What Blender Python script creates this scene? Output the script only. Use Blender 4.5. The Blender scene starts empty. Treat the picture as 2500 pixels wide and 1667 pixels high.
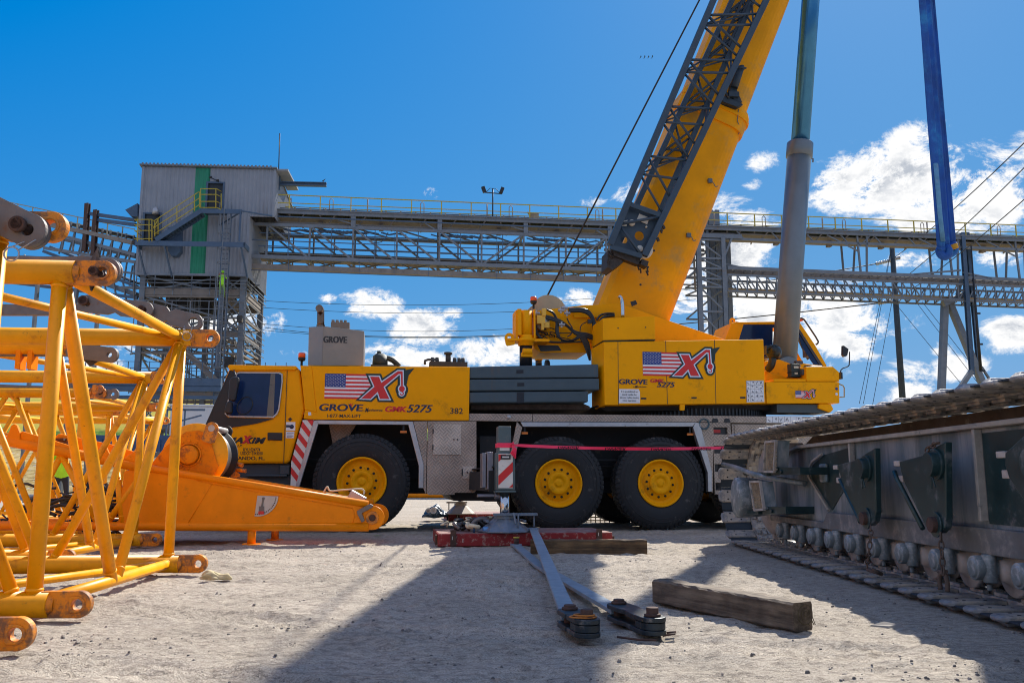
import bpy, bmesh, math, random
import numpy as np
from mathutils import Matrix, Vector, Euler
random.seed(7)
PI = math.pi
# ------------------------------------------------------------------ camera
FPX, CU, CV, PITCH, H = 2140.0, 1250.0, 833.5, math.radians(8.99), 0.85
scene = bpy.context.scene
cam_d = bpy.data.cameras.new("Camera"); cam = bpy.data.objects.new("Camera", cam_d)
scene.collection.objects.link(cam); scene.camera = cam
cam_d.sensor_width = 36; cam_d.lens = FPX / 2500 * 36; cam_d.clip_start = .05; cam_d.clip_end = 5000
cam.location = (0, 0, H); cam.rotation_euler = (PI / 2 + PITCH, 0, 0)
# ------------------------------------------------------------------ sun
SUN_AZ, SUN_EL = math.radians(26.2), math.radians(42.5)
sd = bpy.data.lights.new("Sun", 'SUN'); sun = bpy.data.objects.new("Sun", sd); scene.collection.objects.link(sun)
sd.energy = 5.0; sd.angle = math.radians(.5); sd.color = (1, .94, .84)
sdir = Vector((math.sin(SUN_AZ) * math.cos(SUN_EL), math.cos(SUN_AZ) * math.cos(SUN_EL), math.sin(SUN_EL)))
sun.rotation_euler = sdir.to_track_quat('Z', 'Y').to_euler()
scene.view_settings.view_transform = 'Standard'; scene.view_settings.look = 'None'
scene.view_settings.exposure = 0.62; scene.view_settings.gamma = 1; scene.cycles.filter_width = 1.05
# ------------------------------------------------------------------ pixel <-> place (used to read positions off the photo once)
cp, sp = math.cos(PITCH), math.sin(PITCH)
def ray(u, v):
    x = (u - CU) / FPX; y = (CV - v) / FPX
    return Vector((x, cp - y * sp, sp + y * cp))
def at(u, v, Y):
    d = ray(u, v); t = Y / d.y
    return Vector((d.x * t, Y, H + d.z * t))
def grd(u, v, z=0.0):
    d = ray(u, v); t = (z - H) / d.z
    return Vector((d.x * t, d.y * t, z))
class Frame:
    def __init__(s, o, yaw):
        s.o = Vector((o[0], o[1], 0)); s.yaw = yaw
        s.x = Vector((math.cos(yaw), math.sin(yaw), 0)); s.y = Vector((-math.sin(yaw), math.cos(yaw), 0))
    def __call__(s, u, v, d=0.0):            # -> local (x, z) on the upright plane d behind the frame's own
        r = ray(u, v); c = Vector((0, 0, H))
        t = ((s.o + s.y * d - c).dot(s.y)) / r.dot(s.y)
        p = c + r * t - s.o
        return (p.dot(s.x), p.z)
    def P(s, u, v, d=0.0):
        x, z = s(u, v, d); return Vector((x, d, z))
    def L(s, p):                              # world -> local
        p = Vector(p) - s.o; return Vector((p.dot(s.x), p.dot(s.y), p.z))
# ------------------------------------------------------------------ world: Nishita sky with cumulus by direction
w = bpy.data.worlds.new("World"); scene.world = w; w.use_nodes = True
wt = w.node_tree; wt.nodes.clear()
def NN(t, typ, **k):
    n = t.nodes.new(typ)
    for a, b in k.items(): setattr(n, a, b)
    return n
def link(t, a, b): t.links.new(a, b)
def M_(t, op, a, b=None, c=None, clamp=False):
    n = t.nodes.new('ShaderNodeMath'); n.operation = op; n.use_clamp = clamp
    for i, q in enumerate((a, b, c)):
        if q is None: continue
        if isinstance(q, (int, float)): n.inputs[i].default_value = q
        else: t.links.new(q, n.inputs[i])
    return n.outputs[0]
sky = NN(wt, 'ShaderNodeTexSky', sky_type='NISHITA', sun_disc=False)
sky.sun_elevation = SUN_EL; sky.sun_rotation = SUN_AZ
sky.air_density = 1.0; sky.dust_density = .35; sky.ozone_density = 2.6
hs = NN(wt, 'ShaderNodeHueSaturation'); hs.inputs['Saturation'].default_value = 1.22; hs.inputs['Value'].default_value = 1.0
hs.inputs['Saturation'].default_value = 1.0
link(wt, sky.outputs[0], hs.inputs['Color'])
# film-like shoulder per channel: the photo's sky is a deep, saturated blue
ssep = NN(wt, 'ShaderNodeSeparateColor'); link(wt, hs.outputs[0], ssep.inputs[0]); scmb = NN(wt, 'ShaderNodeCombineColor')
for i_, (top_, k_, o_) in enumerate(((.21, 1.5, .2), (.31, 2.0, 0), (.48, 4.5, 0))):
    x_ = M_(wt, 'MAXIMUM', M_(wt, 'SUBTRACT', M_(wt, 'MULTIPLY', ssep.outputs[i_], .12), o_), 0.0)
    link(wt, M_(wt, 'MULTIPLY', M_(wt, 'SUBTRACT', 1.0, M_(wt, 'EXPONENT', M_(wt, 'MULTIPLY', x_, -k_))), top_ / .12), scmb.inputs[i_])
tc = NN(wt, 'ShaderNodeTexCoord'); sep = NN(wt, 'ShaderNodeSeparateXYZ'); link(wt, tc.outputs['Generated'], sep.inputs[0])
az = M_(wt, 'ARCTAN2', sep.outputs[0], sep.outputs[1]); el = M_(wt, 'ARCSINE', sep.outputs[2])
comb = NN(wt, 'ShaderNodeCombineXYZ'); link(wt, az, comb.inputs[0]); link(wt, M_(wt, 'MULTIPLY', el, 1.5), comb.inputs[1])
nz = NN(wt, 'ShaderNodeTexNoise'); nz.inputs['Scale'].default_value = 13; nz.inputs['Detail'].default_value = 9; nz.inputs['Roughness'].default_value = .74
nz.inputs['Distortion'].default_value = .35
link(wt, comb.outputs[0], nz.inputs['Vector'])
mask = None
def azel(u, v):
    d = ray(u, v).normalized(); return math.atan2(d.x, d.y), math.asin(d.z)
CLOUDS = [(2170,430,185,78,1.15),(2370,480,190,85,1.15),(2030,450,90,55,.8),(2250,330,70,40,.8),(1860,400,60,35,.7),
 (1770,590,120,95,1.1),(1660,730,150,75,1.0),(1720,540,70,60,.8),(1870,760,200,85,1.15),(2050,800,150,75,1.0),(1960,900,120,50,.7),(2090,850,80,45,.8),
 (905,745,85,42,.95),(1035,800,80,52,1.0),(1110,772,52,22,.75),(800,728,32,20,.7),(680,785,40,32,.65),(960,870,110,40,.9),(1200,860,110,42,.95),(1040,880,120,30,.8),
 (1290,850,60,45,.85),(1410,735,70,32,.9),(1050,468,30,24,.7),(1450,490,50,24,.7),(1530,480,50,40,.85),(710,862,70,16,.6),(1240,700,60,20,.5),(560,800,200,60,.6),(220,890,200,60,.75),
 (2470,810,60,45,.95),(2200,910,75,32,.8),(2340,900,70,36,.8),(2220,960,60,40,.85),(2300,850,40,24,.6),(2440,630,60,36,.75),(2210,640,90,30,.7),(1840,445,40,22,.6),
 (2080,670,90,32,.6),(330,850,120,40,.7),(620,560,160,60,.25),(2650,420,200,90,1),(2700,760,150,70,.9)]
for (u, v, ru, rv, s) in CLOUDS:
    a0, e0 = azel(u, v); ra = ru / FPX; re = rv / FPX
    dx = M_(wt, 'DIVIDE', M_(wt, 'SUBTRACT', az, a0), ra); dy = M_(wt, 'DIVIDE', M_(wt, 'SUBTRACT', el, e0), re)
    q = M_(wt, 'ADD', M_(wt, 'MULTIPLY', dx, dx), M_(wt, 'MULTIPLY', dy, dy))
    g = M_(wt, 'MULTIPLY', M_(wt, 'EXPONENT', M_(wt, 'MULTIPLY', q, -.8)), s)
    mask = g if mask is None else M_(wt, 'MAXIMUM', mask, g)
back_fill = M_(wt, 'MULTIPLY', M_(wt, 'MULTIPLY', M_(wt, 'GREATER_THAN', M_(wt, 'ABSOLUTE', az), 1.25), M_(wt, 'GREATER_THAN', el, .08)), .60)
mask = M_(wt, 'MAXIMUM', mask, back_fill)          # unseen cloud cover added behind the camera to fill the shaded sides
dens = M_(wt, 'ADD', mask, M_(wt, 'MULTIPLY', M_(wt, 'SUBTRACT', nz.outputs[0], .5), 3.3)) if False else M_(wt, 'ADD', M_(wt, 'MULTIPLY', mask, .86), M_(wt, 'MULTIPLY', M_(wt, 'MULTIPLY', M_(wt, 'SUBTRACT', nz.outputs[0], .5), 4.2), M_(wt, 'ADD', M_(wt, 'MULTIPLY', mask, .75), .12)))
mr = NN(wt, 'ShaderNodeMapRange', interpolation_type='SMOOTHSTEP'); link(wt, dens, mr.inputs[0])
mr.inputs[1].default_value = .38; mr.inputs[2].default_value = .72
n2 = NN(wt, 'ShaderNodeTexNoise'); n2.inputs['Scale'].default_value = 17; n2.inputs['Detail'].default_value = 5
mp = NN(wt, 'ShaderNodeMapping'); mp.inputs['Location'].default_value = (0, .035, 0); link(wt, comb.outputs[0], mp.inputs[0]); link(wt, mp.outputs[0], n2.inputs['Vector'])
cr = NN(wt, 'ShaderNodeMapRange'); link(wt, n2.outputs[0], cr.inputs[0]); cr.inputs[1].default_value = .36; cr.inputs[2].default_value = .58; cr.inputs[3].default_value = .0; cr.inputs[4].default_value = 1
core = NN(wt, 'ShaderNodeMapRange', interpolation_type='SMOOTHSTEP'); link(wt, dens, core.inputs[0]); core.inputs[1].default_value = .68; core.inputs[2].default_value = 1.15; core.inputs[3].default_value = 0; core.inputs[4].default_value = 1
shade_ = M_(wt, 'SUBTRACT', 1.0, M_(wt, 'MULTIPLY', M_(wt, 'MULTIPLY', core.outputs[0], M_(wt, 'SUBTRACT', 1.0, cr.outputs[0])), .72))
cc = NN(wt, 'ShaderNodeMix', data_type='RGBA'); link(wt, shade_, cc.inputs['Factor'])
CLV = 5.6
cc.inputs['A'].default_value = (.30 * CLV, .36 * CLV, .46 * CLV, 1); cc.inputs['B'].default_value = (1.0 * CLV, 1.0 * CLV, 1.0 * CLV, 1)
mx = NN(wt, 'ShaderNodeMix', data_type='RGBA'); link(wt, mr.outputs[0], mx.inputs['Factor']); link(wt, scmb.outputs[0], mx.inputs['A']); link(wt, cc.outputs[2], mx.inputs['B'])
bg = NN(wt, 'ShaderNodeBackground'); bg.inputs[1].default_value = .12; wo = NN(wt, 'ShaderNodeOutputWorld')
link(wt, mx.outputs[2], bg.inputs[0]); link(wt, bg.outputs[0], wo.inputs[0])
# ------------------------------------------------------------------ materials
MATS = {}
def mat(name, col, rough=.5, metal=0.0, var=.12, vs=3.0, dirt=None, bump=None, spec=.5, streak=False, coat=0, worn=None):
    m = bpy.data.materials.new(name); m.use_nodes = True; t = m.node_tree; b = t.nodes['Principled BSDF']
    tcn = NN(t, 'ShaderNodeTexCoord'); v = tcn.outputs['Object']
    b.inputs['Roughness'].default_value = rough; b.inputs['Metallic'].default_value = metal
    b.inputs['Specular IOR Level'].default_value = spec; b.inputs['Coat Weight'].default_value = coat
    n = NN(t, 'ShaderNodeTexNoise'); n.inputs['Scale'].default_value = vs; n.inputs['Detail'].default_value = 6; n.inputs['Roughness'].default_value = .65
    link(t, v, n.inputs['Vector'])
    mrn = NN(t, 'ShaderNodeMapRange'); link(t, n.outputs[0], mrn.inputs[0]); mrn.inputs[1].default_value = .3; mrn.inputs[2].default_value = .7
    mrn.inputs[3].default_value = 1 - var; mrn.inputs[4].default_value = 1 + var
    mix = NN(t, 'ShaderNodeMix', data_type='RGBA', blend_type='MULTIPLY'); mix.inputs['Factor'].default_value = 1
    mix.inputs['A'].default_value = (*col, 1)
    cg = NN(t, 'ShaderNodeCombineColor')
    for i in range(3): link(t, mrn.outputs[0], cg.inputs[i])
    link(t, cg.outputs[0], mix.inputs['B']); out = mix.outputs[2]
    for k, dd in enumerate((dirt, worn)):
        if not dd: continue
        dc, amt, ds = dd
        dn = NN(t, 'ShaderNodeTexNoise'); dn.inputs['Scale'].default_value = ds; dn.inputs['Detail'].default_value = 9; dn.inputs['Roughness'].default_value = .7
        if streak and k == 0:
            mpn = NN(t, 'ShaderNodeMapping'); mpn.inputs['Scale'].default_value = (1, 1, .12); link(t, v, mpn.inputs[0]); link(t, mpn.outputs[0], dn.inputs['Vector'])
        else: link(t, v, dn.inputs['Vector'])
        r = NN(t, 'ShaderNodeMapRange', interpolation_type='SMOOTHSTEP'); link(t, dn.outputs[0], r.inputs[0])
        r.inputs[1].default_value = .72 - .45 * amt; r.inputs[2].default_value = .82 - .3 * amt; r.inputs[4].default_value = .85
        mm = NN(t, 'ShaderNodeMix', data_type='RGBA'); link(t, r.outputs[0], mm.inputs['Factor']); link(t, out, mm.inputs['A']); mm.inputs['B'].default_value = (*dc, 1)
        out = mm.outputs[2]
    link(t, out, b.inputs['Base Color'])
    rr = NN(t, 'ShaderNodeMapRange'); link(t, n.outputs[0], rr.inputs[0]); rr.inputs[3].default_value = max(rough - .12, .03); rr.inputs[4].default_value = min(rough + .14, 1)
    link(t, rr.outputs[0], b.inputs['Roughness'])
    if bump:
        bn = NN(t, 'ShaderNodeTexNoise'); bn.inputs['Scale'].default_value = bump[0]; bn.inputs['Detail'].default_value = 6; link(t, v, bn.inputs['Vector'])
        bb = NN(t, 'ShaderNodeBump'); bb.inputs['Strength'].default_value = bump[1]; bb.inputs['Distance'].default_value = bump[2] if len(bump) > 2 else .01
        link(t, bn.outputs[0], bb.inputs['Height']); link(t, bb.outputs[0], b.inputs['Normal'])
    MATS[name] = m; return m
DUST = (.42, .36, .29)
YEL = mat('crane_yellow', (.90, .37, .0), .5, var=.08, vs=1.0, dirt=((.50, .22, .01), .36, 2.2), coat=0, spec=.12, bump=(3, .12, .01))
YEL2 = mat('boom_yellow', (.82, .33, .001), .5, var=.16, vs=.8, dirt=((.50, .27, .06), .48, 1.2), streak=False, spec=.14)
ORG = mat('lattice_orange', (.86, .25, .0), .42, var=.09, vs=4, dirt=((.50, .17, .01), .3, 5), worn=((.12, .06, .03), .2, 13), coat=0, spec=.2, bump=(40, .08, .004))
ORGL = mat('lattice_amber', (.90, .37, .0), .42, var=.12, vs=3, dirt=((.55, .19, .01), .42, 4), worn=((.09, .045, .025), .24, 17), coat=0, spec=.3, bump=(40, .08, .004))
ORG2 = mat('worn_orange', (.82, .26, .001), .5, var=.15, vs=5, dirt=((.07, .055, .05), .68, 10), worn=((.28, .10, .03), .35, 14), bump=(30, .3, .004))
BLK = mat('black_plastic', (.012, .013, .016), .45, var=.3)
RUB = mat('rubber', (.013, .014, .016), .7, var=.3, vs=8, dirt=((.10, .09, .08), .36, 6), bump=(60, .15, .003))
DARK = mat('chassis_dark', (.010, .011, .013), .7, var=.4, vs=5, dirt=((.07, .055, .04), .3, 5))
CWT = mat('counterweight_slate', (.045, .075, .095), .5, var=.18, vs=2, dirt=((.085, .07, .06), .35, 5), worn=((.14, .06, .03), .14, 22), streak=True)
JIB = mat('jib_slate', (.028, .05, .075), .42, var=.18, vs=4, dirt=((.14, .13, .12), .2, 8))
CHR = mat('chrome', (.50, .53, .56), .10, 1.0, var=.03)
STEEL = mat('galvanised', (.42, .42, .43), .45, .75, var=.15, vs=6, dirt=((.2, .17, .14), .3, 7))
LINK = mat('link_steel', (.16, .145, .14), .5, .35, var=.2, vs=8, dirt=((.19, .08, .035), .36, 7), worn=((.3, .28, .26), .2, 15))
RUST = mat('rusty_steel', (.075, .04, .03), .8, .1, var=.4, vs=20, dirt=((.05, .03, .025), .4, 14), bump=(50, .5, .004))
WHT = mat('white_paint', (.75, .76, .78), .5, var=.05)
OFFW = mat('offwhite_gloss', (.70, .68, .62), .5, var=.08, vs=8, dirt=((.45, .40, .34), .3, 9))
RED = mat('red_paint', (.62, .02, .018), .45, var=.08)
NAVY = mat('navy_vinyl', (.010, .022, .07), .5, var=.05)
GRNB = mat('dark_green_vinyl', (.008, .03, .028), .5, var=.05)
BLUE = mat('flag_blue', (.015, .045, .22), .5, var=.05)
GLS = mat('tinted_glass', (.008, .025, .085), .08, var=.25, vs=2, spec=.3)
STAIN = mat('stainless_box', (.26, .225, .185), .38, .45, var=.12, vs=3, dirt=((.25, .21, .16), .3, 4))
PAD = mat('pad_steel', (.16, .20, .25), .5, .3, var=.2, vs=9, dirt=((.30, .26, .22), .4, 10))
REDM = mat('red_mat_paint', (.24, .007, .008), .55, var=.2, vs=9, dirt=((.40, .33, .27), .46, 14), worn=((.03, .02, .02), .3, 20), bump=(60, .3, .004))
MATT = mat('mat_top', (.24, .11, .095), .7, var=.2, vs=6, dirt=((.33, .28, .25), .55, 7))
CLAD = mat('cladding_grey', (.235, .25, .28), .5, var=.12, vs=.8, dirt=((.15, .13, .12), .38, 1.2), streak=True)
CLADG = mat('cladding_green', (.010, .21, .11), .5, var=.15, vs=1, dirt=((.02, .10, .06), .35, 1.5), streak=True)
GAL = mat('tower_steel', (.16, .178, .20), .55, .2, var=.2, vs=1.2, dirt=((.20, .15, .11), .38, 2.2))
GALB = mat('blue_grey_steel', (.06, .10, .16), .5, .1, var=.2, vs=1.2, dirt=((.07, .08, .09), .3, 2))
TAN = mat('dusty_steel', (.22, .19, .165), .75, var=.2, vs=1.5, dirt=((.16, .13, .11), .4, 2.5))
RAILY = mat('rail_yellow', (.46, .35, .04), .5, var=.15, dirt=((.25, .22, .12), .3, 3))
STEPT = mat('step_tan', (.24, .19, .125), .75, var=.5, vs=16)
SLOT_SHADE = mat('shoe_recess_shade', (.022, .036, .052), .6, var=.3, dirt=((.16, .13, .10), .35, 6))  # shade between the pads put into a dark base colour, dust over it
BELT = mat('belt_black', (.02, .024, .034), .6, var=.3)
SLING = mat('sling_blue', (.006, .07, .30), .7, var=.35, vs=3, dirt=((.02, .22, .50), .5, 2), bump=(70, .5, .006))
SLINGW = mat('sling_worn', (.10, .26, .42), .8, var=.25, vs=10, dirt=((.3, .33, .36), .3, 9), bump=(70, .5, .006))
CRW = mat('crawler_paint', (.11, .155, .17), .42, .1, var=.4, vs=3, dirt=((.36, .36, .37), .70, 2.6), streak=True, worn=((.30, .25, .20), .22, 5), bump=(25, .12, .004))
CRWD = mat('crawler_green_black', (.016, .042, .045), .34, .1, var=.3, vs=4, dirt=((.20, .20, .21), .42, 4), worn=((.2, .18, .15), .14, 9))
CRWL = mat('crawler_dusty_edge', (.38, .34, .30), .75, var=.25, vs=7, dirt=((.12, .13, .13), .38, 8), bump=(40, .3, .004))
SHOE = mat('track_shoe', (.27, .265, .27), .55, .2, var=.4, vs=6, dirt=((.54, .46, .37), .66, 7), worn=((.03, .03, .035), .3, 11), bump=(28, .5, .01))
ROLL = mat('roller_dusty', (.46, .40, .36), .7, .2, var=.25, vs=8, dirt=((.10, .09, .085), .35, 8), bump=(40, .2, .004))
HUB = mat('hub_dusty', (.19, .22, .23), .6, .2, var=.25, vs=8, dirt=((.46, .47, .48), .55, 9), bump=(40, .2, .004))
CHAIN = mat('rusty_chain', (.13, .09, .07), .8, .2, var=.3)
BEAC = mat('beacon_orange', (.85, .10, .01), .25, var=.05)
TAPE = mat('danger_tape', (.95, .03, .10), .45, var=.1)
CLOTH = mat('dusty_cloth', (.62, .54, .38), .9, var=.2, vs=20)
HIVIS = mat('hivis', (.35, .80, .03), .8, var=.15)
SKIN = mat('skin', (.42, .22, .14), .6, var=.05)
JEAN = mat('dark_trousers', (.02, .025, .04), .85, var=.2)
HAT = mat('hard_hat', (.25, .12, .30), .4, var=.05)
TANKW = mat('tank_white', (.55, .55, .56), .5, var=.08, vs=1, dirt=((.3, .28, .26), .2, 1))
TRKB = mat('blue_steel_far', (.02, .06, .16), .5, var=.2)
def wood(name, a, b_, sc):
    m = bpy.data.materials.new(name); m.use_nodes = True; t = m.node_tree; b = t.nodes['Principled BSDF']; b.inputs['Roughness'].default_value = .85
    v = NN(t, 'ShaderNodeTexCoord').outputs['Object']
    mpn = NN(t, 'ShaderNodeMapping'); mpn.inputs['Scale'].default_value = (.7, 9, 9); link(t, v, mpn.inputs[0])
    n = NN(t, 'ShaderNodeTexNoise'); n.inputs['Scale'].default_value = sc; n.inputs['Detail'].default_value = 8; n.inputs['Roughness'].default_value = .7; link(t, mpn.outputs[0], n.inputs['Vector'])
    r = NN(t, 'ShaderNodeValToRGB'); r.color_ramp.elements[0].color = (*a, 1); r.color_ramp.elements[1].color = (*b_, 1); r.color_ramp.elements[0].position = .36; r.color_ramp.elements[1].position = .66
    link(t, n.outputs[0], r.inputs[0])
    n3 = NN(t, 'ShaderNodeTexNoise'); n3.inputs['Scale'].default_value = 5; n3.inputs['Detail'].default_value = 4; link(t, v, n3.inputs['Vector'])
    mm = NN(t, 'ShaderNodeMix', data_type='RGBA', blend_type='MULTIPLY'); mm.inputs['Factor'].default_value = .7; link(t, r.outputs[0], mm.inputs['A'])
    r3 = NN(t, 'ShaderNodeValToRGB'); r3.color_ramp.elements[0].color = (.35, .33, .32, 1); r3.color_ramp.elements[1].color = (1, 1, 1, 1); r3.color_ramp.elements[0].position = .35; r3.color_ramp.elements[1].position = .6
    link(t, n3.outputs[0], r3.inputs[0]); link(t, r3.outputs[0], mm.inputs['B'])
    link(t, mm.outputs[2], b.inputs['Base Color'])
    bb = NN(t, 'ShaderNodeBump'); bb.inputs['Strength'].default_value = .7; bb.inputs['Distance'].default_value = .008; link(t, n.outputs[0], bb.inputs['Height']); link(t, bb.outputs[0], b.inputs['Normal'])
    return m
WOOD = wood('timber_weathered', (.06, .042, .03), (.24, .185, .13), 2.6)
WOODB = wood('timber_brown', (.05, .032, .018), (.23, .145, .07), 2.2)
def diamond(name, col, pitch):
    m = bpy.data.materials.new(name); m.use_nodes = True; t = m.node_tree; b = t.nodes['Principled BSDF']
    b.inputs['Roughness'].default_value = .5; b.inputs['Metallic'].default_value = .2
    v = NN(t, 'ShaderNodeTexCoord').outputs['Object']
    mpn = NN(t, 'ShaderNodeMapping'); mpn.inputs['Rotation'].default_value = (0, PI / 4, 0); link(t, v, mpn.inputs[0])
    s = NN(t, 'ShaderNodeSeparateXYZ'); link(t, mpn.outputs[0], s.inputs[0])
    def saw(o, k): return M_(t, 'FRACT', M_(t, 'MULTIPLY', o, k))
    k = 1 / pitch
    cx = M_(t, 'GREATER_THAN', saw(s.outputs[0], k), .5); cz = M_(t, 'GREATER_THAN', saw(s.outputs[2], k), .5)
    par = M_(t, 'ABSOLUTE', M_(t, 'SUBTRACT', cx, cz))
    def tri(o, kk): return M_(t, 'ABSOLUTE', M_(t, 'SUBTRACT', saw(o, kk), .5))
    a = M_(t, 'GREATER_THAN', tri(s.outputs[0], k * 4), .33); c = M_(t, 'GREATER_THAN', tri(s.outputs[2], k * 4), .33)
    h = M_(t, 'ADD', M_(t, 'MULTIPLY', a, par), M_(t, 'MULTIPLY', c, M_(t, 'SUBTRACT', 1.0, par)))
    n = NN(t, 'ShaderNodeTexNoise'); n.inputs['Scale'].default_value = 2.5; n.inputs['Detail'].default_value = 6; link(t, v, n.inputs['Vector'])
    r = NN(t, 'ShaderNodeValToRGB'); r.color_ramp.elements[0].color = tuple(q * .62 for q in col) + (1,); r.color_ramp.elements[1].color = (*col, 1); r.color_ramp.elements[0].position = .35; r.color_ramp.elements[1].position = .62
    link(t, n.outputs[0], r.inputs[0])
    mm = NN(t, 'ShaderNodeMix', data_type='RGBA'); link(t, M_(t, 'MULTIPLY', h, .42), mm.inputs['Factor']); link(t, r.outputs[0], mm.inputs['A']); mm.inputs['B'].default_value = (min(1, col[0] * 1.9), min(1, col[1] * 1.85), min(1, col[2] * 1.75), 1)
    link(t, mm.outputs[2], b.inputs['Base Color'])
    bb = NN(t, 'ShaderNodeBump'); bb.inputs['Strength'].default_value = .5; bb.inputs['Distance'].default_value = .003; link(t, h, bb.inputs['Height']); link(t, bb.outputs[0], b.inputs['Normal'])
    return m
DIA = diamond('diamond_plate', (.34, .275, .225), .17)
DIAL = diamond('diamond_plate_light', (.46, .40, .34), .17)
# ------------------------------------------------------------------ mesh builder
def frame_mat(p, x, y, z):
    m = Matrix.Identity(4)
    for i, a in enumerate((x, y, z)):
        for j in range(3): m[j][i] = a[j]
    for j in range(3): m[j][3] = p[j]
    return m
def basis(d, up=Vector((0, 0, 1))):
    d = d.normalized()
    if abs(d.dot(up)) > .985: up = Vector((1, 0, 0))
    a = up.cross(d).normalized(); b = d.cross(a).normalized()
    return a, b
class MB:
    def __init__(s): s.v = []; s.f = []; s.m = []; s.s = []; s.M = None
    def add(s, vs, fs, mi=0, sm=False):
        o = len(s.v)
        for p in vs:
            p = Vector(p)
            if s.M is not None: p = s.M @ p
            s.v.append(tuple(p))
        for f in fs: s.f.append(tuple(i + o for i in f)); s.m.append(mi); s.s.append(sm)
        return s
    def box(s, x0, x1, y0, y1, z0, z1, mi=0):
        vs = [(x, y, z) for z in (z0, z1) for y in (y0, y1) for x in (x0, x1)]
        return s.add(vs, [(0, 2, 3, 1), (4, 5, 7, 6), (0, 1, 5, 4), (2, 6, 7, 3), (0, 4, 6, 2), (1, 3, 7, 5)], mi)
    def bar(s, p0, p1, w, h=None, up=Vector((0, 0, 1)), mi=0):
        h = w if h is None else h; p0 = Vector(p0); p1 = Vector(p1); a, b = basis(p1 - p0, up)
        vs = [p + a * (i * w / 2) + b * (j * h / 2) for p in (p0, p1) for j in (-1, 1) for i in (-1, 1)]
        return s.add(vs, [(0, 2, 3, 1), (4, 5, 7, 6), (0, 1, 5, 4), (2, 6, 7, 3), (0, 4, 6, 2), (1, 3, 7, 5)], mi)
    def ibar(s, p0, p1, w, h, t, up=Vector((0, 0, 1)), mi=0):      # an H section
        p0 = Vector(p0); p1 = Vector(p1); a, b = basis(p1 - p0, up)
        s.bar(p0 + b * (h / 2 - t / 2), p1 + b * (h / 2 - t / 2), w, t, up, mi); s.bar(p0 - b * (h / 2 - t / 2), p1 - b * (h / 2 - t / 2), w, t, up, mi)
        return s.bar(p0, p1, t, h - 2 * t, up, mi)
    def tube(s, p0, p1, r, r1=None, n=10, caps=True, mi=0, sm=True):
        r1 = r if r1 is None else r1; p0 = Vector(p0); p1 = Vector(p1); a, b = basis(p1 - p0)
        vs = []
        for p, q in ((p0, r), (p1, r1)):
            vs += [p + a * (q * math.cos(2 * PI * i / n)) + b * (q * math.sin(2 * PI * i / n)) for i in range(n)]
        s.add(vs, [(i, (i + 1) % n, n + (i + 1) % n, n + i) for i in range(n)], mi, sm)
        if caps: s.add(vs, [tuple(range(n))[::-1], tuple(range(n, 2 * n))], mi, False)
        return s
    def path(s, pts, r, n=8, mi=0, close=False, smooth_pts=0):
        P = [Vector(p) for p in pts]
        for _ in range(smooth_pts):
            Q = [P[0]]
            for i in range(len(P) - 1): Q += [P[i] * .75 + P[i + 1] * .25, P[i] * .25 + P[i + 1] * .75]
            P = Q + [P[-1]]
        vs = []; k = len(P); pa = None
        for i, p in enumerate(P):
            if close: d = P[(i + 1) % k] - P[i - 1]
            else: d = P[min(i + 1, k - 1)] - P[max(i - 1, 0)]
            d.normalize()
            if pa is None: a, b = basis(d)
            else:
                a = (pa - d * pa.dot(d)).normalized(); b = d.cross(a)
            pa = a
            vs += [p + a * (r * math.cos(2 * PI * j / n)) + b * (r * math.sin(2 * PI * j / n)) for j in range(n)]
        fs = []
        for i in range(k if close else k - 1):
            i2 = (i + 1) % k
            fs += [(i * n + j, i * n + (j + 1) % n, i2 * n + (j + 1) % n, i2 * n + j) for j in range(n)]
        s.add(vs, fs, mi, True)
        if not close: s.add(vs, [tuple(range(n))[::-1], tuple(range((k - 1) * n, k * n))], mi)
        return s
    def prism(s, poly, y0, y1, mi=0, side_mi=None):               # (x,z) outline pushed along y
        n = len(poly); vs = [(x, y0, z) for x, z in poly] + [(x, y1, z) for x, z in poly]
        s.add(vs, [tuple(range(n)), tuple(range(n, 2 * n))[::-1]], mi)
        return s.add(vs, [(i, (i + 1) % n, n + (i + 1) % n, n + i) for i in range(n)], mi if side_mi is None else side_mi)
    def loft(s, secs, mi=0, sm=False, caps=True):                 # list of equal-length closed sections
        n = len(secs[0]); vs = [p for q in secs for p in q]; fs = []
        for k in range(len(secs) - 1):
            fs += [(k * n + i, k * n + (i + 1) % n, (k + 1) * n + (i + 1) % n, (k + 1) * n + i) for i in range(n)]
        s.add(vs, fs, mi, sm)
        if caps: s.add(vs, [tuple(range(n))[::-1], tuple(range((len(secs) - 1) * n, len(secs) * n))], mi)
        return s
    def lathe(s, prof, c, ax, n=24, mi=0, sm=True):               # prof (r, along axis)
        c = Vector(c); ax = Vector(ax).normalized(); a, b = basis(ax); vs = []
        for r, h in prof:
            vs += [c + ax * h + a * (r * math.cos(2 * PI * i / n)) + b * (r * math.sin(2 * PI * i / n)) for i in range(n)]
        fs = []
        for k in range(len(prof) - 1):
            fs += [(k * n + i, k * n + (i + 1) % n, (k + 1) * n + (i + 1) % n, (k + 1) * n + i) for i in range(n)]
        return s.add(vs, fs, mi, sm)
    def lug(s, c, d, nrm, R, hole, L, th, n=28, mi=0, hw=None):   # eye plate: hole centre c, points along d, thickness along nrm
        c = Vector(c); d = Vector(d).normalized(); nrm = Vector(nrm).normalized(); e = nrm.cross(d).normalized(); hw = hw or R
        inn, out = [], []
        for i in range(n):
            t = 2 * PI * i / n; cx, sx = math.cos(t), math.sin(t)
            inn.append((hole * cx, hole * sx))
            if cx >= -1e-6: out.append((R * cx, R * sx))
            else:
                k = min(L / max(-cx, 1e-6), hw / max(abs(sx), 1e-6)); out.append((k * cx, k * sx))
        vs = []
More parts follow.
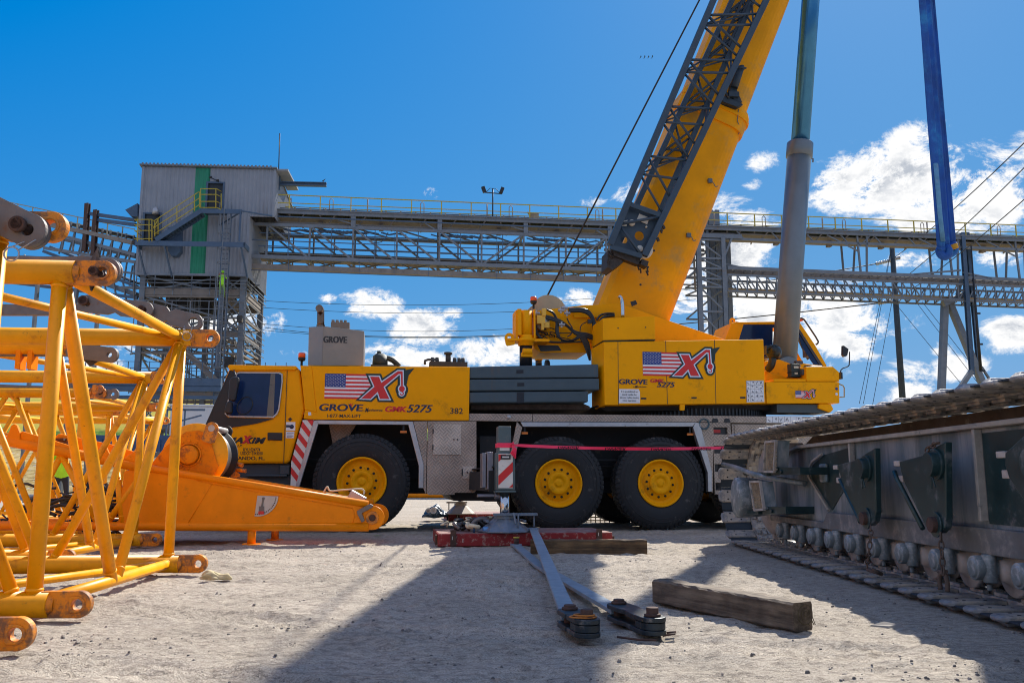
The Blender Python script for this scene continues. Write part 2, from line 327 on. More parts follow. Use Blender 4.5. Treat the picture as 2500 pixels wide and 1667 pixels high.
        for h in (-th / 2, th / 2):
            for ring in (inn, out): vs += [c + d * x + e * y + nrm * h for x, y in ring]
        fs = []
        for i in range(n):
            j = (i + 1) % n
            fs += [(i, j, n + j, n + i), (2 * n + i, 3 * n + i, 3 * n + j, 2 * n + j), (n + i, n + j, 3 * n + j, 3 * n + i), (i, 2 * n + i, 2 * n + j, j)]
        return s.add(vs, fs, mi)
    def text(s, txt, x, z, h, y, mi=0, width=None, bold=0, shear=0, flip=False, align='LEFT', spacing=1.0, rot=0):
        cu = bpy.data.curves.new('t', 'FONT'); cu.body = txt; cu.size = 1.0; cu.offset = min(bold, .010); cu.shear = shear; cu.space_character = spacing
        o = bpy.data.objects.new('t', cu)
        me = bpy.data.meshes.new_from_object(o)
        P = [q.co.copy() for q in me.vertices]
        if P:
            x0 = min(p.x for p in P); x1 = max(p.x for p in P); k = (width / (x1 - x0)) if width else 1
            q_ = h / .70; k = (width / (x1 - x0)) if width else q_
            vs = [((p.x - x0) * k, p.y * q_) for p in P]
            W = (x1 - x0) * k
            if align == 'CENTER': vs = [(a - W / 2, b) for a, b in vs]
            if flip: vs = [(a, h - b) for a, b in vs]
            cr_, sr_ = math.cos(rot), math.sin(rot)
            for k_, sx_ in enumerate((0, -1, 1, -.5, .5) if bold > .011 else (0, 1) if bold > 0 else (0,)):
                dx = sx_ * bold * h * 1.5
                s.add([(x + (a + dx) * cr_ - b * sr_, y - .0003 * k_, z + (a + dx) * sr_ + b * cr_) for a, b in vs], [tuple(f.vertices) for f in me.polygons], mi)
        bpy.data.objects.remove(o); bpy.data.curves.remove(cu); bpy.data.meshes.remove(me)
        return s
    def build(s, name, mats, parent=None, bevel=0, seg=2, keep=False):
        if not isinstance(mats, (list, tuple)): mats = [mats]
        me = bpy.data.meshes.new(name); me.from_pydata(s.v, [], s.f)
        for m in mats: me.materials.append(m)
        me.polygons.foreach_set('material_index', s.m); me.polygons.foreach_set('use_smooth', s.s)
        if not keep:
            bm = bmesh.new(); bm.from_mesh(me); bmesh.ops.remove_doubles(bm, verts=bm.verts, dist=1e-6)
            bmesh.ops.recalc_face_normals(bm, faces=bm.faces); bm.to_mesh(me); bm.free()
        me.update()
        o = bpy.data.objects.new(name, me); scene.collection.objects.link(o)
        if parent is not None: o.parent = parent
        if bevel:
            b = o.modifiers.new('Bevel', 'BEVEL'); b.width = bevel; b.segments = seg; b.limit_method = 'ANGLE'; b.angle_limit = math.radians(40); b.use_clamp_overlap = True
            b.harden_normals = False
        return o
def split_build(m, name, mats, parent=None, **k):              # every loose piece becomes an object of its own
    key = {}; par = list(range(len(m.v)))
    def find(i):
        while par[i] != i: par[i] = par[par[i]]; i = par[i]
        return i
    for i, p in enumerate(m.v):
        q = tuple(round(c, 5) for c in p)
        if q in key: par[find(i)] = find(key[q])
        else: key[q] = i
    for f in m.f:
        for j in f[1:]: par[find(j)] = find(f[0])
    grp = {}
    for fi, f in enumerate(m.f): grp.setdefault(find(f[0]), []).append(fi)
    for g in grp.values():
        n = MB(); idx = {}
        for fi in g:
            fa = []
            for i in m.f[fi]:
                if i not in idx: idx[i] = len(n.v); n.v.append(m.v[i])
                fa.append(idx[i])
            n.f.append(tuple(fa)); n.m.append(m.m[fi]); n.s.append(m.s[fi])
        o = n.build(name, mats, parent, **k)
    return o
def thing(name, label, cat, loc=(0, 0, 0), rz=0.0, group=None):
    o = bpy.data.objects.new(name, None); scene.collection.objects.link(o); o.empty_display_size = .1
    o.location = loc; o.rotation_euler = (0, 0, rz); o['label'] = label; o['category'] = cat
    if group: o['group'] = group
    return o
def tag(o, label, cat, group=None):
    o['label'] = label; o['category'] = cat
    if group: o['group'] = group
    return o
def V3(*a): return Vector(a)
# ------------------------------------------------------------------ ground: one sheet, fine near the camera, hill on the far left
def vnoise(x, y, seed):
    rs = np.random.RandomState(seed); T = rs.rand(257, 257); T[256] = T[0]; T[:, 256] = T[:, 0]
    xi = np.floor(x).astype(int); yi = np.floor(y).astype(int); fx = x - xi; fy = y - yi
    fx = fx * fx * (3 - 2 * fx); fy = fy * fy * (3 - 2 * fy); xi %= 256; yi %= 256
    return (T[xi, yi] * (1 - fx) + T[xi + 1, yi] * fx) * (1 - fy) + (T[xi, yi + 1] * (1 - fx) + T[xi + 1, yi + 1] * fx) * fy - .5
def sstep(a, b, x):
    t = np.clip((x - a) / (b - a), 0, 1); return t * t * (3 - 2 * t)
def ground_h(X, Y):
    near = 1 - sstep(14, 26, Y)
    z = (vnoise(X * 1.1, Y * 1.6, 1) * .020 + vnoise(X * 3.7 + 5, Y * 5, 2) * .013 + vnoise(X * 9, Y * 13, 3) * .009 + vnoise(X * 21, Y * 27, 4) * .006 + vnoise(X * 43, Y * 47, 5) * .0035) * near
    r = vnoise(X * 2.2, Y * 7.5, 8); z += np.abs(r) * -.03 * near * (1 - sstep(9, 13, Y)); q = vnoise(X * 6.1 + 3, Y * 15, 11); z += np.clip(q - .18, 0, 1) * .07 * near; q = vnoise(X * 13 + 3, Y * 24, 12); z += np.clip(q - .15, 0, 1) * .04 * near - np.clip(-q - .25, 0, 1) * .05 * near
    z += vnoise(X * .5, Y * .5, 9) * .06 * sstep(18, 60, Y)
    for (a_, b_, c_, w_) in ((.35, 1, 3.4, .23), (.35, 1, 5.1, .23), (-.12, 1, 7.4, .28), (-.12, 1, 8.9, .28)):       # wheel ruts with tread marks
        wav = c_ + .12 * np.sin(X * .9 + c_); q = (a_ * X + b_ * Y - wav); m_ = (1 - sstep(w_ * .75, w_, np.abs(q))); brk = sstep(-.1, .12, vnoise(X * .8, Y * .8, 13))
        z += m_ * brk * near * (-.010 + .007 * np.sign(np.sin((X - a_ * Y + np.abs(q) * 1.2) * 46)) ) + brk * near * .014 * np.exp(-((np.abs(q) - w_ - .04) / .05) ** 2)
    pad = sstep(2.2, 2.75, X) * (1 - sstep(4.6, 5.2, X)) * (1 - sstep(12.9, 13.6, Y)); z = z * (1 - pad) - .012 * pad
    ridge = 1 - sstep(-18, 40, X + (Y - 90) * .18)
    z += ridge * (sstep(64, 74, Y) * 2.2 + sstep(72, 130, Y) * 10.6 + vnoise(X * .12, Y * .12, 6) * .7 * sstep(60, 80, Y) + vnoise(X * .6, Y * .6, 7) * .25 * sstep(60, 70, Y))
    return z
xs = np.concatenate([-np.geomspace(900, 9.2, 60), np.arange(-9, 9.01, .04), np.geomspace(9.2, 900, 50)])
ys = np.concatenate([[-30, -8, -2, 0, 1.2], np.arange(2, 12, .035), np.arange(12, 22, .1), np.geomspace(22, 60, 60), np.arange(61, 150, 1.0), np.geomspace(152, 2500, 26)])
GX, GY = np.meshgrid(xs, ys, indexing='ij'); GZ = ground_h(GX, GY)
nx, ny = GX.shape
V = np.stack([GX.ravel(), GY.ravel(), GZ.ravel()], 1)
I = np.arange(nx * ny).reshape(nx, ny)
F = np.stack([I[:-1, :-1].ravel(), I[1:, :-1].ravel(), I[1:, 1:].ravel(), I[:-1, 1:].ravel()], 1)
me = bpy.data.meshes.new('ground'); me.vertices.add(len(V)); me.vertices.foreach_set('co', V.ravel())
me.loops.add(F.size); me.loops.foreach_set('vertex_index', F.ravel()); me.polygons.add(len(F))
me.polygons.foreach_set('loop_start', np.arange(0, F.size, 4)); me.polygons.foreach_set('loop_total', np.full(len(F), 4)); me.polygons.foreach_set('use_smooth', np.ones(len(F), bool))
me.update(); me.validate()
gm = bpy.data.materials.new('sandy_ground'); gm.use_nodes = True; t = gm.node_tree; b = t.nodes['Principled BSDF']; b.inputs['Roughness'].default_value = .95; b.inputs['Specular IOR Level'].default_value = .2
vv = NN(t, 'ShaderNodeTexCoord').outputs['Object']
def gnoise(sc, det=6, ro=.6, stretch=None):
    n = NN(t, 'ShaderNodeTexNoise'); n.inputs['Scale'].default_value = sc; n.inputs['Detail'].default_value = det; n.inputs['Roughness'].default_value = ro
    if stretch:
        m = NN(t, 'ShaderNodeMapping'); m.inputs['Scale'].default_value = stretch; link(t, vv, m.inputs[0]); link(t, m.outputs[0], n.inputs['Vector'])
    else: link(t, vv, n.inputs['Vector'])
    return n.outputs[0]
def ramp(fac, stops):
    r = NN(t, 'ShaderNodeValToRGB'); e = r.color_ramp.elements
    e[0].position = stops[0][0]; e[0].color = (*stops[0][1], 1); e[1].position = stops[1][0]; e[1].color = (*stops[1][1], 1)
    for p, c in stops[2:]: q = e.new(p); q.color = (*c, 1)
    link(t, fac, r.inputs[0]); return r.outputs[0]
def mixc(f, a, bb_, mode='MIX'):
    m = NN(t, 'ShaderNodeMix', data_type='RGBA', blend_type=mode)
    if isinstance(f, (int, float)): m.inputs['Factor'].default_value = f
    else: link(t, f, m.inputs['Factor'])
    for nme, q in (('A', a), ('B', bb_)):
        if isinstance(q, tuple): m.inputs[nme].default_value = (*q, 1)
        else: link(t, q, m.inputs[nme])
    return m.outputs[2]
sand = ramp(gnoise(.9, 8), [(.3, (.42, .37, .30)), (.7, (.60, .53, .44))])
sand = mixc(.75, sand, ramp(gnoise(14, 8, .7, (1, 1.7, 1)), [(.36, (.42, .40, .40)), (.54, (1, 1, 1))]), 'MULTIPLY')
sand = mixc(.8, sand, ramp(gnoise(120, 4, .7), [(.38, (.5, .48, .47)), (.56, (1.0, 1.0, 1.0))]), 'MULTIPLY')
voro = NN(t, 'ShaderNodeTexVoronoi'); voro.inputs['Scale'].default_value = 26; link(t, vv, voro.inputs['Vector'])
peb = M_(t, 'LESS_THAN', voro.outputs[0], M_(t, 'MULTIPLY', gnoise(3, 3), .22)); sand = mixc(M_(t, 'MULTIPLY', peb, .8), sand, (.13, .115, .10))
grass = ramp(gnoise(.16, 8, .7, (1, 2.2, 1)), [(.34, (.40, .27, .05)), (.5, (.38, .31, .04)), (.68, (.26, .26, .03))])
brown = ramp(gnoise(.7, 9, .75, (1, 2, 1)), [(.38, (.10, .065, .03)), (.5, (.36, .26, .09)), (.62, (.50, .40, .20))])
brown = mixc(M_(t, 'GREATER_THAN', gnoise(1.4, 8, .8), .60), brown, (.45, .44, .46))
bush = ramp(gnoise(1.1, 9, .75), [(.36, (.012, .04, .004)), (.52, (.06, .15, .008)), (.66, (.22, .30, .02))])
sp3 = NN(t, 'ShaderNodeSeparateXYZ'); link(t, vv, sp3.inputs[0])
def band(o, a, c):
    m = NN(t, 'ShaderNodeMapRange', interpolation_type='SMOOTHSTEP'); link(t, o, m.inputs[0]); m.inputs[1].default_value = a; m.inputs[2].default_value = c; return m.outputs[0]
nb = M_(t, 'MULTIPLY', M_(t, 'SUBTRACT', gnoise(.25, 4), .5), 2.0)
zz = M_(t, 'ADD', sp3.outputs[2], nb)
col = mixc(band(M_(t, 'ADD', sp3.outputs[1], M_(t, 'MULTIPLY', nb, 4.0)), 52, 58), sand, brown)
col = mixc(band(zz, 4.6, 5.2), col, bush); col = mixc(band(zz, 5.9, 6.6), col, grass)
fargrass = band(sp3.outputs[1], 130, 170); col = mixc(M_(t, 'MULTIPLY', fargrass, 1.0), col, bush)
link(t, col, b.inputs['Base Color'])
bn1 = NN(t, 'ShaderNodeBump'); bn1.inputs['Strength'].default_value = .9; bn1.inputs['Distance'].default_value = .02
link(t, M_(t, 'ADD', M_(t, 'ADD', gnoise(24, 8, .7, (1, 1.6, 1)), M_(t, 'MULTIPLY', gnoise(130, 4, .7), .35)), M_(t, 'MULTIPLY', peb, .25)), bn1.inputs['Height']); link(t, bn1.outputs[0], b.inputs['Normal'])
me.materials.append(gm); ground = bpy.data.objects.new('ground', me); scene.collection.objects.link(ground); ground['kind'] = 'structure'
def gz(x, y): return float(ground_h(np.array([x]), np.array([y]))[0])
# pebbles and crumbs strewn over the sand: nobody could count them
mb = MB(); rnd = random.Random(3); cl_ = []
for i in range(4200):
    if i % 5 < 3 and i > 60: cx0, cy0 = cl_[rnd.randrange(60)]; x = cx0 + rnd.gauss(0, .13 + .03 * cy0); y = max(2.4, cy0 + rnd.gauss(0, .10)); r = .003 + .009 * rnd.random() ** 3
    else:
        y = 2.6 + 11 * rnd.random() ** 1.5; x = (rnd.random() - .5) * (1.35 * y + 1); r = .003 + .011 * rnd.random() ** 5 + (.014 * rnd.random() if rnd.random() < .015 else 0)
    if i < 60: cl_.append((x, y))
    z = gz(x, y) + r * .25; n = 5; a0 = rnd.random() * 6; k = [r * (.7 + .6 * rnd.random()) for _ in range(n)]
    vs = [(x + k[j] * math.cos(a0 + j * 2 * PI / n), y + k[j] * math.sin(a0 + j * 2 * PI / n), z - r * .3) for j in range(n)] + \
         [(x + .6 * k[j] * math.cos(a0 + j * 2 * PI / n), y + .6 * k[j] * math.sin(a0 + j * 2 * PI / n), z + r * (.35 + .3 * rnd.random())) for j in range(n)]
    mb.add(vs, [(j, (j + 1) % n, n + (j + 1) % n, n + j) for j in range(n)] + [tuple(range(n, 2 * n))], 0 if rnd.random() < .6 else 1)
PEB = mat('pebble_grey', (.13, .12, .115), .85, var=.4, vs=9); PEB2 = mat('pebble_tan', (.34, .30, .26), .9, var=.3, vs=9)
o = mb.build('gravel', [PEB, PEB2]); o['kind'] = 'stuff'; o['label'] = 'loose pebbles and dirt crumbs scattered on the sandy yard'; o['category'] = 'gravel'
# ------------------------------------------------------------------ the mobile crane
CO = grd(1364, 1297); CR = Frame(CO, math.radians(8.2))
crane = thing('mobile_crane', 'yellow all-terrain mobile crane with raised boom, grey counterweight slabs and flag logos', 'crane', (CO.x, CO.y, 0), CR.yaw)
def cpts(L, d=0.0): return [CR(u, v, d) for u, v in L]
def poly(L, d0, d1, mb=None, dref=None, mi=0, side=None):
    mb = mb or MB(); return mb.prism(cpts(L, d0 if dref is None else dref), d0, d1, mi, side)
# wheels -----------------------------------------------------------
def make_wheel(R=.795):
    m = MB(); W = .46
    prof = [(.385, .06), (.40, .02), (.44, .0), (.52, -.012), (.62, -.012), (.69, .0), (.735, .02), (R - .016, .05), (R - .009, .10), (R - .009, W - .10), (R - .016, W - .05), (.735, W - .02), (.62, W + .01), (.44, W), (.385, W - .05)]
    m.lathe(prof, (0, 0, 0), (0, 1, 0), 72)
    for rr in (.60, .665): m.lathe([(rr - .008, -.011), (rr, -.018), (rr + .008, -.010)], (0, 0, 0), (0, 1, 0), 72)
    N = 58
    for k in range(N):
        a = 2 * PI * k / N
        for (y0, y1, da, tw) in ((.045, .19, 0, .25), (.27, .415, PI / N, -.25), (.195, .265, PI / N * .5, 0)):
            M = Matrix.Rotation(a + da, 4, 'Y'); m.M = M
            hw = .034; sk = tw * .04
            vs = [(-hw - sk, y0, R - .03), (hw - sk, y0, R - .03), (hw + sk, y1, R - .02), (-hw + sk, y1, R - .02), (-hw * .9 - sk, y0 + .006, R), (hw * .9 - sk, y0 + .006, R), (hw * .9 + sk, y1 - .006, R), (-hw * .9 + sk, y1 - .006, R)]
            m.add(vs, [(0, 1, 5, 4), (1, 2, 6, 5), (2, 3, 7, 6), (3, 0, 4, 7), (4, 5, 6, 7)])
        m.M = Matrix.Rotation(a, 4, 'Y')
        m.add([(-.03, .055, R - .012), (.03, .055, R - .012), (.026, .012, R - .065), (-.026, .012, R - .065), (-.024, .042, R - .008), (.024, .042, R - .008), (.02, .004, R - .063), (-.02, .004, R - .063)],
              [(4, 5, 6, 7), (0, 4, 7, 3), (1, 2, 6, 5), (3, 7, 6, 2)])
        m.M = None
    return m
def make_rim():
    m = MB()
    prof = [(.385, .10), (.392, .03), (.41, .012), (.405, -.006), (.385, -.010), (.374, .004), (.368, .03), (.345, .075), (.30, .095), (.285, .082), (.275, .072), (.195, .068), (.19, .062), (.187, .03), (.175, .022), (.10, .018), (.098, .026), (.06, .026), (.058, .018), (.03, .016), (.0, .016)]
    m.lathe(prof, (0, 0, 0), (0, 1, 0), 56)
    for k in range(12):
        a = 2 * PI * k / 12 + .1; c = V3(.236 * math.cos(a), .0, .236 * math.sin(a))
        m.tube(c + V3(0, .072, 0), c + V3(0, .066, 0), .022, n=12, mi=1, sm=False)
        m.tube(c + V3(0, .07, 0), c + V3(0, .040, 0), .015, n=6, mi=1, sm=False); m.tube(c + V3(0, .042, 0), c + V3(0, .028, 0), .008, n=8, mi=1)
    for k in range(5):
        a = k * 1.257 + .4; m.bar((.13 * math.cos(a), .018, .13 * math.sin(a)), (.165 * math.cos(a), .018, .165 * math.sin(a)), .010, .008)
    return m
DARKY = mat('bolt_dark', (.03, .022, .008), .5, .3, var=.3)
w0 = make_wheel().build('wheel', RUB, crane); r0 = make_rim().build('rim', [YEL, DARKY], w0)
wheelpos = []
for (u, v) in ((883, 1176), (1364, 1184), (1613, 1185)):
    x, z = CR(u, v, .02); wheelpos.append((x, .0, max(z, .80)))
x3 = 2 * wheelpos[2][0] - wheelpos[1][0]; x4 = x3 + 1.9
wheelpos[1] = (wheelpos[1][0], 0, .80); wheelpos[2] = (wheelpos[2][0], 0, .80)
wheelpos += [(x3, 0, .80), (x4, 0, .80)]
first = True
for i, (x, y, z) in enumerate(wheelpos):
    for far in (0, 1):
        yy = y if not far else 2.95
        if first: wo_, ri_ = w0, r0; first = False
        else:
            wo_ = w0.copy(); scene.collection.objects.link(wo_); wo_.parent = crane
            ri_ = r0.copy(); scene.collection.objects.link(ri_); ri_.parent = wo_
        wo_.location = (x, yy, z); wo_.rotation_euler = (0, .37 * i + far, PI if far else 0)
# chassis ----------------------------------------------------------
m = MB(); xa = CR(560, 1150)[0]; xb = x4 + 1.3
m.box(xa + .3, xb - .1, 1.0, 1.9, .62, 1.55)
for x, y, z in wheelpos: m.tube((x, .35, z), (x, 2.55, z), .13, n=12); m.box(x - .3, x + .3, 1.15, 1.7, z - .28, z + .3)
for i in range(14): m.box(xa + .5 + i * .9, xa + .75 + i * .9, .75, 2.2, .7 + .12 * (i % 3), 1.25)
poly([(1088, 1195), (1222, 1195), (1222, 1224), (1184, 1224), (1184, 1222), (1108, 1222)], .25, 2.6, m)
m.box(CR(1175, 1100)[0], CR(1262, 1100)[0], .25, 2.7, .75, 1.6)
m.tube((xa + 1, .5, 1.2), (xb - 1, .5, 1.2), .03); m.tube((xa + 1, .6, 1.1), (xb - 1, .6, 1.1), .02)
m.build('chassis', DARK, crane, bevel=.01)
# decking and plated skirts
m = MB()
poly([(1146, 1009), (1300, 1010.5), (1300, 1028.5), (1146, 1027)], .0, .06, m); poly([(1301.2, 1010.5), (1740, 1014.6), (1740, 1030), (1301.2, 1028.5)], .0, .06, m)
poly([(1741, 1014.6), (2130, 1019), (2130, 1036), (1741, 1031)], .0, .06, m)
m.box(CR(740, 1010)[0], CR(2130, 1010)[0], .061, 2.9, CR(1300, 1012)[1] - .03, CR(1300, 1012)[1] - .004)
poly([(1009, 1028), (1043, 1028), (1040, 1207), (1033.5, 1191), (1034.5, 1136)], .004, .04, m)
poly([(1044.5, 1028), (1163, 1028), (1163.5, 1196), (1159, 1202.5), (1110, 1202.5), (1110, 1207.5), (1046, 1207.5), (1041.5, 1203)], .0, .05, m)
poly([(1262, 1029), (1275, 1043), (1259, 1108), (1247, 1107)], .002, .05, m)
poly([(1699, 1031.5), (1741, 1031.5), (1741, 1203), (1737.5, 1199), (1737.5, 1150), (1708, 1034)], .004, .04, m)
m.build('skirt', DIA, crane, bevel=.004)
m = MB(); Z = lambda v, u=1900: CR(u, v)[1]; Xc = lambda u: CR(u, 1100)[0]
# right locker wall with its recesses built as frames
x0, x1 = Xc(1742), Xc(1786)
rec = [(1044, 1061), (1089, 1107), (1133, 1151), (1178, 1196)]
zt = Z(1033); xr0, xr1 = Xc(1744), Xc(1778)
zprev = zt
for (a, b_) in rec:
    m.box(x0, x1, 0, .05, Z(a), zprev - .0); m.box(x0, xr0, 0.001, .049, Z(b_), Z(a)); m.box(xr1, x1, .001, .049, Z(b_), Z(a)); zprev = Z(b_)
m.box(x0, x1, 0, .05, Z(1206), zprev); m.box(Xc(1789), Xc(2135), 0, .05, Z(1206), Z(1036))
m.box(Xc(1795), Xc(1864), -.012, -.001, Z(1060), Z(1038)); m.box(Xc(1795), Xc(1864), -.012, -.001, Z(1120), Z(1066))
m.build('locker', DIA, crane, bevel=.004)
m = MB()
for (a, b_) in rec: m.box(x0 + .01, x1 - .01, .051, .3, Z(b_) - .01, Z(a) + .01)
for uu in (1746, 1775): 
    c = CR.P(uu, 1026, -.004); m.prism([(c.x - .06, c.z - .035), (c.x + .06, c.z - .035), (c.x + .05, c.z + .02), (c.x + .03, c.z + .035), (c.x - .03, c.z + .035), (c.x - .05, c.z + .02)], -.004, .03)
split_build(m, 'locker_recess', BLK, crane)
m = MB(); m.box(Xc(1745), Xc(1763), .045, .05, Z(1053), Z(1050)); m.box(Xc(1745), Xc(1763), .045, .05, Z(1057), Z(1055)); m.build('locker_label', RED, crane)
# cabinet doors
def door(u0, v0, u1, v1):
    m = MB(); a = CR(u0, v0); c = CR(u1, v1); m.box(a[0], c[0], -.012, -.001, c[1], a[1]); o = m.build('locker_door', DIAL, crane, bevel=.004)
    k = MB(); k.tube((c[0] - .06, -.024, (a[1] + c[1]) / 2), (c[0] - .06, -.011, (a[1] + c[1]) / 2), .013); k.tube((c[0] - .12, -.024, (a[1] + c[1]) / 2), (c[0] - .12, -.011, (a[1] + c[1]) / 2), .013)
    for zz in (a[1] - .12, c[1] + .12): k.box(a[0] - .012, a[0] + .006, -.02, -.008, zz - .04, zz + .04)
    k.build('latch', BLK, o)
door(1058, 1035, 1125, 1110); door(1129, 1138, 1158, 1168)
# wheel-arch frames (silver)
m = MB()
poly([(773, 1025.5), (1008, 1028.5), (997, 1036.5), (777, 1035)], -.015, .10, m)
poly([(766, 1027), (773, 1025.5), (777, 1035), (729.5, 1191), (720, 1191)], -.014, .10, m)
poly([(1008, 1028.5), (1034.5, 1136), (1033.5, 1191), (1022, 1191), (1022.5, 1137), (997, 1036.5)], -.015, .10, m)
poly([(1271, 1030), (1698, 1031.5), (1691, 1041), (1277, 1041.5)], -.015, .10, m)
poly([(1698, 1031.5), (1709, 1033), (1738, 1150), (1738, 1200), (1729, 1200), (1728, 1154), (1692, 1043)], -.015, .10, m)
m.build('arch_frame', STEEL, crane, bevel=.006)
m = MB(); m.box(Xc(735), Xc(1040), .85, 2.2, .88, CR(1300, 1013)[1] - .04); m.build('inner_fender', DARK, crane); m = MB(); m.box(Xc(1165), Xc(1742), .85, 2.2, .9, CR(1300, 1013)[1] - .04); m.build('inner_fender', DARK, crane)
m = MB(); poly([(803, 1036), (870, 1036), (845, 1075), (812, 1082)], .62, .66, m); m.build('mud_flap', DIA, crane)
for (u, v) in ((985, 1054), (1281, 1057), (1685, 1060)):
    m = MB(); c = CR.P(u, v, .06); m.box(c.x - .055, c.x + .055, .05, .075, c.z - .018, c.z + .018); m.box(c.x - .015, c.x + .015, .06, .08, c.z + .018, c.z + .13, 1); m.build('side_marker', [mat('marker_amber', (.75, .20, .01), .3) if 'marker_amber' not in MATS else MATS['marker_amber'], BLK], crane)
# driver cab ---------------------------------------------------------
CABO = [(560, 897), (726, 897), (732, 903), (744, 999), (707, 1125), (699, 1131), (505, 1131), (500, 1060), (520, 996)]
m = MB(); poly(CABO, .02, 2.5, m); cab = m.build('driver_cab', YEL, crane, bevel=.05, seg=3)
m = MB(); poly([(555, 893), (560, 890.5), (722, 893), (727, 898), (719, 903), (561, 904)], -.02, 2.55, m); m.build('cab_roof', YEL, cab, bevel=.012)
m = MB()
poly([(561, 904), (578, 909), (549, 1011), (556, 1019), (668, 1022), (625, 1034), (544, 1047), (525, 1047), (498, 1052), (500, 1044), (519, 996)], .005, .015, m)
poly([(561, 903), (562, 906), (502, 1046), (497, 1046)], .0, 2.45, m); m.build('windscreen_surround', BLK, cab)
WIN = [(585, 908), (683, 909), (690, 913), (690.5, 930), (682, 1000), (677, 1011), (668, 1019.5), (560, 1018), (549, 1011), (549, 1000), (574, 920), (578, 910)]
cx = sum(p[0] for p in WIN) / 12; cy = sum(p[1] for p in WIN) / 12
m = MB(); outer = cpts(WIN); inner = cpts([(cx + (a - cx) * .955, cy + (b_ - cy) * .945) for a, b_ in WIN]); n = len(WIN)
vs = [(x, y, z) for y, L in ((-.012, outer), (-.012, inner), (.0045, outer), (.0045, inner)) for x, z in L]
fs = []
for i in range(n):
    j = (i + 1) % n; fs += [(i, j, n + j, n + i), (i, 2 * n + i, 2 * n + j, j), (n + i, n + j, 3 * n + j, 3 * n + i)]
m.add(vs, fs); m.build('window_frame', STEEL, cab)
gl = MB(); gl.prism(inner, -.002, .004); gl.build('door_window', GLS, cab)
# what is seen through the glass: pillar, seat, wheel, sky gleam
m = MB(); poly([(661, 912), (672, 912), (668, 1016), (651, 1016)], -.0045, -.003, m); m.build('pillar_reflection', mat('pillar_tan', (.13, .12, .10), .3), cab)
m = MB(); c = CR.P(598, 990, 0); m.M = Matrix.Translation((c.x, -.006, c.z)) @ Matrix.Rotation(.5, 4, 'Y')
m.path([(.15 * math.cos(a * PI / 12) * .75, 0, .15 * math.sin(a * PI / 12)) for a in range(24)], .008, 6, close=True); m.M = None
m.build('steering_wheel', BLK, cab)
m = MB(); poly([(700.5, 903), (701.6, 903), (693, 1131), (691.6, 1131)], .008, .0195, m); m.build('door_gap', BLK, cab)
m = MB(); poly([(653, 1055.5), (689, 1056), (688.5, 1075), (653, 1074)], .0, .03, m); m.build('door_handle', BLK, cab, bevel=.01)
m = MB()
for (pts) in ([(698.5, 1030), (721, 1030), (720.5, 1051), (698, 1051)], [(698, 1053.5), (718.5, 1053.5), (717.5, 1069), (697.5, 1069)]): poly(pts, .016, .019, m)
c = CR.P(706, 1040, .0155); m.lathe([(.0, 0), (.035, 0), (.035, .002)], (CR.P(712, 1041, 0).x, .0135, CR.P(712, 1041, 0).z), (0, 1, 0), 16, mi=1); m.box(c.x - .05, c.x + .01, .0145, .0155, c.z - .02, c.z + .02, 1)
[m.box(CR(699.5, 1066)[0], CR(716 - k % 2 * 4, 1066)[0], .0145, .0155, CR(700, 1057 + 3.2 * k)[1] - .004, CR(700, 1057 + 3.2 * k)[1] + .002, 1) for k in range(4)]
m.build('warning_label', [WHT, NAVY], cab)
m = MB(); q = CR(708, 1023); m.prism([(q[0] - .035, q[1]), (q[0], q[1] - .035), (q[0] + .035, q[1]), (q[0], q[1] + .035)], .014, .019); m.build('badge', RUST, cab)
m = MB()
m.path([CR.P(571, 903, -.05), CR.P(575, 915, -.22), CR.P(572, 930, -.25)], .012); m.path([CR.P(553, 990, -.25), CR.P(550, 1005, -.22), CR.P(556, 1012, -.02)], .012)
poly([(560, 926), (566, 920), (582, 920), (583, 930), (574, 977), (566, 979), (556, 975)], -.34, -.22, m); poly([(553, 980), (566, 980), (566, 1005), (562, 1010), (551, 1009), (547, 1002)], -.34, -.22, m)
split_build(m, 'cab_mirror', BLK, cab, bevel=.02)
m = MB(); poly([(563, 1133), (699, 1131), (709, 1133), (709, 1188), (500, 1188), (500, 1133)], .12, 2.3, m); poly([(600, 1158), (700, 1158), (700, 1163), (600, 1163)], .02, .2, m)
poly([(684, 1136), (707, 1136), (706, 1158), (683, 1158)], .03, .2, m); m.build('cab_step', mat('step_grey', (.04, .05, .06), .6), cab, bevel=.01)
# chevron board
m = MB(); ch = [(739, 1025), (766, 1025), (720.5, 1190), (709, 1187), (711, 1127)]; poly(ch, -.004, .05, m); cb = m.build('chevron_board', OFFW, crane)
m = MB()
def clip(poly_, a, b_, c_):        # keep a*x+b*y>=c
    out = []
    for i in range(len(poly_)):
        p, q = poly_[i], poly_[(i + 1) % len(poly_)]; fp = a * p[0] + b_ * p[1] - c_; fq = a * q[0] + b_ * q[1] - c_
        if fp >= 0: out.append(p)
        if fp * fq < 0: k = fp / (fp - fq); out.append((p[0] + k * (q[0] - p[0]), p[1] + k * (q[1] - p[1])))
    return out
for k in range(6):
    c0 = 1025 - 766 * 1.28 + 6 + k * 36.5 - 4
    pl = clip(clip(ch, -1.28, 1, c0 + 0), 1.28, -1, -(c0 + 18.5))
    if len(pl) > 2: poly(pl, -.008, -.0045, m)
m.build('red_stripe', RED, cb)
# engine hood ----------------------------------------------------------
m = MB()
poly([(761, 893), (1147, 895.6), (1145, 1026), (766, 1024), (741, 1022), (744, 1000), (773, 1007)], -.006, 2.5, m)
poly([(733, 892), (761, 893), (773, 1007), (744, 1000)], -.004, 2.4, m); hood = m.build('engine_hood', YEL, crane, bevel=.012)
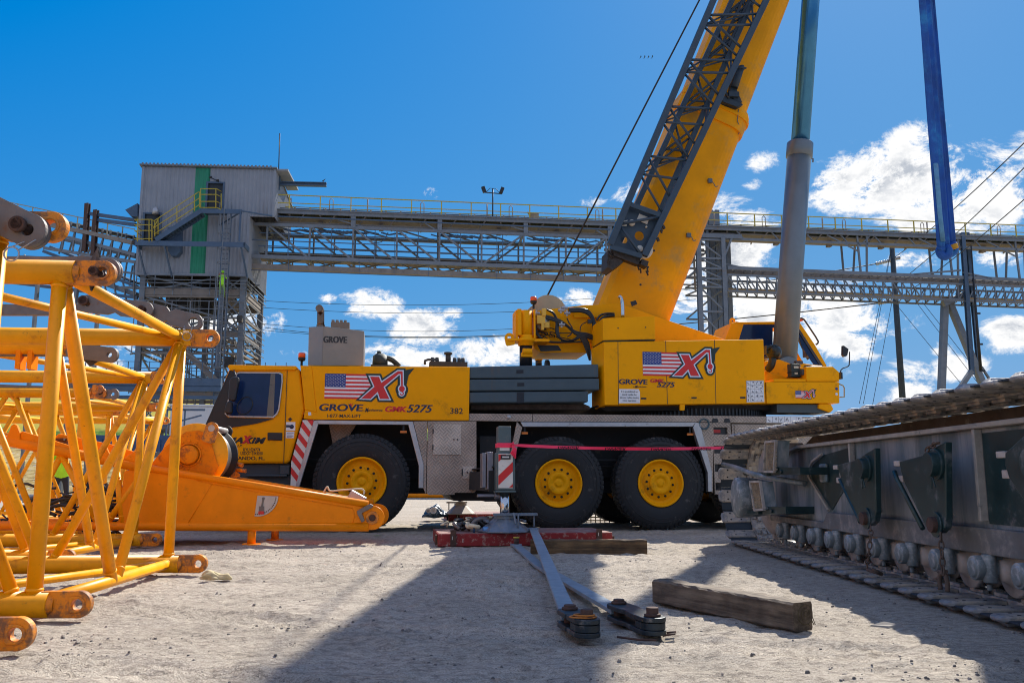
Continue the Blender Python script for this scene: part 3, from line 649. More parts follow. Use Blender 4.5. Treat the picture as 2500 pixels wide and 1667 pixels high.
# stainless box, exhaust, air filters
m = MB(); P4 = [(754, 797), (789, 796), (889, 808), (887, 892), (786, 890), (752, 888)]
poly([(789, 796), (889, 808), (887, 893), (786, 893)], .35, 1.4, m, dref=.35)
a = CR(754, 798, .8); b_ = CR(789, 796, .35); a2 = CR(752, 892, .8); b2 = CR(786, 893, .35)
m.add([(a[0], .8, a[1]), (b_[0], .351, b_[1]), (b2[0], .351, b2[1]), (a2[0], .8, a2[1]), (a[0], 1.39, a[1]), (b_[0], 1.39, b_[1]), (b2[0], 1.39, b2[1]), (a2[0], 1.39, a2[1])],
      [(0, 1, 2, 3), (4, 7, 6, 5), (0, 4, 5, 1), (3, 2, 6, 7), (0, 3, 7, 4)])
sb = m.build('exhaust_box', STAIN, crane, bevel=.008)
m = MB(); m.path([CR.P(783, 796, .7), CR.P(783, 765, .7), CR.P(783, 757, .68), CR.P(779, 752, .55)], .064, 14, smooth_pts=1); c = CR.P(783, 796, .7); m.lathe([(.075, -.02), (.075, .02)], c, (0, 0, 1), 16); m.box(c.x + .18, c.x + .5, .6, .9, c.z - .05, c.z + .06)
for k in range(4): m.box(c.x + .19 + .07 * k, c.x + .24 + .07 * k, .6, .9, c.z + .06, c.z + .1)
m.build('exhaust_stack', mat('heat_steel', (.20, .13, .09), .3, .9, var=.3), sb)
m = MB(); m.text('GROVE', CR(790, 835, .35)[0], CR(790, 836, .35)[1], .11, .346, width=.39, bold=.045, spacing=1.05); m.build('lettering', mat('engraved', (.03, .03, .03), .5), sb)
m = MB()
def blob(c, rx, ry, rz, n=12, k=7):
    prof = []
    vs = []; fs = []
    for i in range(k + 1):
        th = PI * i / k
        for j in range(n):
            ph = 2 * PI * j / n; vs.append((c[0] + rx * math.sin(th) * math.cos(ph), c[1] + ry * math.sin(th) * math.sin(ph), c[2] + rz * math.cos(th)))
    for i in range(k):
        for j in range(n): fs.append((i * n + j, i * n + (j + 1) % n, (i + 1) * n + (j + 1) % n, (i + 1) * n + j))
    m.add(vs, fs, 0, True)
c = CR.P(928, 880, 1.0); 
m.tube(c + V3(0, 0, -.12), c + V3(0, 0, .08), .14, .13, n=16); m.tube(c + V3(0, 0, .08), c + V3(0, 0, .12), .13, .08, n=16); m.tube(c + V3(-.02, 0, .1), c + V3(-.02, 0, .17), .04); m.path([c + V3(.05, 0, .06), c + V3(.2, 0, .03), c + V3(.3, 0, -.05), c + V3(.34, 0, -.1)], .05, smooth_pts=1); m.box(c.x - .16, c.x + .3, .8, 1.2, c.z - .16, c.z - .1)
m.build('air_intake', mat('intake_dark', (.03, .04, .035), .6, var=.4), crane)
m = MB(); c = CR.P(1094, 888, 1.0); m.box(c.x - .34, c.x + .34, .85, 1.15, c.z - .06, c.z + .02); m.tube(c, c + V3(0, 0, .2), .05); m.tube(c + V3(0, 0, .17), c + V3(0, 0, .21), .075, n=14)
for dx in (-.28, -.2, .12, .2, .27): m.tube(c + V3(dx, 0, 0), c + V3(dx, 0, .11), .035)
m.path([c + V3(-.42, 0, -.02), c + V3(-.42, 0, .07), c + V3(-.2, 0, .07)], .022, smooth_pts=1); m.build('filler_manifold', mat('dusty_black', (.05, .05, .045), .7, var=.4), crane)
def beacon(u, v, d, s=1.0):
    m = MB(); c = CR.P(u, v, d); m.lathe([(0, .065), (.052, .065), (.06, .05), (.06, -.01), (.05, -.015)], c, (0, 0, 1), 18); m.lathe([(.062, -.015), (.062, -.045), (.045, -.07), (.02, -.075), (.02, -.16)], c, (0, 0, 1), 18, mi=1); m.build('beacon', [BEAC, BLK], crane)
beacon(737, 871, .3); beacon(1302.5, 733, .9)
# decals ----------------------------------------------------------------
def decal(u0, v0, u1, v1, xr, d, parent, name='flag_logo'):
    """flag from (u0,v0) to (u1,v1); the X with its hook reaches xr"""
    a = CR(u0, v0, d); c = CR(u1, v1, d); x0, z1 = a; x1, z0 = c; Hh = z1 - z0; s = Hh
    y = d - .003; f = MB(); f.box(x0, x1, y, d + .001, z0, z1, 0)
    for k in range(0, 13, 2): f.box(x0, x1, y - .0006, y - .0002, z1 - (k + 1) * Hh / 13, z1 - k * Hh / 13, 1)
    cw = Hh * .81; f.box(x0, x0 + cw, y - .0014, y - .0008, z1 - Hh * 7 / 13, z1, 2)
    for r in range(9):
        for q in range(6 if r % 2 == 0 else 5):
            sx = x0 + cw * (2 * q + 1 + r % 2) / 12; sz = z1 - Hh * 7 / 13 * (r + 1) / 10; R = Hh * .024
            f.add([(sx + R * (1 if i % 2 == 0 else .45) * math.sin(i * PI / 5), y - .002, sz + R * (1 if i % 2 == 0 else .45) * math.cos(i * PI / 5)) for i in range(10)], [tuple(range(10))], 3)
    f.build(name, [WHT, RED, BLUE, WHT], parent, keep=False)
    X = MB(); ctr = x1 - .02 * s; cnt = [0]
    # design space: unit = flag height, origin at flag's lower right
    red = [[(-.02, .90), (.36, .90), (.46, .66), (1.16, 1.14), (1.36, 1.14), (1.36, 1.02), (1.2, 1.03), (.56, .50), (.82, .02), (.42, .02), (.32, .30), (.02, .02), (-.38, .02), (.18, .50)]]
    def off(P, k):
        n = len(P); out = []
        area = sum(P[i][0] * P[(i + 1) % n][1] - P[(i + 1) % n][0] * P[i][1] for i in range(n)); sg = 1 if area > 0 else -1
        for i in range(n):
            p0, p1, p2 = Vector(P[i - 1]), Vector(P[i]), Vector(P[(i + 1) % n]); e1 = (p1 - p0).normalized(); e2 = (p2 - p1).normalized()
            n1 = Vector((e1.y, -e1.x)) * sg; n2 = Vector((e2.y, -e2.x)) * sg; b = (n1 + n2); 
            if b.length < 1e-3: b = n1
            b.normalize(); out.append(tuple(p1 + b * (k / max(b.dot(n1), .5))))
        return out
    def T(P): return [(ctr + px_ * s * .93 - .12 * s, z0 + pz * s) for px_, pz in P]
    def lay(P, yy, mi): X.prism(T(P), yy, yy + .0004, mi)
    R0 = red[0]
    cable = [(1.29, 1.10), (1.36, 1.10), (1.38, .55), (1.31, .55)]
    def circ(cx_, cz_, r, n=20): return [(cx_ + r * math.cos(2 * PI * i / n), cz_ + r * math.sin(2 * PI * i / n)) for i in range(n)]
    yb = y - .002
    lay(off(R0, .125), yb, 0); lay([(1.15, 1.12), (1.86, 1.27), (1.62, .98), (1.52, .5), (1.16, .5)], yb - .0006, 0); lay(circ(1.34, .40, .27), yb - .0012, 0); lay(circ(1.34, .26, .22), yb - .0018, 0)
    lay(off(R0, .05), yb - .0024, 1); lay(off(cable, .05), yb - .003, 1); lay(circ(1.345, .43, .175), yb - .0036, 1); lay(circ(1.34, .26, .135), yb - .0042, 1)
    lay(R0, yb - .0048, 2); lay(cable, yb - .0054, 2); lay(circ(1.345, .43, .12), yb - .006, 2)
    hk = [(1.345 + .085 * math.cos(t_), .25 + .085 * math.sin(t_)) for t_ in [math.radians(q) for q in range(100, -181, -20)]]
    hi = [(1.345 + .045 * math.cos(t_), .25 + .045 * math.sin(t_)) for t_ in [math.radians(q) for q in range(100, -181, -20)]][::-1]
    lay(hk + hi, yb - .0066, 2)
    X.build('crane_emblem', [GRNB, mat('decal_pale', (.62, .74, .86), .4, var=.03) if 'decal_pale' not in MATS else MATS['decal_pale'], RED], parent)
decal(794, 911.5, 912, 974.5, 1030, -.006, hood)
m = MB(); yt = -.0095
def tx(m, s, u, v, hpx, mi, wpx, d=-.006, bold=0, shear=0, **k):
    x, z = CR(u, v, d); x2, _ = CR(u + wpx, v, d); _, z2 = CR(u, v - hpx, d); m.text(s, x, z, z2 - z, d - .0035, mi, width=x2 - x, bold=bold, shear=shear, **k)
tx(m, 'GROVE', 780, 1002, 16.5, 0, 106, bold=0.0374, shear=.12); tx(m, 'V', 854, 992, 8, 1, 7, d=-.008, bold=0.0340)
tx(m, 'by', 885, 1003, 3.2, 2, 6); tx(m, 'anitowoc', 898.5, 1003.5, 6.5, 2, 36, bold=0.0102, shear=.3); tx(m, 'M', 891.5, 1005.5, 10, 2, 8, bold=0.0255, shear=.3)
tx(m, 'GMK', 941, 1004.5, 13, 1, 51, bold=0.0510, shear=.2); tx(m, '5275', 993, 1005.5, 18, 0, 63, bold=0.0204, shear=.3)
tx(m, 'I-877-MAX-LIFT', 799, 1018.5, 8, 2, 82, bold=0.0102); tx(m, '382', 1099, 1009.5, 14, 2, 31, bold=0.0068)
m.build('lettering', [NAVY, RED, BLK], hood)
m = MB(); poly([(752, 1006), (759, 1006), (760, 1013), (753, 1014)], -.009, -.0065, m); m.build('sticker', MATS['decal_pale'], hood)
m = MB(); L = dict(d=.02)
tx(m, 'MAXIM', 550, 1082, 15.5, 0, 98, d=.02, bold=0.0510, shear=.35); tx(m, 'X', 591, 1082.5, 20, 1, 22, d=.0175, bold=0.0510, shear=.3); tx(m, 'Crane Works LP.', 520, 1090, 5.5, 0, 71, d=.02, shear=.3, bold=0.0102)
tx(m, 'KYU 024774', 594, 1101, 8, 0, 41, d=.02, bold=0.0068); tx(m, 'USDOT 0343050', 587, 1110, 8, 0, 54, d=.02, bold=0.0068); tx(m, 'ORLANDO, FL.', 554, 1122, 8.5, 0, 93, d=.02, bold=0.0136)
m.build('lettering', [BLK, RED], cab)
# ------------------------------------------------------------------ superstructure
m = MB(); poly([(1146, 895), (1461, 889), (1461.5, 921.5), (1146, 924)], .02, 2.9, m, dref=.02); cw = m.build('counterweight_slab', CWT, crane, bevel=.02)
m = MB(); poly([(1146, 926), (1463, 923.5), (1463.5, 952), (1146, 954.5)], .01, 2.9, m, dref=.01); cw2 = m.build('counterweight_slab', CWT, crane, bevel=.02)
m = MB(); poly([(1146, 957), (1436, 954.5), (1436, 981.5), (1146, 983.5)], .02, 2.9, m, dref=.02); cw3 = m.build('counterweight_slab', CWT, crane, bevel=.02)
m = MB()
poly([(1261, 903), (1278, 902.5), (1278, 911), (1261, 911.5)], .012, .03, m); poly([(1263, 934.5), (1280, 934), (1280, 942), (1263, 942.5)], .002, .02, m); poly([(1262, 957.5), (1279.5, 957), (1279.5, 983), (1262, 983.5)], .012, .03, m)
split_build(m, 'lifting_pocket', mat('pocket_black', (.008, .012, .02), .6), cw)
m = MB(); poly([(1150, 984), (1420, 983), (1440, 992), (1440, 1000), (1150, 1000)], .5, 2.5, m); m.build('slab_carrier', mat('rubbed_steel', (.10, .08, .07), .8, var=.5, vs=12), crane)
m = MB(); poly([(1146, 983), (1300, 983), (1300, 1009), (1146, 1009)], 1.2, 1.8, m); m.build('deck_box', DARK, crane)
# main housing
m = MB()
poly([(1473, 834.7), (1864, 828.2), (1869.5, 984.3), (1476, 988.7)], -.02, .9, m, dref=-.02)
a, b_, c, d_ = CR(1442, 853, .55), CR(1473, 834.7, -.02), CR(1476, 988.7, -.02), CR(1452, 999, .55)
m.add([(a[0], .55, a[1]), (b_[0], -.021, b_[1]), (c[0], -.021, c[1]), (d_[0], .55, d_[1]), (a[0] + .3, .9, a[1]), (b_[0], .9, b_[1]), (c[0], .9, c[1]), (d_[0] + .3, .9, d_[1])],
      [(0, 1, 2, 3), (0, 4, 5, 1), (3, 2, 6, 7), (0, 3, 7, 4)])
hs_ = m.build('engine_housing', YEL, crane, bevel=.008)
m = MB(); poly([(1471.5, 777), (1598.5, 771.5), (1600, 828.5), (1472, 831)], .02, .9, m, dref=.02); m.build('upper_housing', YEL, crane, bevel=.008)
m = MB()
for (ua, ub) in ((1508, 1509.5), (1624.5, 1629), (1743.7, 1747.3)): poly([(ua, 834.5 - (ua - 1473) * .0165), (ua + 1.3, 834.5 - (ua - 1473) * .0165), (ub + 1.3, 988 - (ub - 1476) * .011), (ub, 988 - (ub - 1476) * .011)], -.0225, -.0195, m)
poly([(1473, 831.5), (1600, 829), (1600, 831), (1473, 833.5)], -.0, .8, m)
for (u, v) in ((1565, 973), (1688, 971.5), (1807, 971)): poly([(u, v - 2.5), (u + 13, v - 2.6), (u + 13, v + 1.5), (u, v + 1.6)], -.0235, -.0195, m)
for (u, v) in ((1509, 801), (1576, 799)): q = CR.P(u, v, .02); m.tube(q + V3(0, -.006, 0), q, .012)
m.build('panel_gap', BLK, hs_)
decal(1568.5, 858.5, 1672, 918.5, 1780, -.024, hs_)
m = MB()
tx(m, 'GROVE', 1511.5, 937, 12, 0, 69, d=-.024, bold=0.0320, shear=.05); tx(m, 'V', 1558.5, 931.5, 6.5, 1, 5.5, d=-.026, bold=0.0320)
tx(m, 'by', 1546, 945.5, 2.4, 2, 4, d=-.024); tx(m, 'anitowoc', 1556, 945.5, 4, 2, 23, d=-.024, bold=0.0064, shear=.3); tx(m, 'M', 1550.5, 946.5, 6, 2, 6, d=-.024, bold=0.0192, shear=.3)
tx(m, 'GMK', 1588, 933, 8.5, 1, 33, d=-.024, bold=0.0480, shear=.2); tx(m, '5275', 1604, 944.5, 12.5, 0, 44, d=-.0255, bold=0.0224, shear=.3); m.build('lettering', [NAVY, RED, BLK], hs_)
m = MB(); poly([(1511.5, 949.5), (1559, 949.8), (1562.5, 957), (1562.5, 984), (1511, 984)], -.028, -.0235, m); sg = m.build('notice_plate', WHT, hs_)
m = MB()
for i, (s, wd) in enumerate((('It is prohibited to', 40), ('stand inside the', 35), ('slewing radius during', 46), ('crane operation', 33))): tx(m, s, 1536.5 - wd / 2, 957.2 + 7.3 * i, 4.1, 0, wd, d=-.028, bold=0.0048)
m.build('lettering', BLK, sg)
def chart(pts, rows, cols, d, parent):
    m = MB(); poly(pts, d - .004, d, m); o = m.build('signal_chart', WHT, parent); (u0, v0), (u1, _), (_, v1) = pts[0], pts[1], pts[2]; k = MB()
    for i in range(cols + 1): uu = u0 + 1 + (u1 - u0 - 2) * i / cols; poly([(uu - .25, v0 + 1), (uu + .25, v0 + 1), (uu + .25, v1 - 1), (uu - .25, v1 - 1)], d - .0055, d - .0045, k)
    for i in range(rows + 1): v_ = v0 + 1 + (v1 - v0 - 2) * i / rows; poly([(u0 + 1, v_ - .25), (u1 - 1, v_ - .25), (u1 - 1, v_ + .25), (u0 + 1, v_ + .25)], d - .0065, d - .0056, k)
    rr = random.Random(5)
    for i in range(rows):
        for j in range(cols):
            uc = u0 + (u1 - u0) * (j + .5) / cols; vc = v0 + (v1 - v0) * (i + .5) / rows; hh = min((u1 - u0) / cols, (v1 - v0) / rows) * .34
            P = [CR.P(uc + rr.uniform(-.4, .4) * hh * 2, vc + rr.uniform(-1, 1) * hh, d - .008) for _ in range(4)]; k.path(P, .004, 4)
    k.build('chart_print', NAVY, o)
chart([(1822, 929), (1864, 928.5), (1866, 981), (1823, 982)], 5, 4, -.0235, hs_)
chart([(1871, 1015.5), (1959, 1015.5), (1959, 1032), (1871, 1032)], 1, 6, -.003, crane)
m = MB(); q = CR.P(1719, 1035, -.004); m.lathe([(.0, .05), (.05, .045), (.075, .0), (.088, -.014), (.1, -.01), (.1, .02)], q, (0, 1, 0), 24, sm=True); m.build('fuel_cap', mat('cap_blue', (.03, .07, .09), .4), crane)
m = MB(); q = CR.P(1242.5, 1018, -.003); m.lathe([(.0, -.02), (.03, -.018), (.036, -.008), (.037, .004)], q, (0, 1, 0), 20); m.build('work_lamp', STEEL, crane)
# right end of the housing: bracket, deck box, nose
m = MB(); poly([(1870, 932), (2049, 932), (2050, 984), (1872, 984.5)], -.02, .8, m, dref=-.02); nose = m.build('front_deck_box', YEL, crane, bevel=.01)
m = MB(); poly([(1968, 895), (2033, 894.5), (2048.5, 908), (2049, 931), (1969, 931)], .02, .75, m, dref=.02); poly([(1889, 925), (1967.5, 925), (1967.5, 931), (1889, 931)], .0, .6, m, dref=.0); m.build('front_upper_box', YEL, crane, bevel=.008)
decal(1941.5, 953.5, 1968, 972, 2000, -.0235, nose)
m = MB()
for v, mi in ((949, 0), (962, 1)): q = CR.P(2042.5, v, -.0225); m.lathe([(0, 0), (.026, 0), (.026, .002)], q, (0, 1, 0), 20, mi=mi)
split_build(m, 'round_sticker', [BLUE, WHT], nose)
m = MB(); m.path([CR.P(2048, 937, .0), CR.P(2058, 941, .0), CR.P(2061, 946, 0), CR.P(2061, 969, 0), CR.P(2050, 969.5, .0)], .011); m.build('grab_rail', mat('rail_dark_yellow', (.35, .22, .03), .5), crane)
m = MB(); poly([(1867, 882), (1903, 877), (1937, 890), (1964, 899), (1968, 931), (1867, 931)], .95, 1.3, m, dref=.95); poly([(1867, 905), (1925, 922), (1967, 928), (1967, 931.5), (1867, 931.5)], .5, .94, m, dref=.5); m.build('cylinder_bracket', YEL, crane, bevel=.01)
m = MB(); c = CR.P(1889, 860, .35)
m.lathe([(0, -.16), (.07, -.15), (.10, -.08), (.145, -.03), (.15, .03), (.10, .06), (.0, .06)], c, (0, 1, 0), 22); m.lathe([(.0, -.2), (.05, -.2), (.06, -.12)], c + V3(-.02, 0, .03), (.3, 1, 0), 14); m.path([c + V3(-.02, 0, -.1), c + V3(-.06, 0, -.25), c + V3(-.08, .1, -.3)], .07, 10, smooth_pts=1); m.box(c.x - .16, c.x + .02, .3, .5, c.z - .03, c.z + .12); m.path([c + V3(-.14, -.05, .04), c + V3(-.05, -.12, .12), c + V3(.05, -.1, .1)], .012)
m.build('heater_blower', mat('blower_black', (.015, .02, .018), .4, var=.4), crane)
m = MB(); a = CR(1925, 889, .3); c = CR(1948, 922, .3); m.box(a[0], c[0], .2, .36, c[1], a[1]); m.box(a[0] - .015, c[0] + .015, .19, .37, c[1] + .09, c[1] + .1); m.box(a[0] - .02, c[0] + .02, .2, .37, c[1] - .0, c[1] + .02); o = m.build('battery_box', mat('box_green_black', (.02, .03, .025), .5), crane, bevel=.006)
m = MB(); m.box(a[0] + .05, c[0] - .03, .192, .199, c[1] + .16, c[1] + .2); m.box(a[0] + .06, c[0] - .05, .192, .199, c[1] + .05, c[1] + .085); m.build('box_label', CLOTH, o)
m = MB(); q = CR.P(1949, 885, .9); m.box(q.x - .07, q.x + .07, .85, .95, q.z - .03, q.z + .03); m.box(q.x - .01, q.x + .01, .88, .92, q.z - .15, q.z - .03); q = CR.P(1980, 897, .5); m.tube((q.x - .12, .5, q.z - .05), (q.x + .2, .5, q.z - .05), .09, n=14); q = CR.P(1963, 908, .1); m.box(q.x - .04, q.x + .03, .1, .3, q.z - .05, q.z + .05); m.build('deck_fittings', mat('fitting_grey', (.06, .07, .08), .5, var=.4), crane)
m = MB(); m.box(CR(1900, 1000)[0] - .0, CR(2028, 1000)[0], .05, .6, CR(1900, 1006)[1], CR(1900, 986)[1]); m.build('nose_frame', mat('frame_slate', (.05, .07, .08), .6), crane)
m = MB(); poly([(2000, 985), (2029, 985), (2036, 999), (2028, 1007), (1998, 996)], .0, .4, m, dref=0); m.build('nose_tip', YEL, crane, bevel=.02)
m = MB(); m.path([CR.P(2051, 922, .1), CR.P(2051, 912, .1), CR.P(2054, 900, .1), CR.P(2070, 895, .1), CR.P(2074, 890, .1), CR.P(2074, 858, .1)], .011, smooth_pts=1); m.box(CR(2049, 915, .1)[0], CR(2054, 915, .1)[0], .05, .15, CR(2050, 924)[1], CR(2050, 907)[1])
poly([(2058.5, 843.5), (2060, 843), (2072, 852), (2069, 868), (2062, 871), (2058, 866)], .02, .09, m); m.build('side_mirror', BLK, crane, bevel=.006)
# slew ring and turntable
m = MB(); xc = (CR(1500, 1000)[0] + CR(2020, 1000)[0]) / 2; zr0 = CR(1750, 1011)[1]; zr1 = CR(1750, 992)[1]
m.tube((xc, 1.5, zr0 - .12), (xc, 1.5, zr1 + .12), 1.32, n=64, sm=False); o = m.build('slew_ring', DARK, crane)
m = MB()
for k in range(110):
    a = 2 * PI * k / 110; m.bar((xc + 1.33 * math.cos(a), 1.5 + 1.33 * math.sin(a), zr0), (xc + 1.33 * math.cos(a), 1.5 + 1.33 * math.sin(a), zr1 - .02), .03, .03)
m.build('ring_teeth', mat('teeth_dark', (.03, .035, .04), .4, .4), o)
m = MB(); poly([(1455, 990), (1900, 986), (1900, 1000), (1480, 1003)], .3, 2.6, m, dref=.3); poly([(1660, 987), (1672, 987), (1672, 1000), (1660, 1002)], .02, .1, m, dref=.02); m.build('turntable', DARK, crane)
m = MB(); poly([(1660, 987), (1672, 987), (1671, 1001), (1661, 1002)], -.005, .06, m, dref=0); m.build('door_stop', YEL, crane)
# hoist frame left of the housing
m = MB()
FR = [(1300, 760), (1355, 753), (1400, 748), (1429, 744.5), (1500, 744.5), (1500, 838), (1302, 838)]
poly(FR, 1.0, 1.06, m, dref=1.0); poly(FR, 1.95, 2.0, m, dref=1.0)
poly([(1302, 838), (1433, 838), (1435, 861), (1320, 860), (1304, 850)], 1.0, 1.95, m, dref=1.0)
fr = m.build('hoist_frame', YEL, crane, bevel=.01)
m = MB(); poly([(1312, 842), (1362, 843), (1371, 856), (1320, 858)], .992, 1.02, m, dref=1.0); m.build('frame_opening', BLK, fr)
m = MB(); c = CR.P(1330, 772, 1.5); m.tube((c.x, 1.08, c.z), (c.x, 1.92, c.z), .24, n=28); m.tube((c.x, 1.07, c.z), (c.x, 1.1, c.z), .33, n=28, mi=1); m.tube((c.x, 1.9, c.z), (c.x, 1.93, c.z), .33, n=28, mi=1); m.build('hoist_drum', [DARK, mat('drum_tan', (.42, .33, .2), .5)], crane)
m = MB(); c = CR.P(1323, 787, .9)
m.lathe([(0, -.12), (.07, -.12), (.08, -.05), (.14, -.03), (.15, .02), (.13, .1), (0, .1)], c, (0, 1, 0), 22, mi=1)
m.box(c.x - .13, c.x + .03, .70, .80, c.z - .06, c.z + .10); m.box(c.x - .03, c.x + .04, .68, .8, c.z + .08, c.z + .22); m.box(c.x - .03, c.x + .11, .72, .8, c.z - .13, c.z - .02); m.box(c.x - .05, c.x + .0, .68, .76, c.z - .18, c.z - .05)
m.build('hoist_motor', [mat('pale_yellow', (.72, .42, .04), .45), mat('motor_alu', (.33, .32, .30), .4, .5, var=.3)], crane, bevel=.008)
m = MB(); h = lambda u, v, d=.8: CR.P(u, v, d); rr = random.Random(11)
def hose(P, r): m.path(P, r, 7, smooth_pts=2)
for k in range(3): hose([h(1388, 755 + 3 * k), h(1420, 753 + 3 * k), h(1440, 760 + 4 * k), h(1452 - 2 * k, 785), h(1456 - 3 * k, 815), h(1466, 838)], .026)
for k in range(3): hose([h(1298, 768 + 2 * k), h(1330, 770 + 3 * k), h(1365, 780 + 3 * k), h(1385, 795), h(1405, 812 + 3 * k), h(1440, 815 + 5 * k), h(1470, 835)], .022)
for k in range(4): hose([h(1335, 756), h(1352, 762 + k), h(1362 - k, 785), h(1362 - 2 * k, 815), h(1372, 832), h(1400, 832), h(1415, 815 + 3 * k), h(1440, 815), h(1470, 840 + 2 * k)], .017)
for k in range(3): hose([h(1302, 772), h(1303 + 2 * k, 800), h(1312 + 3 * k, 822), h(1335, 834 + k), h(1375, 836), h(1420, 834)], .014)
for k in range(5): hose([h(1410 + 3 * k, 815), h(1424 + 3 * k, 835), h(1432 + 2 * k, 855), h(1440, 880)], .02)
hose([h(1384, 776), h(1390, 790), h(1398, 800), h(1396, 815), h(1385, 822)], .012); hose([h(1416, 808), h(1418, 793), h(1432, 786)], .01)
hose([h(1456, 782), h(1466, 768), h(1485, 765), h(1500, 766)], .02); hose([h(1462, 800), h(1464, 785), h(1475, 772), h(1500, 770)], .03)
for k in range(16):
    a, b_ = rr.uniform(1308, 1370), rr.uniform(800, 832); hose([h(a, b_, .9), h(a + rr.uniform(-15, 20), b_ + rr.uniform(-12, 8), .84), h(a + rr.uniform(0, 35), b_ + rr.uniform(-4, 12), .9)], .009)
m.box(h(1434, 786).x, h(1443, 786).x, .74, .82, h(1434, 790).z, h(1434, 781).z)
m.build('hydraulic_hose', mat('hose_black', (.015, .017, .02), .3, var=.2), crane)
m = MB()
for (u, v) in ((1369, 758), (1378, 752), (1384, 765), (1300, 766), (1310, 765), (1371, 793)): q = h(u, v, .78); m.tube(q + V3(-.05, 0, 0), q + V3(.06, 0, 0), .028, n=6, sm=False); m.tube(q + V3(0, 0, -.05), q + V3(0, 0, .06), .018, n=6, sm=False)
m.path([h(1294, 757, .85), h(1300, 768, .8), h(1308, 772, .8)], .02); split_build(m, 'hose_coupling', STEEL, crane)
# counterweight lift columns
def column(u0, u1, d, vt, vb, vbot, big):
    m = MB(); c = CR.P((u0 + u1) / 2, vt, d); r = (CR(u1, vt, d)[0] - CR(u0, vt, d)[0]) / 2; zb = CR(u0, vb, d)[1]
    m.tube(c + V3(0, 0, -.01), (c.x, c.y, zb + .10), r, n=24)
    m.lathe([(r * 1.12, .12), (r * 1.15, .10), (r * 1.12, .06), (r * 1.5, .05), (r * 1.5, .0), (r * 1.25, -.005), (r * 1.2, -.07), (r, -.08)], (c.x, c.y, zb), (0, 0, 1), 24)
    if big:
        m.box(c.x - .33, c.x + .42, c.y - .1, c.y + .3, zb + .0, zb + .045); m.lug((c.x - .31, c.y - .05, zb + .06), (-.2, 0, 1), (0, 1, 0), .085, .035, .14, .05)
        m.box(c.x - .2, c.x - .155, c.y - .1, c.y + .3, zb + .045, c.z - .02); m.box(c.x - .17, c.x - .1, c.y - .14, c.y + .1, zb + .1, c.z); m.box(c.x + .13, c.x + .16, c.y - .12, c.y + .3, zb + .05, c.z)
    o = m.build('lift_column', YEL, crane); k = MB(); k.tube((c.x, c.y, zb - .08), (c.x, c.y, CR(u0, vbot, d)[1]), r * .98, n=24); k.build('column_foot', BLK, o)
    return c, r, zb
c, r, zb = column(1268, 1299, .75, 758, 834, 893, True)
m = MB(); m.box(c.x - .11, c.x + .1, c.y - r - .05, c.y - r + .02, zb - .30, zb - .22); m.tube((c.x - .08, c.y - r - .02, zb - .2), (c.x + .09, c.y - r - .02, zb - .2), .06, n=14); m.build('lock_pin', YEL, crane, bevel=.01)
column(1307, 1323, 2.3, 862, 870, 893, False)
m = MB(); q = CR.P(1336, 889, 1.6); m.lathe([(0, .09), (.04, .08), (.055, .03), (.06, -.06)], q, (0, 0, 1), 14); m.build('slab_lug', CWT, crane)
# boom foot plates
m = MB()
poly([(1462, 744), (1475, 742), (1505, 740), (1560, 757), (1598, 771), (1768, 828), (1768, 850), (1600, 850), (1462, 830)], .95, 1.05, m, dref=.95)
poly([(1462, 744), (1475, 742), (1505, 740), (1560, 757), (1598, 771), (1768, 828), (1768, 850), (1600, 850), (1462, 830)], 1.95, 2.05, m, dref=1.95)
poly([(1400, 748), (1462, 744), (1510, 749), (1560, 762), (1560, 775), (1400, 775)], .94, .949, m, dref=.949); poly([(1640, 786), (1768, 828), (1768, 836), (1640, 794)], 1.05, 1.95, m, dref=1.05)
m.build('turret_plate', YEL, crane, bevel=.008)
m = MB(); m.path([h(1520, 775, .5), h(1520, 745, .5), h(1517, 728, .5), h(1511, 722, .5)], .034, 12, smooth_pts=1); m.build('engine_exhaust', CHR, crane)
# boom --------------------------------------------------------------------
def axis_pts(d): return CR.P(1571, 700, d), CR.P(1738, 275, d)
A0, A1 = axis_pts(1.5); bd = (A1 - A0).normalized(); bn = V3(bd.z, 0, -bd.x)       # bn points to the boom's underside (right)
if bn.x < 0: bn = -bn
def edge(u, v, d): p = CR.P(u, v, d); return (p - A0).dot(bn), (p - A0).dot(bd)
def boomsec(t, wl, wr, hd, ch=.10, rr_=.36, n=7):
    """profile: square-ish top (left), rounded belly (right)"""
    P = [(-wl + ch, -hd), (-wl, -hd + ch), (-wl, hd - ch), (-wl + ch, hd)]
    for i in range(n + 1): a = PI / 2 * i / n; P.append((wr - rr_ + rr_ * math.sin(a), hd - rr_ + rr_ * math.cos(a)))
    for i in range(n + 1): a = PI / 2 * i / n; P.append((wr - rr_ + rr_ * math.cos(a), -hd + rr_ - rr_ * math.sin(a)))
    return [A0 + bd * t + bn * x + V3(0, y, 0) for x, y in P]
wl = -edge(1480, 700, 1.06)[0]; wr = edge(1663, 700, 1.5)[0]; wr2 = edge(1824, 275, 1.5)[0]; wl2 = -edge(1655, 268, 1.06)[0]
tc_ = edge(1795, 268, 1.1)[1]; tb = edge(1560, 800, 1.2)[1]
wl = (wl + wl2) / 2; wr = (wr + wr2) / 2; print('BOOM W', wl, wr, wl2, wr2)
m = MB(); m.loft([boomsec(tb, wl, wr, .46), boomsec(0, wl, wr, .46), boomsec(tc_, wl, wr, .46)], sm=False)
boom = m.build('boom', YEL2, crane)
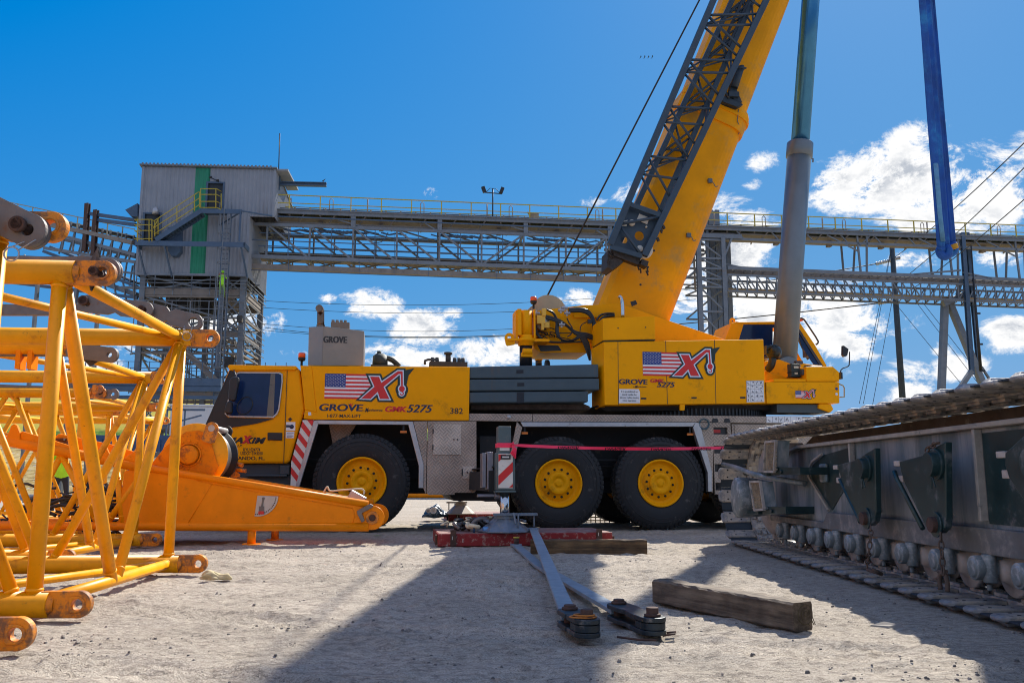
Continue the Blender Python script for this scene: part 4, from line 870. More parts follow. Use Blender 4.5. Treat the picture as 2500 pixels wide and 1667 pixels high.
m = MB(); m.loft([boomsec(tc_ - .42, wl + .03, wr + .035, .50), boomsec(tc_ - .02, wl + .03, wr + .05, .50), boomsec(tc_ + .06, wl + .0, wr + .02, .48)]); m.loft([boomsec(tc_ - .16, wl + .03, wr + .07, .52), boomsec(tc_ - .10, wl + .03, wr + .07, .52)]); m.build('boom_collar', YEL2, boom)
m = MB(); wl3 = wl - .05; wr3 = wr - .05; m.loft([boomsec(tc_ - .3, wl3, wr3, .40, .09, .32), boomsec(tc_ + 12.5, wl3, wr3, .40, .09, .32)]); m.build('boom_section', YEL2, boom)
m = MB()
for (u, v) in ((1621, 531), (1615, 567), (1597, 612), (1582, 652), (1564, 695), (1513, 717)):
    if u == 1513: continue
    q = CR.P(u, v, 1.035); m.tube(q, q + V3(0, .03, 0), .021, n=14)
poly([(1539, 737), (1552, 733), (1556, 742), (1543, 748)], 1.034, 1.06, m, dref=1.035); split_build(m, 'boom_hole', BLK, boom)
m = MB()
for (u, v, u2, v2) in ((1733, 442, 1753, 458), (1681, 575, 1699, 590)):
    q = CR.P(u, v, 1.02); m.box(q.x - .04, q.x + .04, .98, 1.05, q.z - .04, q.z + .04); m.path([q, q + V3(.06, -.03, -.04), CR.P(u2 - 6, v2, 1.0), CR.P(u2, v2 - 4, 1.05)], .008, smooth_pts=1)
m.path([CR.P(1803, 268, 1.0), CR.P(1800, 295, .97), CR.P(1808, 315, 1.1), CR.P(1803, 328, 1.1)], .008); split_build(m, 'cable_clip', mat('clip_grey', (.10, .12, .14), .5), boom)
m = MB(); q = CR.P
for L in ([(1762, 234), (1772, 240), (1803, 250), (1812, 258), (1800, 264), (1762, 250)], [(1780, 232), (1784, 205), (1800, 172), (1810, 176), (1805, 195), (1797, 222), (1810, 252), (1795, 250)]): poly(L, .86, 1.0, m, dref=.9)
m.tube(q(1792, 215, .85), q(1808, 166, .85), .075, n=14); m.tube(q(1800, 164, .85), q(1822, 167, .85), .018); m.tube(q(1806, 164, .85), q(1808, 172, .85), .09, n=14)
m.path([q(1780, 240, .85), q(1770, 225, .85), q(1778, 205, .85)], .03); m.box(q(1775, 235, .9).x, q(1800, 235, .9).x, .8, 1.0, q(1775, 240, .9).z, q(1775, 228, .9).z)
m.build('jib_latch', mat('latch_dark', (.025, .04, .055), .5, .2, var=.4), boom)
# stowed lattice jib -------------------------------------------------------
dn, df = .30, .86
def ln(u0, v0, u1, v1, d): return CR.P(u0, v0, d), CR.P(u1, v1, d)
NA = ln(1489, 598, 1742, 0, dn); NB_ = ln(1573, 625, 1871, 0, dn); FA = ln(1513, 590, 1788, 0, df); FB = ln(1575, 600, 1838, 0, df)
def lp(c, t): return c[0] + (c[1] - c[0]) * t
TE = 2.3; m = MB()
for c_, w_ in ((NA, .095), (NB_, .095), (FA, .08), (FB, .08)): m.bar(lp(c_, 0), lp(c_, TE), w_, w_ * 1.25, up=bn)
jib = m.build('lattice_jib', JIB, crane, bevel=.008)
m = MB(); per = 121 / 598; t = (598 - 433) / 598 * .5 + .02
ks = [(598 - y) / 598 for y in (433, 390, 308, 270, 185, 154, 67, 40)]
tt = [ks[0], ks[1], ks[2], ks[3], ks[4], ks[5], ks[6], ks[7]]
pairs = [(ks[i], ks[i + 1]) for i in range(0, 8, 2)]
for j in range(1, 7): pairs.append((pairs[3][0] + per * j, pairs[3][1] + per * j))
prev = .16
for (a, b_) in pairs:
    for tq in (a, b_): m.tube(lp(NA, tq), lp(NB_, tq + .008), .026, n=8)
    m.tube(lp(NA, b_), lp(NB_, b_ + per * .02 - .10 if False else max(b_ - per * .68, .1)), .026, n=8); m.tube(lp(NA, a), lp(NB_, max(a - per * .62, .06)), .024, n=8)
    m.tube(lp(FA, a + .03), lp(FB, a + .07), .022, n=8); m.tube(lp(FA, a + .03), lp(FB, a + .16), .022, n=8); m.tube(lp(FB, a + .07), lp(FA, a + .16), .02, n=8)
    m.tube(lp(FA, b_ + .02), lp(FB, b_ + .02), .02, n=6); m.tube(lp(FB, b_), lp(FA, b_ + per * .62), .022, n=8); m.tube(lp(FA, b_), lp(FB, b_ + per * .62), .022, n=8); m.tube(lp(NA, a), lp(FA, b_), .02, n=6); m.tube(lp(NB_, a), lp(FB, b_), .02, n=6); m.tube(lp(NA, a), lp(FB, b_), .018, n=6); m.tube(lp(NB_, a), lp(FB, a + per * .5), .02, n=6)
m.build('jib_lacing', JIB, jib)
m = MB()
for k in range(18): t0 = .80 + k * .05; m.bar(lp(FA, t0) * .45 + lp(FB, t0) * .55, lp(FA, t0 + .03) * .12 + lp(FB, t0 + .03) * .88, .06, .03)
m.bar(lp(FA, .8) * .5 + lp(FB, .8) * .5, lp(FA, 1.7) * .5 + lp(FB, 1.7) * .5, .10, .05); m.bar(lp(FA, .8) * .2 + lp(FB, .8) * .8, lp(FA, 1.7) * .2 + lp(FB, 1.7) * .8, .07, .05); m.build('jib_ladder', mat('ladder_dark', (.02, .03, .045), .5), jib)
# base plate with lightening holes and sheaves
m = MB(); PL = [(1537, 499), (1611, 526), (1566, 626), (1490, 603)]
def holed(L, holes, d, th, m):
    """triangulated plate with round holes"""
    bm = bmesh.new(); loops = [cpts(L, d)]
    for (u, v, r) in holes: c_ = CR(u, v, d); loops.append([(c_[0] + r * math.cos(2 * PI * i / 20), c_[1] + r * math.sin(2 * PI * i / 20)) for i in range(20)])
    es = []
    for lp_ in loops:
        vs = [bm.verts.new((x, d, z)) for x, z in lp_]
        for i in range(len(vs)): es.append(bm.edges.new((vs[i], vs[(i + 1) % len(vs)])))
    bmesh.ops.triangle_fill(bm, use_beauty=True, edges=es); bm.verts.index_update()
    m.add([v.co.copy() for v in bm.verts], [tuple(v.index for v in f.verts) for f in bm.faces])
    m.add([v.co + V3(0, th, 0) for v in bm.verts], [tuple(v.index for v in f.verts) for f in bm.faces])
    for lp_ in loops:
        n = len(lp_); m.add([(x, d, z) for x, z in lp_] + [(x, d + th, z) for x, z in lp_], [(i, (i + 1) % n, n + (i + 1) % n, n + i) for i in range(n)])
    bm.free()
holed(PL, [(1561, 576, .09), (1524, 586, .065)], dn + .12, .02, m)
m.bar(CR.P(1537, 499, dn), CR.P(1612, 526, dn), .09, .05, up=V3(0, 1, 0)); m.bar(CR.P(1490, 603, dn), CR.P(1566, 626, dn), .09, .06, up=V3(0, 1, 0)); m.tube(CR.P(1515, 547, dn), CR.P(1606, 530, dn), .028); m.tube(CR.P(1515, 552, dn), CR.P(1565, 622, dn), .028)
m.bar(CR.P(1492, 606, df), CR.P(1570, 628, df), .09, .06, up=V3(0, 1, 0)); m.build('jib_base_plate', JIB, jib)
m = MB()
for (u, v, r, d) in ((1572, 610, .17, dn + .2), (1548, 628, .15, dn + .26), (1543, 544, .06, dn + .1), (1562, 607, .06, dn + .1), (1578, 554, .018, dn + .1)):
    c_ = CR.P(u, v, d); m.lathe([(0, -.02), (r * .9, -.02), (r, -.01), (r, .03), (r * .9, .04), (0, .04)], c_, (0, 1, 0), 24)
poly([(1561, 522), (1586, 532), (1580, 548), (1565, 541), (1553, 540)], dn + .10, dn + .115, m, dref=dn + .1); poly([(1521, 540), (1532, 537), (1530, 552), (1519, 552)], dn + .10, dn + .115, m, dref=dn + .1)
split_build(m, 'jib_sheave', mat('sheave_nylon', (.60, .56, .48), .5, var=.1), jib)
m = MB(); rr = random.Random(4)
poly([(1484, 612), (1500, 612), (1522, 640), (1495, 659), (1483, 652)], dn + .1, df, m, dref=dn + .1); poly([(1500, 606), (1566, 630), (1560, 645), (1500, 622)], dn + .05, dn + .2, m, dref=dn); poly([(1568, 632), (1584, 638), (1580, 652), (1565, 645)], dn, dn + .2, m, dref=dn)
for k in range(16): u, v = (rr.uniform(1555, 1582), rr.uniform(636, 668)) if k < 10 else (rr.uniform(1484, 1500), rr.uniform(604, 650)); q1 = CR.P(u, v, dn + .1); m.tube(q1, q1 + V3(rr.uniform(-.04, .04), rr.uniform(-.05, .05), -.07), .016, n=6)
for (u, v) in ((1612, 556), (1604, 580), (1618, 550)): q1 = CR.P(u, v, dn); m.bar(q1, q1 + V3(.03, 0, -.07), .05, .04)
m.build('jib_hinge', mat('hinge_rusty', (.045, .035, .03), .6, .3, var=.6, vs=20), jib)
# lift cylinder -------------------------------------------------------------
C0 = CR.P(1913, 905, 1.5); Cm = CR.P(1953.5, 350, 1.5); cd = (Cm - C0).normalized(); rb = (CR(1981, 352, 1.5)[0] - CR(1926, 352, 1.5)[0]) / 2
m = MB(); Lb = (Cm - C0).length; m.tube(C0, Cm, rb * .97, n=36); m.lathe([(rb * .97, -.32), (rb * 1.07, -.31), (rb * 1.07, -.02), (rb * 1.0, .0), (rb * .9, .01)], Cm, cd, 36); m.tube(C0 - V3(0, .25, 0), C0 + V3(0, .25, 0), .25, n=20)
m.tube(Cm - cd * .32 + V3(-.22, -.03, 0), Cm - cd * .32 + V3(-.15, 0, 0), .02); m.path([Cm - cd * .33 + V3(rb, 0, 0), Cm - cd * .33 + V3(rb + .06, 0, 0), Cm - cd * .4 + V3(rb + .06, 0, 0)], .018)
cyl = m.build('lift_cylinder', mat('cylinder_grey', (.15, .18, .20), .38, .25, var=.12, vs=2, dirt=((.2, .17, .14), .25, 4)), crane)
m = MB(); m.tube(Cm - cd * .05, Cm + cd * 8.5, rb * .745, n=40); m.build('cylinder_rod', mat('rod_chrome_sky_tint', (.05, .20, .36), .18, .6, var=.1, vs=3), cyl)  # blue base colour stands in for sky reflected in the chrome

# hoist rope
m = MB(); q0 = CR.P(1321, 752, 1.4); q1 = CR.P(1708, 0, 1.4); m.tube(q0, q0 + (q1 - q0) * 2.2, .017, n=8); m.build('hoist_rope', mat('rope_dark', (.02, .02, .022), .5), crane)
# operator cab (far side) -----------------------------------------------------
m = MB(); OC = [(1769, 900), (1771, 826), (1786, 788), (1797, 786), (1942, 784), (1948, 780), (2018, 893), (2018, 931), (1769, 931)]
d0, d1 = 2.05, 2.95
def frame_poly(L, ins, d0, d1, m):
    o_ = cpts(L, d0); i_ = cpts(ins, d0); n = len(L)
    for dd in (d0, d1): m.add([(x, dd, z) for x, z in o_] + [(x, dd, z) for x, z in i_], [(i, (i + 1) % n, n + (i + 1) % n, n + i) for i in range(n)])
    m.add([(x, dd, z) for dd in (d0, d1) for x, z in o_], [(i, (i + 1) % n, n + (i + 1) % n, n + i) for i in range(n)])
    m.add([(x, dd, z) for dd in (d0, d1) for x, z in i_], [(i, (i + 1) % n, n + (i + 1) % n, n + i) for i in range(n)])
poly([(1769, 900), (1771, 826), (1786, 788), (1797, 786), (1817, 788), (1804, 831), (1804, 900)], d0, d1, m, dref=d0)
poly([(1797, 786), (1942, 784), (1948, 779), (1952, 786), (1944, 792), (1797, 792)], d0, d1, m, dref=d0)
poly([(1804, 870), (2018, 893), (2018, 931), (1804, 931)], d0, d1, m, dref=d0)
for dd in (d0, d1 - .07): poly([(1944, 779), (1950, 783), (1990, 842), (2019, 893), (2009, 893), (1940, 792)], dd, dd + .07, m, dref=d0)
oc = m.build('operator_cab', YEL, crane, bevel=.01)
m = MB(); poly([(1814, 791), (1940, 791), (1951, 800), (2008, 893), (1990, 893), (1960, 850), (1945, 800), (1886, 800), (1886, 870), (1803, 870), (1803, 832)], d0 + .01, d0 + .03, m, dref=d0); m.build('cab_window', GLS, oc)
m = MB(); poly([(1938, 792), (1944, 792), (2009, 893), (2002, 893)], d0 - .01, d0 + .005, m, dref=d0); poly([(1876, 792), (1888, 792), (1888, 872), (1876, 872)], d0 + .03, d0 + .3, m, dref=d0)
m.path([CR.P(1958, 815, 2.5), CR.P(1975, 850, 2.5), CR.P(1990, 890, 2.5)], .02); m.path([CR.P(1968, 815, 2.3), CR.P(1986, 850, 2.3), CR.P(1996, 890, 2.3)], .015); m.path([CR.P(1970, 835, 2.4), CR.P(1988, 855, 2.4)], .015)
poly([(1939, 806), (1955, 803), (1985, 868), (1973, 878)], 2.7, 2.75, m, dref=2.7); q = CR.P(1970, 858, 2.5); m.box(q.x - .05, q.x + .05, 2.45, 2.6, q.z - .12, q.z + .08); m.build('cab_interior', mat('interior_dark', (.05, .045, .05), .6, var=.5), oc)
m = MB(); m.path([CR.P(1945, 777, 2.1), CR.P(1960, 776, 2.1), CR.P(1970, 790, 2.1), CR.P(1998, 832, 2.1), CR.P(1997, 838, 2.1), CR.P(1992, 841, 2.1)], .018, smooth_pts=1); m.build('cab_handrail', mat('handrail_dark', (.06, .045, .03), .5), oc)
m = MB(); q = CR.P(1788, 783, 2.2); m.lug(q, (0, 0, 1), (0, 1, 0), .06, .022, .12, .03); q = CR.P(1943, 780, 2.2); m.lug(q, (0, 0, 1), (0, 1, 0), .05, .02, .1, .03); split_build(m, 'cab_lug', YEL, oc)
q = CR.P(1954, 782, 2.2); m = MB(); m.box(q.x - .05, q.x + .04, 2.15, 2.3, q.z - .015, q.z + .02); m.build('cab_lamp', BEAC, oc)
# outrigger on the near side -----------------------------------------------
dj = -3.05
JX = lambda u, v: CR.P(u, v, dj)
m = MB(); a = CR(1212, 1104, dj); c = CR(1258, 1193, dj); xm = (a[0] + c[0]) / 2
m.box(a[0], c[0], dj, dj + .22, c[1] - .02, a[1] + .0); b_ = CR(1216, 1040, dj); e_ = CR(1248, 1101, dj); m.box(b_[0], e_[0], dj + .01, dj + .2, e_[1] - .03, b_[1]); m.box(a[0] - .01, c[0] + .01, dj - .01, dj + .24, c[1] - .05, c[1] - .02)
jack = m.build('outrigger_jack', mat('jack_slate', (.085, .12, .125), .45, .1, var=.2, dirt=((.2, .18, .15), .3, 6)), crane, bevel=.012)
m = MB(); m.box(xm - .2, xm + .2, dj + .22, 1.2, .70, .98); m.box(xm - .16, xm + .16, dj + .22, 1.2, 1.02, 1.04); m.build('outrigger_beam', DARK, jack)
m = MB(); c1 = CR(1217, 1107, dj - .012); c2 = CR(1252, 1191, dj - .012); m.box(c1[0], c2[0], dj - .012, dj - .001, c2[1], c1[1]); c3 = CR(1220, 1086, dj); c4 = CR(1244, 1100, dj); m.box(c3[0], c4[0], dj - .002, dj + .009, c4[1], c3[1]); pn = m.build('warning_board', OFFW, jack)
m = MB(); W = [(c1[0], c1[1]), (c2[0], c1[1]), (c2[0], c2[1]), (c1[0], c2[1])]; hh = c1[1] - c2[1]; ww = c2[0] - c1[0]
for k in (0, 1): 
    s0 = c2[1] + hh * (.10 + .62 * k * 0) ; pass
pl = clip(clip([(c1[0], c2[1] + .01), (c2[0], c2[1] + .01), (c2[0], c1[1] - .01), (c1[0], c1[1] - .01)], -.95, 1, c2[1] + hh * .08 - .95 * c1[0]), .95, -1, -(c2[1] + hh * .36 - .95 * c1[0])); m.prism(pl, dj - .016, dj - .0125)
pl = clip([(c1[0], c2[1] + .01), (c2[0], c2[1] + .01), (c2[0], c1[1] - .01), (c1[0], c1[1] - .01)], -.95, 1, c2[1] + hh * .76 - .95 * c1[0]); m.prism(pl, dj - .016, dj - .0125)
pl = clip([(c1[0], c2[1] + .01), (c2[0], c2[1] + .01), (c2[0], c1[1] - .01), (c1[0], c1[1] - .01)], .95, -1, -(c2[1] - hh * .28 - .95 * c1[0])); 
if len(pl) > 2: m.prism(pl, dj - .016, dj - .0125)
m.build('red_stripe', RED, pn)
m = MB(); c5 = CR(1222, 1110, dj); c6 = CR(1246, 1121, dj); m.box(c5[0], c6[0], dj - .022, dj - .018, c6[1], c5[1]); m.box(c5[0] + .02, c6[0] - .02, dj - .0245, dj - .0225, c6[1] + .02, c5[1] - .02, 1); m.build('plate', [BLK, OFFW], pn)
m = MB(); m.tube((xm, dj + .11, CR(1230, 1200, dj)[1] + .05), (xm, dj + .11, .24), .065, n=32); m.build('jack_rod', CHR, jack)
m = MB()
def padshape(m, x, y, zt, zb, rt, rb_, k=24):
    m.lathe([(rt * .55, zt + .05), (rt, zt + .045), (rt, zt)], (x, y, 0), (0, 0, 1), k, sm=False)
    m.lathe([(0, zt), (rt * 1.02, zt), (rb_ * .96, zb + .02), (rb_, zb + .02), (rb_, zb), (0, zb)], (x, y, 0), (0, 0, 1), 8, sm=False)
zmat = .17
padshape(m, xm, dj + .11, .345, zmat + .002, .15, .36)
for s_ in (-1, 1): m.box(xm - .25 * s_ - .02, xm - .25 * s_ + .02, dj - .05, dj + .3, .30, .33)
m.box(xm - .17, xm + .42, dj - .06, dj + .02, .385, .42); m.tube((xm + .09, dj - .1, .43), (xm + .11, dj - .15, .28), .012); m.tube((xm + .15, dj - .12, .42), (xm + .15, dj - .12, .22), .012); m.tube((xm + .38, dj, .42), (xm + .38, dj, .24), .012)
m.build('outrigger_pad', PAD, jack, bevel=.006)
m = MB(); m.path([JX(1195, 1105) + V3(0, .3, 0), JX(1198, 1104) + V3(0, .3, 0), JX(1205, 1104) + V3(0, .3, 0)], .02)
for k, (ua, ub) in enumerate(((1176, 1186), (1188, 1203))):
    p, q = CR(ua, 1106 - 3 * k, dj + .3), CR(ub, 1190 + 4 * k, dj + .3); m.box(p[0], q[0], dj + .26, dj + .5, q[1], p[1])
p, q = CR(1166, 1206, dj + .2), CR(1209, 1213, dj + .2); m.box(p[0], q[0], dj + .2, dj + .3, q[1], p[1]); q = CR.P(1208, 1210, dj + .2); m.tube(q, q + V3(.12, 0, 0), .05, n=14); m.build('jack_bracket', mat('bracket_alu', (.22, .21, .24), .35, .6, var=.3), jack, bevel=.01)
# far-side outrigger
xf = CR(1125, 1230, 4.2)[0]; yf = CR.L(grd(1124, 1256, .14))[1]; xf = CR.L(grd(1124, 1256, .14))[0]
m = MB(); m.box(xf - .14, xf + .14, yf - .14, yf + .14, .62, 1.5); m.box(xf - .12, xf + .12, 2.4, yf, .75, .98); jf = m.build('outrigger_jack', DARK, crane, bevel=.01)
m = MB(); m.tube((xf, yf, .62), (xf, yf, .30), .06, n=24); m.build('jack_rod', CHR, jf)
m = MB(); padshape(m, xf, yf, .33, .152, .13, .32); m.box(xf - .3, xf + .13, yf - .12, yf - .05, .38, .41); m.tube((xf - .25, yf - .1, .38), (xf - .25, yf - .1, .24), .012); m.build('outrigger_pad', mat('pad_pale', (.30, .26, .22), .55, .3, var=.3), jf)
# ------------------------------------------------------------------ lattice boom sections on the left
YW = math.radians(4.3)
def part(fn, name, mats, parent, **k):
    m = MB(); fn(m); return m.build(name, mats, parent, **k)
def tube_part(name, a, b_, r, parent, mat_=None, n=18, ends=True):
    m = MB(); m.tube(a, b_, r, n=n); a = Vector(a); b_ = Vector(b_); d_ = (b_ - a).normalized()
    if name != 'chord':
        for q_ in (a + d_ * .088, b_ - d_ * .088): m.lathe([(r, -.009), (r + .005, -.004), (r + .005, .004), (r, .009)], q_, d_, n)
    return m.build(name, mat_ or ORGL, parent)
SW, SH, CRAD = 2.65, 2.08, .08
def lattice_section(root, W=SW, Hh=SH, L=9.0, zb=.10, bays=(0, -1.07, -2.14, -3.2, -4.3, -5.4, -6.5, -7.6, -8.7)):
    zt = zb + Hh
    for (y, z) in ((0, zb), (0, zt), (W, zb), (W, zt)):
        c = tube_part('chord', (-L, y, z), (.10, y, z), CRAD, root, n=24)
        m = MB()
        m.lathe([(CRAD * 1.0, -.05), (CRAD * .99, .0), (CRAD * .8, .05), (CRAD * .55, .07)], (.06, y, z), (1, 0, 0), 24)
        m.lug((.27, y, z), (1, 0, 0), (0, 1, 0), .082, .034, .22, .055, n=36, hw=.08); m.lug((.27, y, z), (1, 0, 0), (0, 1, 0), .05, .034, .05, .075, n=28)
        m.build('lug', ORG2, c, bevel=.006)
    mid = (0, W / 2, zb)
    for a, b_, r in (((0, 0, zb), (0, 0, zt), .048), ((0, W, zb), (0, W, zt), .046), ((0, 0, zb), (0, W, zb), .043), ((0, 0, zt), (0, W, zt), .043),
                     ((0, W / 2 - .05, zb), (0, 0.03, zt), .046), ((0, W / 2 + .05, zb), (0, W - .03, zt), .04)):
        tube_part('end_brace', a, b_, r, root)
    for y, sh in ((0, .1), (W, 0)):
        up = False; xs_ = [b_ for b_ in bays]
        for i in range(len(xs_) - 1):
            za, zc = (zt, zb) if (i % 2 == 0) == (y == W) else (zb, zt)
            tube_part('side_brace', (xs_[i] - (.05 if i else 0) - (sh if i == 0 else 0), y, za), (xs_[i + 1] + .04, y, zc), .04, root)
    for z in (zb, zt):
        for i in range(0, len(bays) - 1):
            ya, yb = (W, 0) if (i % 2 == 0) else (0, W)
            tube_part('cross_brace', (bays[i] - .05, ya, z), (bays[i + 1], yb, z), .032, root)
specs = [((-2.93, 5.55), 'second orange lattice boom section from the camera, standing with open end and steel pendant link'),
         ((-4.63, 8.8), 'third orange lattice boom section, between the second one and the solid boom foot'),
         ((-6.62, 13.5), 'big orange lattice boom section with grey pendant bar, just behind the solid boom foot'),
         ((-7.9, 17.2), 'farthest orange lattice boom section in the row, last before the grassy bank')]
secs = []
for (xy, lab) in specs:
    r = thing('boom_section', lab, 'boom section', (*xy, 0), YW, 'orange lattice boom sections lying in a row'); lattice_section(r); secs.append(r)
x0 = -2.72 + SW * math.sin(YW); y0 = 4.5 - SW * math.cos(YW)
s0 = thing('boom_section', 'nearest orange lattice boom section cut by the left edge of the view', 'boom section', (x0, y0, 0), YW, 'orange lattice boom sections lying in a row'); lattice_section(s0, L=6, bays=(0, -1.07, -2.14, -3.2, -4.3, -5.4))
S1 = Frame((-2.93, 5.55), YW); S2 = Frame((-4.63, 8.8), YW); S0 = Frame((x0, y0), YW); S3 = Frame((-6.62, 13.5), YW)
# steel pendant links riding on the sections
def pend(Fr, owner_xy, label, build):
    r = thing('pendant_link', label, 'pendant link', (Fr.o.x, Fr.o.y, 0), Fr.yaw, 'grey steel pendant links on the boom sections'); build(r, Fr); return r
def plink(Fr, a, b_, d, w, th, name, r, hole=.03, matr=None):
    """flat bar with round eye ends between two pixel points"""
    p = Fr.P(*a, d); q = Fr.P(*b_, d); dr = (q - p).normalized(); m = MB(); L = (q - p).length
    m.lug(q, dr, (0, 1, 0), w, hole, L / 2, th, n=32, hw=w * .96); m.lug(p, -dr, (0, 1, 0), w, hole, L / 2, th, n=32, hw=w * .96); return m.build(name, matr or LINK, r, bevel=.004)
def pin(Fr, c, d0, d1, rad, r, nm='pin'):
    p = Fr.P(*c, (d0 + d1) / 2); m = MB(); m.tube((p.x, d0, p.z), (p.x, d1, p.z), rad * .8, n=20); m.tube((p.x, d0, p.z), (p.x, d0 + .03, p.z), rad, n=24); m.build(nm, RUST, r, bevel=.004)
def b0(r, Fr):
    p = plink(Fr, (-420, 320), (70, 563), SW - .12, .092, .035, 'link_plate', r); plink(Fr, (-420, 320), (79, 568), SW - .05, .092, .035, 'link_plate', r); pin(Fr, (64, 560), SW - .17, SW + .05, .042, r)
    c = Fr.P(28, 620, SW - .15); m = MB(); m.path([c + V3(.037 * math.cos(a * PI / 10), 0, .037 * math.sin(a * PI / 10)) for a in range(20)], .0045, 6, close=True); m.path([c + V3(.03, 0, .02), Fr.P(88, 585, SW - .15)], .003, 5); m.path([c + V3(-.02, 0, .03), Fr.P(60, 590, SW - .15)], .003, 5); m.build('safety_clip', STEEL, r)
pend(S0, 0, 'rust-edged steel link plate pinned near the top left edge, coming down from out of view', b0)
def b1(r, Fr):
    m = MB(); p, q = Fr.P(-600, 757, SW - .02), Fr.P(215, 757, SW - .02); m.bar(p, q, .05, .105); m.build('link_bar', LINK, r, bevel=.004)
    plink(Fr, (214, 742), (352, 757), SW - .07, .085, .03, 'link_plate', r, .025); plink(Fr, (214, 742), (349, 757), SW + .05, .085, .03, 'link_plate', r, .025); plink(Fr, (352, 757), (473, 787), SW, .085, .045, 'link_plate', r, .045)
    pin(Fr, (213, 738), SW - .12, SW + .1, .045, r); pin(Fr, (352, 757), SW - .10, SW + .1, .03, r)
    c = Fr.P(456, 821, SW - .13); m = MB(); m.path([c + V3(.04 * math.cos(a * PI / 10), 0, .04 * math.sin(a * PI / 10)) for a in range(20)], .0045, 6, close=True); m.path([c + V3(-.03, 0, .03), Fr.P(450, 795, SW - .1)], .003, 5); m.path([c + V3(.03, 0, .03), Fr.P(470, 797, SW - .1)], .003, 5); m.build('safety_clip', STEEL, r)
pend(S1, 0, 'long grey pendant bar with rusty link plates along the second section', b1)
def b1b(r, Fr):
    m = MB(); p, q = Fr.P(-400, 640, .16), Fr.P(240, 640, .16); m.bar(p, q, .04, .07); m.build('link_bar', LINK, r, bevel=.004)
    plink(Fr, (200, 655), (262, 661), .09, .085, .03, 'link_plate', r, .025); plink(Fr, (200, 655), (268, 663), .18, .085, .03, 'link_plate', r, .025); pin(Fr, (246, 672), -.06, .22, .03, r)
pend(S1, 0, 'rusty double link plate pinned behind the near top lug of the second section', b1b)
def b2(r, Fr):
    m = MB(); p, q = Fr.P(-400, 860, .0), Fr.P(210, 860, .0); m.bar(p, q, .05, .085); m.build('link_bar', LINK, r, bevel=.004)
    plink(Fr, (180, 857), (268, 866), -.03, .08, .03, 'link_plate', r, .025); plink(Fr, (180, 857), (271, 867), .04, .08, .03, 'link_plate', r, .025)
    m = MB(); 
    for u in (43, 72): a = Fr.P(u, 852, -.06); m.box(a.x - .01, a.x + .035, -.07, .07, a.z - .2, a.z + .02)
    m.build('link_bracket', ORG, r)
pend(S2, 0, 'grey pendant bar held by orange brackets on top of the third boom section', b2)
def b3(r, Fr):
    m = MB(); p, q = Fr.P(-300, 936, .0), Fr.P(190, 953, .0); m.bar(p, q, .05, .10); m.build('link_bar', LINK, r, bevel=.004)
    for (u, v) in ((190, 945), (276, 962)): c = Fr.P(u, v, .03); m = MB(); m.lug(c, (1, 0, 0), (0, 1, 0), .09, .03, .2, .05, hw=.07); m.build('link_plate', LINK, r)
    c = Fr.P(242, 950, -.02); m = MB(); m.lug(c, (1, 0, 0), (0, 1, 0), .07, .035, .1, .04); m.build('link_eye', ORG2, r)
pend(S3, 0, 'grey pendant bar on top of the boom section behind the winch', b3)
# ------------------------------------------------------------------ solid boom foot with winch
BFr = Frame((-1.86, 12.0), YW); bf = thing('winch_boom_butt', 'solid plated orange boom foot with winch drum, tapering to a tip beside the front wheel', 'boom foot', (-1.86, 12.0, 0), YW)
def bp(L, d=0): return [BFr(u, v, d) for u, v in L]
cx_, cz_ = BFr(909, 1263.6, 0); R_ = .160
arc = [(cx_ + R_ * math.cos(math.radians(a)), cz_ + R_ * math.sin(math.radians(a))) for a in range(-95, 80, 12)]
for d, nm in ((0, 'side_plate'), (.95, 'side_plate')):
    m = MB(); P = bp([(352, 1139), (700, 1196), (884, 1230)]) + arc[::-1] + bp([(286, 1292), (290, 1260), (303, 1150)])
    m.prism(P, d, d + .04); m.build(nm, ORG, bf, bevel=.006)
m = MB(); m.lathe([(.052, -.012), (.05, .0)], (cx_, 0, cz_), (0, 1, 0), 28); m.tube((cx_, -.004, cz_), (cx_, .99, cz_), .046, n=24, mi=1); m.lathe([(.05, 0), (.052, -.012), (.085, -.012), (.09, 0)], (cx_, 0, cz_), (0, 1, 0), 28, sm=False); m.build('foot_pin_hole', [ORG2, RUST], bf)
for d in (.02, .97):
    a, b_ = BFr.P(344, 1140, 0), BFr.P(898, 1231, 0); q = BFr.P(-160, 1042, 0)
    for A_, B_ in ((a, b_), (q, a)): m = MB(); m.tube((A_.x, d, A_.z), (B_.x, d, B_.z), .05 if A_ is a else .068, n=18); m.build('top_chord', ORG, bf)
    A_, B_ = BFr.P(-200, 1283, 0), BFr.P(900, 1286, 0); m = MB(); m.tube((A_.x, d, A_.z), (B_.x, d, B_.z), .058, n=18); m.build('bottom_chord', ORG, bf)
m = MB(); P = bp([(330, 1150), (620, 1192), (620, 1280), (330, 1280)]); m.prism([P[0], P[1], (P[1][0], P[1][1] - .04), (P[0][0], P[0][1] - .04)], .04, .95)
m.prism([P[3], P[2], (P[2][0], P[2][1] + .04), (P[3][0], P[3][1] + .04)], .04, .95); x = BFr(300, 1200)[0]; m.box(x, x + .03, .04, .95, .25, .95); x = BFr(800, 1250)[0]; m.box(x, x + .03, .04, .95, .25, .52); m.build('web_plate', ORG, bf)
m = MB(); 
for L in ([(517, 1181), (460, 1275)], [(517, 1181), (480, 1172)], [(460, 1276), (300, 1276)], [(517, 1181), (860, 1240)], [(460, 1276), (860, 1280)], [(860, 1240), (866, 1258), (860, 1280)]): m.path([BFr.P(u, v, -.002) for u, v in L], .006, 5)
m.build('weld_seam', ORG, bf)
m = MB(); c = BFr.P(630.5, 1211, -.004); ang = [math.radians(a) for a in range(-98, 1, 7)]; rg = .265
